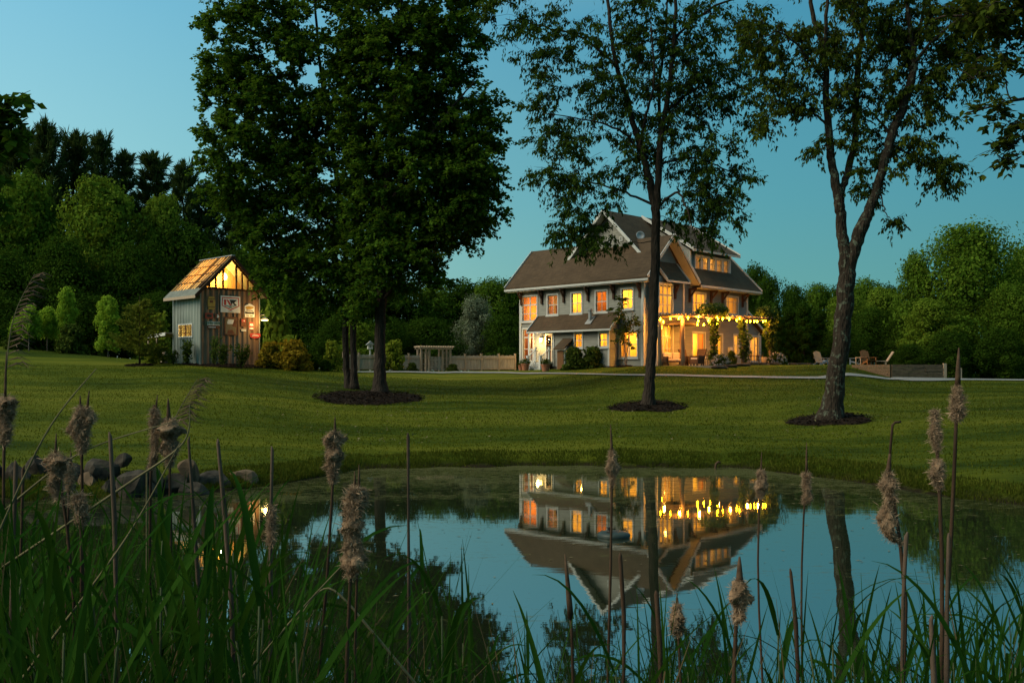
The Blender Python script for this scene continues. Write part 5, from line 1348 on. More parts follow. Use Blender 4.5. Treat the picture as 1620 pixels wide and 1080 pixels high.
# ------------------------------------------------------------------ the shed
S0 = np.array([(317.5-CX)/F*60.0, 60.0, 0.0]); S0[2] = CZ + (HZ-577.5)/F*60
shed = empty('shed', S0, PHI); tag(shed, 'tall narrow shed with glowing slatted roof and old signs on its wall', 'shed')
SW, SL_, SH_, SR = 4.05, 3.5, 4.72, 2.06
def sw(b, a, z): return S0 + V_*b + U_*a + np.array([0,0,z])
def sb_at(px, a=0.0):
    t = (px-CX)/F; p = S0 + U_*a; return (t*p[1]-p[0])/(V_[0]-t*V_[1])
def sa_at(px, b=0.0):
    t = (px-CX)/F; p = S0 + V_*b; return (p[0]-t*p[1])/(t*U_[1]-U_[0])
def sz_at(py, b, a): return CZ + (HZ-py)/F*sw(b,a,0)[1] - S0[2]
def corr(m, p0, p1, z0, z1, holes=(), pitch=0.36, amp=0.06, nrm=(0,-1)):
    """corrugated sheet between two plan points"""
    L = math.hypot(p1[0]-p0[0], p1[1]-p0[1]); n = int(L/pitch*4); 
    for i in range(n):
        q = []
        for t in (i/n, (i+1)/n):
            s = t*L/pitch; w = amp*(1 if (s % 1) < 0.32 else (0 if (s % 1) > 0.45 else 0.4)); q.append((p0[0]+(p1[0]-p0[0])*t+nrm[0]*w, p0[1]+(p1[1]-p0[1])*t+nrm[1]*w, t*L))
        zs = [(z0, z1)]
        mid = (q[0][2]+q[1][2])/2
        for h in holes:
            if h[0] < mid < h[1]: zs = [(z0,h[2]),(h[3],z1)]
        for a, b in zs:
            m.add([(q[0][0],q[0][1],a),(q[1][0],q[1][1],a),(q[1][0],q[1][1],b),(q[0][0],q[0][1],b)], [(0,1,2,3)])
# side wall with a louvred window
wa1, wa0 = sa_at(284), sa_at(305); wz0, wz1 = sz_at(532, 0, (wa0+wa1)/2), sz_at(514, 0, (wa0+wa1)/2)
m = MB(); corr(m, (0,0), (0,SL_), -0.2, SH_, [(wa0,wa1,wz0,wz1)], nrm=(-1,0)); corr(m, (SW,SL_), (SW,0), -0.2, SH_, nrm=(1,0)); corr(m, (SW,SL_), (0,SL_), -0.2, SH_, nrm=(0,1)); m.build('side_wall', M['corr'], shed)
m = MB(); corr(m, (0,0), (SW,0), -0.2, SH_, nrm=(0,-1)); m.build('front_wall', M['rusty'], shed)
for c_ in ((-0.05,0.02,-0.06,-0.028),(-0.07,-0.03,-0.027,0.10),(SW-0.02,SW+0.05,-0.06,-0.028),(-0.07,-0.03,SL_-.1,SL_+.03)):
    m = MB(); m.box(*c_,-.2,SH_); m.build('corner_trim', M['corr'], shed)
wf = MB(); wf.box(-.075,-.026,wa0-.07,wa1+.07,wz1,wz1+.08); wf.box(-.075,-.026,wa0-.07,wa1+.07,wz0-.08,wz0); wf.box(-.075,-.026,wa0-.07,wa0,wz0,wz1); wf.box(-.075,-.026,wa1,wa1+.07,wz0,wz1); wo = wf.build('window', M['white'], shed)
m = MB()
for i in range(5): z = wz0+(i+.9)*(wz1-wz0)/5.8; m.box(-.05,-.03,wa0,wa1,z-.025,z+.025)
m.box(-.055,-.028,(wa0+wa1)/2-.05,(wa0+wa1)/2+.05,wz0,wz1); m.build('louvre', M['doorwood'], wo)
# gable: studs in front, boards behind, lamp between
m = MB(); m.box(-.02,SW+.02,-.07,.07,SH_,SH_+.12); m.beam((-.10,-.02,SH_+.02),(SW/2,-.02,SH_+SR+.02),.1,.16); m.beam((SW+.10,-.02,SH_+.02),(SW/2,-.02,SH_+SR+.02),.1,.16)
for f in (.14,.25,.375,.60,.70,.80,.90):
    b = SW*f; zt = SH_+SR*(1-abs(2*f-1))-0.06; w = .05
    if zt > SH_+.15: m.box(b-w,b+w,-.05,.05,SH_+.121,zt)
m.build('gable_frame', M['bracket'], shed)
BW = wood('gable_board', (0.42,0.26,0.12), 'Z', 0.3)
m = MB()
n = 14
for i in range(n):
    f0, f1 = i/n+.004, (i+1)/n-.004
    z0 = SH_+.05; q = []
    m.add([(SW*f0,1.3+.02*(i%3),z0),(SW*f1,1.3+.02*(i%3),z0),(SW*f1,1.3+.02*(i%3),SH_+SR*(1-abs(2*f1-1))+.0),(SW*f0,1.3+.02*(i%3),SH_+SR*(1-abs(2*f0-1)))], [(0,1,2,3)])
m.build('inner_boards', BW, shed)
m = MB(); m.add([(0.03,0.03,SH_-.02),(SW-.03,0.03,SH_-.02),(SW-.03,SL_-.03,SH_-.02),(.03,SL_-.03,SH_-.02)], [(0,1,2,3)]); m.build('loft_floor', M['bracket'], shed)
m = MB(); m.add([(0,SL_,SH_),(SW,SL_,SH_),(SW/2,SL_,SH_+SR)], [(0,1,2)]); m.build('rear_gable', M['cedar'], shed)
# roof
def sroof(b, a, e=.10): return (b, a, SH_+SR*(1-abs(b-SW/2)/(SW/2)) + e)
OV = 0.42
m = MB(); m.prism([sroof(-.10,-.35), sroof(SW/2,-.35), sroof(SW/2,SL_+.3), sroof(-.10,SL_+.3)], (0,0,-.025)); m.build('roof', M['roofglow'], shed)
m = MB(); m.prism([sroof(SW/2+.002,-.35), sroof(SW+OV,-.35), sroof(SW+OV,SL_+.3), sroof(SW/2+.002,SL_+.3)], (0,0,-.025)); m.build('roof', M['corr'], shed)
m = MB(); m.prism([sroof(-OV-.12,-.37,.115), sroof(-.08,-.37,.115), sroof(-.08,SL_+.32,.115), sroof(-OV-.12,SL_+.32,.115)], (0,0,-.03)); m.build('eave_sheet', M['eave'], shed)
m = MB(); m.beam(sroof(-OV-.12,-.36,.02), sroof(-OV-.12,SL_+.3,.02), .04, .18); m.build('eave_board', M['cedar'], shed)
m = MB()
for f in (.22,.47,.73): b = -.10+(SW/2+.1)*f; m.beam(sroof(b,-.36,.125), sroof(b,SL_+.31,.125), .085, .035)
m.beam(sroof(-OV-.1,-.37,.03), sroof(SW/2,-.37,.03), .05, .2); m.beam(sroof(SW+OV,-.37,.03), sroof(SW/2,-.37,.03), .05, .2)
for i in range(1, 11):
    a = -.35+(SL_+.65)*i/11+.03*math.sin(i*2.3); m.beam(sroof(-.09,a,.112), sroof(SW/2-.02,a,.112), .035, .018)
m.build('batten', M['bracket'], shed)
m = MB(); m.beam(sroof(SW/2,-.38,.13), sroof(SW/2,SL_+.33,.13), .22, .05); m.build('ridge_cap', M['metal'], shed)
lb = sb_at(362.5); lz = sz_at(438, lb, .5)
lo = empty('loft_lamp', sw(lb, .55, lz), 0); tag(lo, 'bright bare lamp glowing in the gable of the shed', 'lamp')
m = MB(); m.lathe([(.02,-.2),(.12,-.15),(.16,0),(.12,.15),(.03,.24)], (0,0,0), 12); m.build('bulb', M['hot'], lo, True)
m = MB(); m.tube([(0,0,.24),(0,0,SR+SH_-.35-lz)], .015, 5); m.build('cord', M['cord'], lo)
lamp_light('loft_light', sw(lb-.1, .75, lz-.1), 380, (1.0,0.55,0.11), .15)
lamp_light('loft_light', sw(SW*.4, 2.3, SH_+.7), 560, (1.0,0.55,0.12), .15)
lamp_light('shed_room_light', sw(1.2, 1.5, 2.0), 200, (1.0,0.55,0.11), .15)
# shed side lamp (barn light)
bb = SW+.05; blz = sz_at(504.5, SW, 0)
bl = empty('barn_lamp', sw(bb, -.02, blz), PHI); tag(bl, 'goose-neck barn lamp shining at the right corner of the shed', 'lamp')
m = MB(); m.lathe([(.27,-.05),(.2,.03),(.08,.1),(.03,.16)], (.30,-.1,0), 14); m.build('shade', M['metal'], bl, True)
m = MB(); m.lathe([(.02,-.11),(.2,-.085),(.23,-.055),(.2,-.045)], (.30,-.1,0), 14); m.build('bulb', M['hot'], bl, True)
m = MB(); m.tube([(0,0,.1),(.1,-.05,.3),(.27,-.1,.28),(.30,-.1,.15)], .018, 6); m.build('arm', M['metal'], bl, True)
lamp_light('barn_light', sw(bb-.15, -1.0, blz-.15), 120, (1.0,0.56,0.16), .1)
# lean-to at the left of the shed
le = empty('lean_to', sw(-.1, SL_+.6, 0), PHI); tag(le, 'open lean-to with a pale roof edge joined to the left of the shed', 'lean-to')
hz = sz_at(528, 0, SL_)
m = MB(); m.prism([(-.4,-.55,hz),(2.6,-.55,hz),(2.6,2.2,hz-.12),(-.4,2.2,hz-.12)], (0,0,.09)); m.build('roof', M['cedar'], le)
m = MB(); m.beam((-.42,-.5,hz-.02),(-.42,2.25,hz-.14),.05,.2); m.build('roof_edge', M['white'], le)
for a in (.9, 2.1):
    m = MB(); m.box(-.35,-.25,a-.05,a+.05,-.5,hz-.06); m.build('post', M['cedar'], le)
m = MB(); m.box(-.33,-.27,-.5,2.1,.1,.9); m.build('board_panel', M['cedar'], le)
q = sw(SW*.4, -.6, 0); q[2] = gz(q[0], q[1]); 
bed = patch('mulch_bed', q, 3.2, 1.5, M['mulch'], seed=21)
twiggy(296, 538, 59.9, 22, 'young leafy shrub at the foot of the side wall of the shed', 81, 'shrub', .17, 9)
twiggy(274, 553, 60.6, 20, 'low shrub at the left rear foot of the shed', 82, 'shrub', .16, 7)
twiggy(338, 526, 58.9, 26, 'spindly tall plant at the left foot of the signed wall', 83, 'vine', .15, 6)
twiggy(352, 545, 58.8, 26, 'middle bushy plant at the foot of the signed wall', 84, 'shrub', .15, 9)
twiggy(381, 541, 58.9, 34, 'right fan-shaped plant at the foot of the signed wall', 85, 'shrub', .15, 11)

# ---- old signs hung on the shed wall
def text_mesh(body, size, bold=0.0):
    cu = bpy.data.curves.new('t', 'FONT'); cu.body = body; cu.size = size; cu.align_x = 'CENTER'; cu.align_y = 'CENTER'; cu.extrude = 0.004; cu.offset = bold; cu.resolution_u = 3
    o = bpy.data.objects.new('t', cu); COL.objects.link(o); bpy.context.view_layer.update()
    dg = bpy.context.evaluated_depsgraph_get(); me = bpy.data.meshes.new_from_object(o.evaluated_get(dg)); bpy.data.objects.remove(o); return me
def lettering(body, size, x, z, mat, parent, d=.02, sx=1.0, bold=0.0):
    me = text_mesh(body, size, bold); me.name = 'lettering'; o = link('lettering', me, mat, parent); o.rotation_euler = (math.radians(90),0,0); o.location = (x, -d, z); o.scale = (sx,1,1); return o
def sign(px0, px1, py0, py1, mat, label, poly=None, name='sign', cat='sign', hang=0.085):
    b0, b1 = sb_at(px0), sb_at(px1); bc = (b0+b1)/2; z1 = sz_at(py0, bc, 0); z0 = sz_at(py1, bc, 0); w, h = b1-b0, z1-z0
    e = empty(name, sw(bc, -hang, (z0+z1)/2), PHI); tag(e, label, cat, 'old signs on the shed wall')
    pl = poly or [(-.5,-.5),(.5,-.5),(.5,.5),(-.5,.5)]
    m = MB(); m.prism([(x*w, 0, z*h) for x, z in pl], (0,.02,0)); m.build('panel', M[mat], e); return e, w, h
def flat(e, w, h, poly, mat, d, name):
    m = MB(); m.prism([(x*w, -d, z*h) for x, z in poly], (0,.003,0)); return m.build(name, M[mat], e)
def ring(e, w, h, outer, inner, mat, d, name):
    m = MB(); n = len(outer); vs = [(x*w,-d,z*h) for x, z in outer] + [(x*w,-d,z*h) for x, z in inner]
    m.add(vs, [(i,(i+1)%n,n+(i+1)%n,n+i) for i in range(n)]); return m.build(name, M[mat], e)
e, w, h = sign(348, 379, 468.5, 494.5, 'signwhite', 'largest white enamel sign with red and black NK and a red shield outline')
shO = [(-.43,.42),(.43,.42),(.45,-.10),(0,-.37),(-.45,-.10)]; shI = [(-.39,.36),(.39,.36),(.40,-.08),(0,-.30),(-.40,-.08)]
ring(e, w, h, shO, shI, 'redpaint', .004, 'shield')
nk = [[(-.33,-.05),(-.33,.30),(-.22,.30),(-.10,.10),(-.10,.16),(-.02,-.05),(-.10,-.05),(-.22,.14),(-.22,-.05)]]
flat(e, w, h, [(-.33,-.06),(-.22,-.06),(-.22,.28),(-.33,.28)], 'redpaint', .004, 'letter'); flat(e, w, h, [(-.215,.28),(-.12,.28),(.06,-.06),(-.05,-.06)], 'redpaint', .004, 'letter')
flat(e, w, h, [(-.06,.28),(.05,.28),(.07,-.06),(.065,-.06)], 'black', .008, 'letter'); flat(e, w, h, [(.055,-.05),(.14,.28),(.055,.28)], 'black', .009, 'letter'); flat(e, w, h, [(.15,.28),(.33,.28),(.17,.09),(.09,.09)], 'black', .008, 'letter'); flat(e, w, h, [(.10,.11),(.18,.11),(.34,-.06),(.20,-.06)], 'black', .009, 'letter')
lettering('NORTHRUP KING', .095, 0, -.12*h, M['greenpaint'], e, sx=1.0); lettering('SEEDS', .095, 0, -.205*h, M['greenpaint'], e)
lettering('S E E D S', .085, 0, -.43*h, M['black'], e, sx=1.0)
e, w, h = sign(386, 401.5, 480, 501.5, 'signwhite', 'white house-shaped sign with a yellow blob and a black band', [(-.5,-.5),(.5,-.5),(.5,.30),(.28,.40),(0,.5),(-.28,.40),(-.5,.30)])
flat(e, w, h, [(-.44,.14),(-.25,.05),(.1,.06),(.42,.18),(.38,.27),(.1,.28),(-.1,.30),(-.4,.24)], 'yellow', .004, 'emblem'); flat(e, w, h, [(-.45,-.28),(.45,-.28),(.45,-.10),(.2,-.14),(-.2,-.14),(-.45,-.10)], 'black', .004, 'band')
lettering('Stewart', .15, 0, -.03*h, M['black'], e); [flat(e, w, h, [(x0,-.43),(x1,-.43),(x1,-.36),(x0,-.36)], 'black', .004, 'line') for x0, x1 in ((-.34,-.04),(.04,.36))]
e, w, h = sign(327.5, 339.5, 469, 489.5, 'yellow', 'dark mustard barrel-shaped sign at the upper left of the wall', [(-.38,-.5),(.38,-.5),(.48,-.25),(.5,0),(.48,.25),(.38,.5),(-.38,.5),(-.48,.25),(-.5,0),(-.48,-.25)])
for z in (-.32, 0.30): flat(e, w, h, [(-.44,z-.02),(.44,z-.02),(.44,z+.02),(-.44,z+.02)], 'black', .004, 'band')
flat(e, w, h, [(-.2,.02),(.2,.02),(.22,.2),(-.22,.2)], 'rust', .004, 'emblem')
e, w, h = sign(323.5, 336, 495, 504, 'rust', 'small rusty red sign below the barrel-shaped one'); ring(e, w, h, [(-.47,-.45),(.47,-.45),(.47,.45),(-.47,.45)], [(-.38,-.32),(.38,-.32),(.38,.32),(-.38,.32)], 'redpaint', .004, 'border'); flat(e, w, h, [(-.25,-.2),(.2,-.2),(.25,.2),(-.2,.25)], 'black', .005, 'emblem')
e, w, h = sign(339.5, 347, 496.5, 503, 'rust', 'smallest square sign with a pale figure, beside the rusty red one'); flat(e, w, h, [(-.2,-.4),(.3,-.4),(.3,.0),(.05,.35),(-.15,.3),(-.05,0)], 'signwhite', .004, 'emblem')
e, w, h = sign(327, 346.5, 508.5, 515, 'signwhite', 'long white sign with dark green lettering at the left of the wall'); lettering('JOHN DEERE', .20, 0, .1*h, M['greenpaint'], e, sx=1.0, bold=.004); flat(e, w, h, [(-.48,-.46),(.48,-.46),(.48,-.36),(-.48,-.36)], 'black', .004, 'band')
e, w, h = sign(327.5, 346.5, 515.6, 519.5, 'rust', 'narrow rusty strip sign just below the long white one'); [flat(e, w, h, [(x,-.25),(x+.06,-.25),(x+.06,.25),(x,.25)], 'signwhite', .004, 'mark') for x in (-.42,-.32,-.22,-.12,-.02,.08)]
e, w, h = sign(354, 374.5, 501.5, 530, 'signwood', 'large faded framed picture board in the middle of the wall')
ring(e, w, h, [(-.5,-.5),(.5,-.5),(.5,.5),(-.5,.5)], [(-.42,-.44),(.42,-.44),(.42,.44),(-.42,.44)], 'rust', .006, 'border'); flat(e, w, h, [(-.25,.10),(.2,.12),(.3,.35),(-.2,.36),(-.3,.2)], 'signwhite', .004, 'pale_patch'); flat(e, w, h, [(-.3,-.42),(.3,-.42),(.1,-.2),(-.2,-.22)], 'rust', .004, 'stain'); flat(e, w, h, [(.1,.0),(.38,-.05),(.38,.4),(.25,.38)], 'rust', .005, 'stain')
e, w, h = sign(380, 388.5, 504, 516.5, 'rust', 'small rust sign with a red badge right of the picture board'); flat(e, w, h, [(-.35,.05),(.35,.05),(.4,.35),(0,.45),(-.4,.35)], 'redpaint', .004, 'badge'); flat(e, w, h, [(0,.15),(.2,.15),(.15,.32),(.05,.3)], 'signwhite', .008, 'emblem')
e, w, h = sign(381, 388.5, 520.5, 524, 'signwhite', 'tiny pale strip sign under the rust one right of the picture board'); flat(e, w, h, [(-.4,-.1),(.4,-.1),(.4,.1),(-.4,.1)], 'metal', .004, 'band')
e, w, h = sign(393, 400.5, 509.5, 521.5, 'redpaint', 'red and white square sign left of the barn lamp'); flat(e, w, h, [(-.4,.0),(.4,.0),(.35,.25),(-.35,.3)], 'signwhite', .004, 'emblem'); flat(e, w, h, [(-.4,-.45),(.4,-.45),(.4,-.22),(-.4,-.22)], 'signwhite', .004, 'band')
e, w, h = sign(394.5, 411, 526.5, 535.5, 'redpaint', 'bright red lobed sign at the lower right of the wall', [(-.5,-.2),(-.35,-.4),(.0,-.5),(.35,-.4),(.5,-.1),(.5,.3),(.3,.45),(0,.38),(-.3,.45),(-.5,.35)]); [flat(e, w, h, [(x0,z-.045),(x1,z-.045),(x1,z+.045),(x0,z+.045)], 'signwhite', .004, 'line') for x0, x1, z in ((-.24,.2,.16),(-.34,-.05,-.02),(.0,.34,-.02))]

# ------------------------------------------------------------------ fence, arbor, birdhouse
FA = np.array([*P(562, 586, 66.0)[:2], 0]); FB = np.array([*P(816, 586, 70.5)[:2], 0])
def fpt(px):
    t = (px-CX)/F; d = FB-FA; s = (t*FA[1]-FA[0])/(d[0]-t*d[1]); q = FA+d*s; q[2] = gz(q[0], q[1]); return q
fdir = (FB-FA)/np.linalg.norm(FB-FA); frz = math.atan2(fdir[1], fdir[0])
def fence(pxs, label):
    o = fpt(pxs[0]); e = empty('fence', o, frz); tag(e, label, 'fence')
    pts = [fpt(p) for p in pxs]; loc = [(float(np.dot(p[:2]-o[:2], fdir[:2])), p[2]-o[2]) for p in pts]
    for x, z in loc:
        m = MB(); m.box(x-.055,x+.055,-.055,.055,z-.2,z+1.18); m.box(x-.07,x+.07,-.07,.07,z+1.181,z+1.22); m.build('post', M['cedar'], e)
    for (x0, za), (x1, zb) in zip(loc[:-1], loc[1:]):
        m = MB(); n = max(4, int((x1-x0-.12)/.105)); wd_ = (x1-x0-.12)/n
        for i in range(n):
            x = x0+.06+wd_*i; z = za+(zb-za)*(i/n); m.box(x+.006,x+wd_-.006,-.012,.012,z+.06,z+1.07+.012*((i*7) % 3)); 
        m.build('picket_panel', M['fencewood'], e)
        for zz in (.88, .12):
            m = MB(); m.beam((x0+.056,-.035,za+zz),(x1-.056,-.035,zb+zz),.04,.09); m.build('rail', M['cedar'], e)
fence([543,568,593,620.5,647,665.5], 'weathered picket fence running left of the arbor behind the maple trunks')
fence([713,735.7,761.7,789,815], 'weathered picket fence between the arbor and the house')
o = fpt(668); ar = empty('garden_arbor', o, frz); tag(ar, 'wooden garden arbor with lattice sides and a slatted top in the fence line', 'arbor')
xs_ = [float(np.dot(fpt(p)[:2]-o[:2], fdir[:2])) for p in (666, 679, 700, 712)]; TH_ = (588-551)/F*68
for x in xs_:
    for y in (-.05, .75):
        m = MB(); m.box(x-.06,x+.06,y-.06,y+.06,-.2,TH_-.1); m.build('post', M['cedar'], ar)
m = MB()
for y in (-.12, .82): m.box(xs_[0]-.18, xs_[3]+.18, y-.03, y+.03, TH_-.10, TH_+.04)
m.build('beam', M['cedar'], ar)
m = MB()
for i in range(15): x = xs_[0]-.16+i*(xs_[3]-xs_[0]+.32)/14; m.box(x-.025,x+.025,-.4,1.1,TH_+.041,TH_+.12)
m.build('rafter', M['cedar'], ar)
for x0, x1 in ((xs_[0]+.062, xs_[1]-.062), (xs_[2]+.062, xs_[3]-.062)):
    m = MB(); 
    for i in range(4): x = x0+(i+.5)*(x1-x0)/4; m.box(x-.014,x+.014,-.06,-.04,.1,TH_-.28)
    for z in (.12,.5,.9,1.25,TH_-.28): m.box(x0,x1,-.038,-.02,z-.02,z+.02)
    m.build('lattice', M['cedar'], ar)
ge = empty('garden_gate', fpt(680), frz); tag(ge, 'low picket gate standing inside the wooden arbor', 'gate')
gl_ = xs_[2]-xs_[1]-.14; m = MB()
for i in range(9): x = .02+i*(gl_-.04)/8; m.box(x-.03,x+.03,-.01,.01,.08,1.02)
m.build('pickets', M['fencewood'], ge)
m = MB(); m.box(0,gl_,.012,.04,.25,.33); m.box(0,gl_,.012,.04,.75,.83); m.build('rail', M['cedar'], ge)
q = ground(585.5, 70); bh = empty('birdhouse', q, .3); tag(bh, 'white birdhouse on a post behind the fence', 'birdhouse')
pz = P(585, 552, 70)[2]-q[2]; m = MB(); m.box(-.05,.05,-.05,.05,0,pz); m.build('post', M['white'], bh)
m = MB(); m.box(-.17,.17,-.17,.17,pz,pz+.3); m.build('box', M['white'], bh); m = MB(); m.prism([(-.3,-.28,pz+.3),(.3,-.28,pz+.3),(0,-.28,pz+.58)], (0,.56,0)); m.build('roof', M['metal'], bh)
m = MB(); m.lathe([(.045,0),(.045,.01)], (0,0,0), 10); oo = m.build('entrance', M['black'], bh); oo.rotation_euler = (math.radians(90),0,0); oo.location = (0,-.172,pz+.17)

# ------------------------------------------------------------------ chairs on the mound and the timber retaining wall
def adirondack(px, D, rz, mat, label, sc=1.0):
    g = ground(px, D); e = empty('adirondack_chair', g, rz); e.scale = (sc*.88,)*3; tag(e, label, 'garden chair')
    m = MB(); m.prism([(-.28,-.35,.36),(.28,-.35,.36),(.28,.28,.22),(-.28,.28,.22)], (0,0,.03)); m.build('seat', M[mat], e)
    m = MB()
    for i in range(5):
        x = -.26+i*.13; hh = .80+.10*math.cos((i-2)*.7); m.prism([(x-.058,.24,.22),(x+.058,.24,.22),(x+.064,.24+hh*.42,.22+hh*.95),(x-.064,.24+hh*.42,.22+hh*.95)], (0,.025,.008))
    m.build('backrest', M[mat], e)
    for s in (-1, 1):
        m = MB(); m.box(s*.36-.07,s*.36+.07,-.42,.38,.54,.57); m.build('arm', M[mat], e)
        m = MB(); m.box(s*.33-.02,s*.33+.02,-.38,-.28,0,.54); m.build('leg', M[mat], e)
        m = MB(); m.beam((s*.30,-.34,.32),(s*.30,.62,.03),.03,.11); m.build('leg', M[mat], e)
    m = MB(); m.box(-.30,.30,.36,.39,.48,.55); m.build('brace', M[mat], e)
adirondack(1299.5, 66.2, 2.2, 'bluewhite', 'pale blue-white adirondack chair, leftmost on the mound right of the house')
adirondack(1313, 67.0, -2.6, 'cedar', 'brown wooden adirondack chair beside the leftmost pale one')
adirondack(1352, 67.0, -1.9, 'bluewhite', 'pale blue-white adirondack chair half hidden behind the leaning trunk')
adirondack(1374.5, 65.8, 0.25, 'doorwood', 'dark brown adirondack chair seen from behind with a rounded back', 1.1)
g = ground(1364, 66.4); e = empty('side_table', g, .3); tag(e, 'small wooden table between the pale chair and the dark brown chair', 'table')
m = MB(); m.box(-.35,.35,-.3,.3,.52,.56); m.build('tabletop', M['cedar'], e)
for x in (-.3,.3):
    for y in (-.25,.25): m = MB(); m.box(x-.03,x+.03,y-.03,y+.03,0,.52); m.build('leg', M['cedar'], e)
g = ground(1393, 66.0); e = empty('garden_lounger', g, -.2); tag(e, 'low slatted lounger with a raised back at the right end of the chairs', 'lounger')
m = MB(); m.box(-.75,.35,-.32,.32,.28,.33); m.build('seat', M['cedar'], e)
m = MB(); m.prism([(.36,-.32,.28),(.36,.32,.28),(.78,.32,.95),(.78,-.32,.95)], (.05,0,-.03)); m.build('backrest', M['cedar'], e)
for x in (-.65,.3):
    for y in (-.27,.27): m = MB(); m.box(x-.03,x+.03,y-.03,y+.03,0,.28); m.build('leg', M['cedar'], e)
rwx = [P(1411, 590, 57.7), P(1493, 590, 58.0)]; rz0 = P(1411, 599, 57.7)[2]; rz1 = P(1411, 576.3, 57.7)[2]
e = empty('retaining_wall', (rwx[0][0], rwx[0][1], rz0)); tag(e, 'old timber retaining wall with a tapering wing beside the walk', 'retaining wall'); eo = np.array(e.location)
hT = (rz1-rz0)/4; Lw = rwx[1][0]-rwx[0][0]; dy = rwx[1][1]-rwx[0][1]; rng = random.Random(8)
for i in range(4):
    m = MB(); j = [rng.uniform(.3,.7), rng.uniform(.3,.7)]
    xs2 = [0, Lw*j[0]*.8, Lw*(.55+.2*j[1]), Lw]
    for a, b in zip(xs2[:-1], xs2[1:]):
        off = rng.uniform(-.03,.03); m.prism([(a+.008, dy*a/Lw+off, i*hT+.004-.3*(i==0)),(b-.008, dy*b/Lw+off, i*hT+.004-.3*(i==0)),(b-.008, dy*b/Lw+off,(i+1)*hT-.006),(a+.008, dy*a/Lw+off,(i+1)*hT-.006)], (.0,.25,0))
    m.build('timber', M['timber'], e)
wend = P(1349, 577.5, 59.95)-eo
for i in range(4):
    f = (i+1)/4; L_ = (0.28+0.72*f); m = MB(); off = rng.uniform(-.03,.03)
    d_ = wend*L_; m.beam((0.0-.02+off*0, 0.10, i*hT+hT/2), (d_[0], d_[1], i*hT+hT/2+0.0), .2, hT-.012); m.build('timber', M['timber'], e)
for px, lab, hh in ((1494.5,'weathered square post at the right end of the timber wall',22),(1520,'thin pale stake right of the timber wall',17)):
    q = P(px, 599, 60); q[2] = gz(q[0], q[1]); e = empty('fence_post', q); tag(e, lab, 'post'); w = .09 if hh == 22 else .05
    m = MB(); m.box(-w,w,-w,w,-.3,hh/F*60+.05); m.prism([(-w,-w,hh/F*60+.051),(w,-w,hh/F*60+.051),(w,w,hh/F*60+.051),(-w,w,hh/F*60+.051)], (0,0,.02)); m.build('shaft', M['cedar'], e)
# ------------------------------------------------------------------ boulders, pond float, pipe
def boulder(px, py, D, wpx, hpx, mat, label, seed, group='boulders on the left bank'):
    rng = np.random.default_rng(seed); W = wpx/F*D/2; Hh = hpx/F*D
    c = P(px, py, D); c[2] = c[2]-Hh*0.15
    import bmesh
    bm = bmesh.new(); bmesh.ops.create_icosphere(bm, subdivisions=3, radius=1.0)
    cuts = [(unit(rng.normal(size=3)+np.array([0,0,.35])), rng.uniform(.50,.82)) for _ in range(12)]
    for v in bm.verts:
        p = np.array(v.co)
        for n_, d_ in cuts:
            q = float(p@n_)
            if q > d_: p = p - n_*(q-d_)*0.98
        p = p*(1+.05*math.sin(p[0]*5+seed)*math.cos(p[1]*6))
        v.co = (p[0]*W*1.1, p[1]*W*.95, p[2]*Hh*1.15)
    me = bpy.data.meshes.new('boulder'); bm.to_mesh(me); bm.free()
    o = link('boulder', me, M[mat]); o.location = [float(q) for q in c]; o.rotation_euler = (rng.uniform(-.3,.3),rng.uniform(-.35,.35),rng.uniform(-.7,.7)); o.scale = (rng.uniform(.85,1.25),rng.uniform(.9,1.2),rng.uniform(.7,1.05)); tag(o, label, 'boulder', group)
gl = 'grey boulder among others on the pond bank behind the cattails'
boulder(378, 758, 23.4, 62, 40, 'rock_tan', 'largest tan boulder at the right end of the rock bank', 1)
boulder(338, 764, 22.6, 62, 34, 'rock', 'long sloping boulder leaning against the largest tan one', 2)
for i, (px, py, w, h) in enumerate(((300,742,40,26),(272,768,44,30),(306,776,36,22),(245,752,36,30),(212,758,48,34),(165,742,56,32),(140,772,44,28),(178,778,50,30),(100,748,50,34),(62,768,52,36),(60,738,40,24),(28,752,46,32),(10,778,46,32),(-20,755,50,34),(110,784,44,26),(-50,775,56,36),(235,782,40,22),(195,728,30,18),(-90,770,60,36))):
    boulder(px, py, 22.3+((740-py)*.05 if py < 760 else -(py-760)*.04), w, h, 'rock' if i % 3 else 'rock_tan', gl if i % 3 else 'tan-grey boulder wedged among the grey ones on the pond bank', 20+i)
boulder(1617, 797, 20.6, 34, 18, 'rock', 'flat stone at the waterline at the right edge', 60, None)
wp = P(971, 846, CZ*F/(848-HZ)); fl = empty('pond_float', (wp[0], wp[1], 0), .3); tag(fl, 'small round dark float with a cap, afloat on the pond', 'float')
m = MB(); m.lathe([(.20,-.05),(.262,-.02),(.275,.02),(.262,.055),(.21,.075),(.05,.082)], (0,0,0), 24); m.build('hull', plain('float_plastic', (0.022,0.034,0.030), .45, .2, 5, .05), fl, True)
m = MB(); m.lathe([(.055,.082),(.035,.10),(.035,.15),(.05,.155),(.045,.17)], (-.10,-.05,0), 10); m.build('cap', M['black'], fl, True)
pq = P(1133, 741, CZ*F/(741.5-HZ)); pi_ = empty('bent_pipe', (pq[0], pq[1], -.05)); tag(pi_, 'dark hooked pipe end sticking out of the water at the far bank', 'pipe')
m = MB(); m.tube([(0,0,-.2),(-.02,0,.1),(.0,0,.2),(.06,0,.25),(.12,0,.22)], [.03,.03,.035,.035,.03], 8); m.build('pipe', M['spike'], pi_, True)
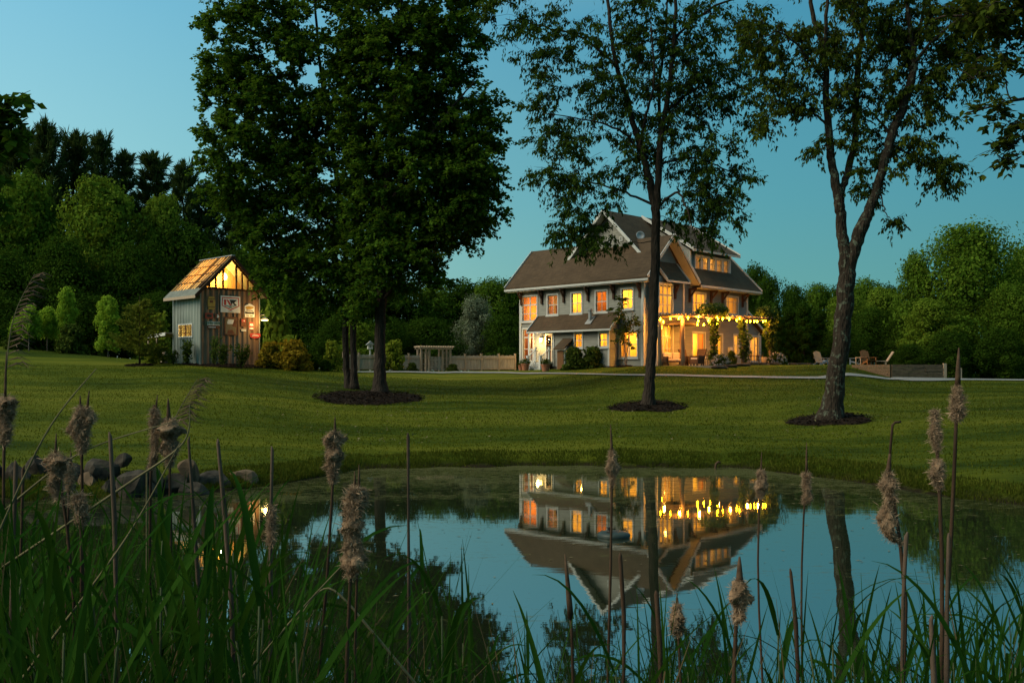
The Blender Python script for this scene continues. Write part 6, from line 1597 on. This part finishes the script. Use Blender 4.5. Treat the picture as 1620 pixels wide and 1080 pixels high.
# small stuff adrift on the water
rng = np.random.default_rng(9); k = 700
xx = rng.uniform(-6, 11, k); yy = 9+19*rng.random(k)**.6; pos = np.stack([xx, yy, np.full(k,.006)],1); dd = unit(np.stack([rng.normal(size=k), rng.normal(size=k)*.4, np.zeros(k)],1))
s = .5+rng.random(k); fm = leaf_quads(pos, dd, .07*s, .025*s, rng, np.tile(np.array([[0,0,8.0]]),(k,1))); fm[:,2] = np.clip(fm[:,2], .004, .012)
o = link('floating_leaves', np_mesh('floating_leaves', fm, 4), M['straw']); tag(o, 'scattered leaf litter floating on the pond', 'litter', kind='stuff')

# ------------------------------------------------------------------ grass blades
def grass(name, n, px0, px1, d0, d1, hmin, hmax, mat, label, seed, near=1.0, lean=.35, wid=.012, shore=False):
    rng = np.random.default_rng(seed); px = rng.uniform(px0, px1, n)
    if shore:
        sy = np.interp(px, KPX, KSY); Ds = CZ*F/(sy-HZ); D = Ds + d0 + (d1-d0)*rng.random(n)**1.6
    else: D = d0 + (d1-d0)*rng.random(n)**near
    x = (px-CX)/F*D; z = terrain(x, D); ok = z > -0.05; x, D, z = x[ok], D[ok], z[ok]; n = len(x)
    h = hmin+(hmax-hmin)*rng.random(n)**1.5; g = rng.uniform(0,6.28,n); l = rng.random(n)*lean
    b = np.stack([x,D,z-.01],1); s = np.stack([np.cos(g),np.sin(g)*.5,np.zeros(n)],1)*(wid*(.6+.8*rng.random(n)))[:,None]
    t = b + np.stack([np.cos(g+1.3)*l*h, np.sin(g+1.3)*l*h, h],1)
    o = link(name, np_mesh(name, np.stack([b-s,b+s,t],1).reshape(-1,3), 3), mat); tag(o, label, 'grass', kind='stuff')
grass('bank_grass', 45000, -150, 1750, -.15, 1.3, .03, .13, M['bankgrass'], 'rough grass along the far edge of the pond', 1, shore=True, wid=.014)
grass('lawn_grass', 130000, -120, 1740, 22, 60, .03, .075, M['grassb'], 'short mown grass of the lawn', 2, near=.75, wid=.022)

rng = np.random.default_rng(91); k = 1500
px_ = np.concatenate([rng.normal(590,110,k//2), rng.normal(1030,110,k//4), rng.normal(1330,110,k//4)]); D_ = rng.uniform(31, 58, len(px_)); x_ = (px_-CX)/F*D_
fp = np.stack([x_, D_, terrain(x_, D_)+.06], 1); s = .6+.8*rng.random(len(fp))
o = link('fallen_leaves', np_mesh('fallen_leaves', leaf_quads(fp, unit(rng.normal(size=(len(fp),3))*np.array([1,1,.3])), .09*s, .05*s, rng, np.tile(np.array([[0,0,3.0]]),(len(fp),1))), 4), M['straw']); tag(o, 'scattered fallen leaves on the lawn under the trees', 'leaves', kind='stuff')

# ------------------------------------------------------------------ cattails
def cattail(px_b, top, D, heads, label, seed, spikes=(), stem_w=.0065, lean=0.0, mat='stem', bent=None, name='cattail', leaf=False):
    """px_b: stem column at the frame bottom; top: (px,py) end of the stem; heads: (px,py0,py1,halfwidth px)"""
    rng = np.random.default_rng(seed)
    base = ground(px_b, D); tp = P(top[0], top[1], D); bend = rng.normal()*.022; bend2 = rng.normal()*.012
    bow = lambda t: np.array([bend*math.sin(math.pi*t)+bend2*math.sin(2*math.pi*t), 0, 0])
    e = empty(name, base); tag(e, label, 'cattail' if heads else 'reed stalk')
    fb = P(px_b, 1080, D); base_x = base[0]
    q = []
    for t in np.linspace(0, 1, 9):
        q.append(base*(1-t)+tp*t+bow(t))
    pts = [p-base for p in q]
    def axis(py):     # point of the stem at a photo row
        zz = P(0, py, D)[2]; t = (zz-base[2])/(tp[2]-base[2]); return base*(1-t)+tp*t+bow(t)
    m = MB(); rad = [stem_w*(1.15-.45*i/8) for i in range(9)]
    if name == 'dry_stalk': rad = [r*(1+.22*math.sin(i*2.1+seed)) for i, r in enumerate(rad)]; pts[-1] = pts[-1]+np.array([.006*math.sin(seed),0,0]); pts.append(pts[-1]+np.array([.004*math.sin(seed*2.),0,.014])); rad.append(stem_w*.25)
    m.tube(pts, rad, 7)
    if bent: m.tube([pts[-1]]+[P(a, b, D)-base for a, b in bent], stem_w*.5, 6)
    m.build('stem', M[mat], e, True)
    for (px, py0, py1, hw_) in heads:
        n = 34; ring_ = 22; vs = []; fibs = []; fd = []; ph = rng.uniform(0,6.28,6)
        for i in range(n+1):
            t = i/n; py = py0+(py1-py0)*t; c = axis(py); c = c + np.array([(px-(CX+F*c[0]/c[1]))/F*D*math.sin(math.pi*min(1,t*1.05))**.5, 0, 0])
            prof = (math.sin(math.pi*min(1,max(0,(t*.94+.03))))**.5)*(1+.28*math.sin(t*6+ph[0])+.16*math.sin(t*13+ph[1]))*(1.12-.30*t)
            for k in range(ring_):
                g = 2*math.pi*k/ring_
                lump = 1+.26*math.sin(2*g+t*7+ph[2])+.20*math.sin(3*g-t*11+ph[3])+.16*math.sin(5*g+t*19+ph[5])+.10*math.sin(9*g-t*31+ph[4])+rng.normal()*.06
                r = max(hw_/F*D*prof*lump*.73, stem_w)
                v = c + np.array([math.cos(g)*r, math.sin(g)*r*.85, rng.normal()*.003]); vs.append(v-base)
                for _ in range(9):
                    if rng.random() < .9:
                        fibs.append(v-base-np.array([math.cos(g),math.sin(g),0])*r*.12+rng.normal(size=3)*.004); fd.append(unit(np.array([math.cos(g)*.9, math.sin(g)*.9, -.15])+rng.normal(size=3)*.8))
        fs = [(i*ring_+k, i*ring_+(k+1)%ring_, (i+1)*ring_+(k+1)%ring_, (i+1)*ring_+k) for i in range(n) for k in range(ring_)]
        m = MB(); m.add(vs, fs); h = m.build('seed_head', M['cattail'], e, True)
        fibs = np.array(fibs); fd = np.array(fd); s = .5+rng.random(len(fibs)); tuft = rng.random(len(fibs)) < .04; s[tuft] *= 2.6
        link('fluff', np_mesh('fluff', leaf_quads(fibs, fd, .008*s, .0007*s, rng), 4), M['fibre'], h)
    for sp in spikes:
        m = MB(); a, b = [P(x, y, D)-base for x, y in sp[:2]]; w = sp[2] if len(sp) > 2 else .0045
        m.tube([a, a*.7+b*.3, a*.3+b*.7, b], [w*1.1, w, w*.65, w*.25], 6); m.build('spike', M['spike'], e, True)
    return e
cattail(6, (8,630), 3.3, [(10,628,668,19),(9,655,702,10)], 'fluffy cattail cut by the left edge of the frame', 1, [((8,632),(10,556))])
cattail(122, (128,640), 3.3, [(124,645,712,13),(139,645,682,11),(134,672,716,6)], 'cattail with a double fluffy head and two spikes', 2, [((127,648),(127,625)),((138,648),(141,617))])
cattail(84, (88,716), 3.2, [(90,717,748,18),(87,742,792,11)], 'cattail with a broad pale-topped head, left of the double-headed one', 3, [((88,720),(89,685))])
cattail(104, (110,735), 4.0, [(111,735,775,8)], 'small slim cattail right beside the broad pale-topped one', 4, [((112,738),(112,712),.006)])
cattail(126, (127,780), 3.2, [(124,782,806,14),(130,800,830,11)], 'ragged low cattail with a twisted head under the double-headed one', 5)
cattail(222, (244,640), 3.5, [(245,665,740,8),(246,648,672,5)], 'narrow cattail close to the left of the biggest white-topped one', 6, [((246,655),(249,624))])
cattail(285, (268,658), 3.5, [(268,662,700,21),(268,695,737,15)], 'biggest white-topped cattail on the left, beside a narrow one', 7, [((267,665),(266,630),.008)])
cattail(500, (530,680), 3.4, [(528,684,735,21),(526,725,762,10)], 'single cattail with a diamond-shaped head before the pond', 8, [((530,690),(530,659),.006)])
cattail(546, (562,772), 2.7, [(560,770,805,13),(558,795,850,19),(560,840,912,20)], 'longest shaggy cattail, in the middle of the left foreground', 9, [((562,775),(561,745)),((568,778),(568,735))])
cattail(574, (571,775), 2.72, [(573,775,800,7)], 'thin cattail stem tucked against the right of the longest shaggy one', 19, [], .005)
cattail(973, (968,712), 4.4, [(969,712,768,9)], 'slim cattail standing before the house reflection', 10, [((968,716),(966,671),.006)], .0075)
cattail(1204, (1204,742), 5.0, [(1205,743,788,11)], 'small drop-shaped cattail below the string-light reflection', 11, [((1204,748),(1205,714))], .0065)
cattail(1262, (1276,746), 5.0, [(1276,748,772,8),(1278,766,796,8)], 'small cattail with a slanting head, right of the drop-shaped one', 12, [((1276,750),(1276,700),.006)], .0065)
cattail(1392, (1406,748), 3.3, [(1405,748,792,11),(1402,785,860,16)], 'tall shaggy cattail with a hooked broken tip', 13, [((1405,752),(1409,708),.008)], .0085, bent=[(1409,705),(1412,672),(1416,668),(1425,667)])
cattail(1482, (1479,650), 3.3, [(1480,650,712,7),(1483,728,772,11)], 'cattail with a bare reddish top and two fluff tufts', 14, [((1479,655),(1479,647),.008)], .0085)
cattail(1497, (1515,600), 3.5, [(1515,612,645,8),(1515,640,664,13)], 'tallest cattail at the right with a long bare spike', 15, [((1515,610),(1517,550),.009)], .0085)
cattail(1165, (1170,905), 3.2, [(1171,918,985,19)], 'brown egg-shaped cattail low in the right foreground', 16, [((1170,925),(1170,880),.011)], .009)
cattail(1074, (1071,945), 3.6, [(1071,955,1004,14)], 'short ragged cattail left of the egg-shaped one', 17, [((1071,960),(1071,938))], .007)
cattail(912, (901,935), 3.6, [], 'dark unopened cattail spike in front of the roof reflection', 18, [((903,978),(894,876),.011)], .0075, name='cattail')
ds = 'bare dry cattail stalk '
for i, (pb, tp_, D, w, mt, lab) in enumerate(((183,(177,690),3.0,.0085,'stem_grey',ds+'between the double-headed and the narrow cattail'),(352,(345,701),3.0,.009,'stem_grey',ds+'in front of the tan boulder'),(300,(296,696),3.4,.008,'stem_grey',ds+'just right of the biggest cattail'),
        (436,(428,712),3.2,.008,'stem_grey',ds+'with a frayed lump halfway up'),(630,(645,690),3.6,.0075,'stem_grey',ds+'leaning right, before open water'),(1458,(1436,848),3.0,.008,'stem_grey',ds+'leaning left beside the reddish-topped cattail'),
        (1040,(1041,940),3.4,.011,'stem',ds+'dark and short at the middle of the near bank'),(1246,(1252,905),3.4,.009,'stem',ds+'dark and thin, right of the egg-shaped cattail'),(1478,(1471,980),2.8,.011,'stem_grey',ds+'thick broken stub at the right foot'),(1500,(1498,850),3.0,.009,'stem_grey',ds+'thick sheath beside the tallest cattail'),(20,(24,735),3.1,.009,'stem_grey',ds+'at the far left of the near bank'),(40,(38,742),3.6,.007,'stem',ds+'thin and dark at the far left'),(975,(984,880),3.2,.009,'stem',ds+'beside the slim cattail at the house reflection'))):
    e = cattail(pb, tp_, D, [(429,800,862,7)] if pb == 436 else [], lab, 200+i, [], w, mat=mt, name='dry_stalk')
    e['category'] = 'dry stalk'; e['label'] = e['label'].replace('  ', ' ')
for i, (a, b, c, D, lab) in enumerate((((-30,905),(70,690),(152,583),3.0,'long pale straw arching up from the left edge'),((90,1000),(200,850),(285,700),2.8,'pale straw leaning right beneath the biggest cattail'),((210,760),(290,700),(300,640),3.2,'pale bent straw crossing behind the biggest cattail'),((-20,830),(120,720),(270,668),3.3,'low pale straw crossing the rocks on the left'),((590,1000),(520,930),(470,980),2.9,'pale folded straw in the middle reeds'),((380,1075),(480,960),(545,890),2.8,'pale straw rising to the longest shaggy cattail'))):
    m = MB(); q = catmull([P(*a,D),P(*b,D),P(*c,D)], 8); back = q[0]-q[3]; back = back/np.linalg.norm(back); foot = q[0]+back*.9 if back[2] < -.25 else q[0]
    m.tube([foot]+list(q), [.005]+list(np.linspace(.0045,.0015,len(q))), 5); o = m.build('straw', M['straw'], smooth=True); tag(o, lab, 'straw')
def plume(pts, D, label, seed, n=46, ln=.16):
    rng = np.random.default_rng(seed); q = catmull([P(a,b,D) for a, b in pts], 10); base = ground(pts[0][0], D); e = empty('reed_plume', base); tag(e, label, 'reed')
    m = MB(); m.tube([base-base]+[p-base for p in q], [.005]+list(np.linspace(.004,.0012,len(q))), 5); m.build('stem', M['straw'], e)
    m = MB(); i0 = int(len(q)*.45)
    for i in range(n):
        p = q[i0+int((len(q)-i0-1)*i/n)]-base; g = rng.uniform(-.5,.9); l = ln*(1-.5*i/n)*rng.uniform(.6,1.1)
        a = p+np.array([l*.55*math.cos(g)+.02, rng.normal()*.02, l*.30]); b = p+np.array([l*1.1*math.cos(g)+.03, rng.normal()*.03, -l*.10*rng.random()])
        m.tube([p,a,b], [.0012,.0022,.0006], 3, cap=False)
    m.build('seed_plume', M['plume'], e)
plume([(8,1000),(5,700),(12,560),(26,490),(55,433)], 3.4, 'feathery drooping reed plume at the far left edge', 1, 46, .06)
plume([(232,740),(262,690),(288,640),(312,600)], 3.6, 'small feathery brown reed plume above the biggest cattail', 2, 44, .075)

# ------------------------------------------------------------------ green reeds on the near bank
def ribbon(p0, d, L, W, droop, rng, n=8):
    """a leaf blade: starts along d, arches over; folded along its midrib"""
    pts = []; p = np.array(p0, float); v = unit(np.array(d, float))
    for i in range(n+1):
        pts.append(p.copy()); v = unit(v+np.array([0,0,-droop/n*(0.4+1.6*i/n)])); p = p+v*L/n
    out = []; side = unit(np.cross(v*np.array([1,1,.2]), np.array([0,0,1.0]))+rng.normal(size=3)*.25)
    q = []
    for i, p in enumerate(pts):
        t = i/n; w = W*(min(1, .45+2.2*t))*(1-t**2.2)*.5+.0006; q.append((p-side*w, p-np.array([0,0,w*.30]), p+side*w))
    return q
def reed_mesh(seed, H, nl, L, W, upright):
    rng = np.random.default_rng(seed); st = MB(); lf = MB(); g0 = rng.uniform(0,6.28)
    bend = rng.normal(size=2)*.06
    ax = [np.array([bend[0]*(z/H)**2*H, bend[1]*(z/H)**2*H, z]) for z in np.linspace(-.15, H*.86, 8)]
    st.tube(ax, list(np.linspace(.0065,.0028,8)), 6)
    for i in range(nl):
        z = H*(.18+.68*i/(nl-1)); k = np.interp(z, [a[2] for a in ax], range(8)); a = ax[min(7,int(k))].copy(); a[2] = z
        g = g0+i*math.pi+rng.normal()*.5; up = upright*(.6+.8*i/nl)
        q = ribbon(a, (math.cos(g), math.sin(g), up), L*rng.uniform(.75,1.15)*(1-.25*abs(i/nl-.5)), W*rng.uniform(.8,1.15), rng.uniform(.5,1.7)/max(.6,up*.5), rng)
        vs = [v for r in q for v in r]; m_ = len(q); fs = []
        for j in range(m_-1):
            for c in range(2): fs.append((j*3+c, j*3+c+1, (j+1)*3+c+1, (j+1)*3+c))
        lf.add(vs, fs)
    a = bpy.data.meshes.new('stem'); a.from_pydata(st.v, [], st.f); a.materials.append(M['reedstem']); a.polygons.foreach_set('use_smooth', [True]*len(a.polygons))
    b = bpy.data.meshes.new('leaves'); b.from_pydata(lf.v, [], lf.f); b.materials.append(M['reed']); b.polygons.foreach_set('use_smooth', [True]*len(b.polygons))
    return a, b, max(v[2] for v in lf.v)
RE = [reed_mesh(300+i, 1.5, 7, .58, .026, 1.5) for i in range(7)] + [reed_mesh(330+i, 1.5, 5, .80, .020, 4.2) for i in range(6)]
def reed(px, top, D, label, group, rng, kinds=(0,1,2,3,4,5,6,7,8,9,10,11,12,7,8,9,10,11,12)):
    g = ground(px, D); H = P(px, top, D)[2]-g[2]
    e = empty('reed', g, rng.uniform(0,6.28)); tag(e, label, 'reed', group); a, b, zm = RE[rng.choice(list(kinds))]; k = H/zm
    for nm, me in (('stem', a), ('leaves', b)):
        o = bpy.data.objects.new(nm, me); COL.objects.link(o); o.parent = e; o.scale = (min(1.1,max(.75,k)),)*2+(k,)
rr_ = random.Random(77)
LT = ([-60,0,100,200,300,400,450,520,600,660,720,770,800,860],[745,750,770,745,745,765,780,830,840,810,815,890,950,1005])
lab = 'tall green reed in the dense stand on the left of the near bank'
for i in range(230):
    px = rr_.uniform(-60, 780)*(1 if rr_.random() < .7 else .6); D = rr_.choice((2.6,3.0,3.4,3.9,4.4,4.9,5.4))+rr_.uniform(-.2,.2)
    top = float(np.interp(px, *LT))+abs(rr_.gauss(0, 65))+(rr_.uniform(0,120) if px > 480 else 0)-8
    if px > 430 and rr_.random() < .40: continue
    reed(px, top, D, lab, 'reeds on the left of the near bank', rr_)
lab = 'green reed in the sparse fringe on the right of the near bank'
for i in range(104):
    px = rr_.choice((rr_.uniform(800,1120), rr_.uniform(1040,1330), rr_.uniform(1280,1480), rr_.uniform(1460,1660), rr_.uniform(1500,1640))); D = rr_.uniform(2.7, 5.2)
    top = float(np.interp(px, [800,880,960,1010,1080,1150,1220,1300,1380,1440,1500,1560,1640], [965,985,920,895,920,910,860,865,925,915,890,870,865]))+abs(rr_.gauss(0,55))
    reed(px, top, D, lab, 'reeds on the right of the near bank', rr_)
# individual standing blades that read against the water
for i, (px, top, D, lab) in enumerate(((690,800,4.2,'fan of upright reed leaves standing before open water left of the roof reflection'),(705,835,4.4,'reed whose leaves spread right before the roof reflection'),(1000,905,3.6,'reed with two broad leaves crossing the roof reflection'),(1170,1040,3.3,'reed at the foot of the egg-shaped cattail'),(1250,890,3.8,'reed with crossing leaves right of the egg-shaped cattail'),(1305,880,3.8,'tall single-bladed reed before the sky reflection'),(1390,960,3.4,'reed at the foot of the hook-tipped cattail'),(1568,905,3.6,'reed before the water at the right corner'))):
    reed(px, top, D, lab, None, rr_, range(7, 13))
# dense low blades at the foot of the stand
rng = np.random.default_rng(55); blades = []
for i in range(2600):
    left = rng.random() < .72
    px = (rng.uniform(-120, 800) if rng.random() < .45 else rng.uniform(-120, 400)) if left else rng.uniform(760, 1740); D = rng.uniform(2.4, 6.0)
    g = ground(px, D); top = (float(np.interp(px, *LT))+140+rng.random()*190+(60 if px > 430 else 0)) if left else 1010+rng.random()*150
    H = P(px, top, D)[2]-g[2]
    if H < .2: continue
    a = rng.uniform(0,6.28); q = ribbon(g, (math.cos(a)*.3, math.sin(a)*.3, 1.0), H*1.15, rng.uniform(.008,.016), rng.uniform(.1,1.1), rng, 5)
    for j in range(5): blades += [q[j][0], q[j][2], q[j+1][2], q[j+1][0]]
o = link('reed_undergrowth', np_mesh('reed_undergrowth', np.array(blades), 4), M['reed']); tag(o, 'tangle of low green blades under the reeds on the near bank', 'undergrowth', kind='stuff')
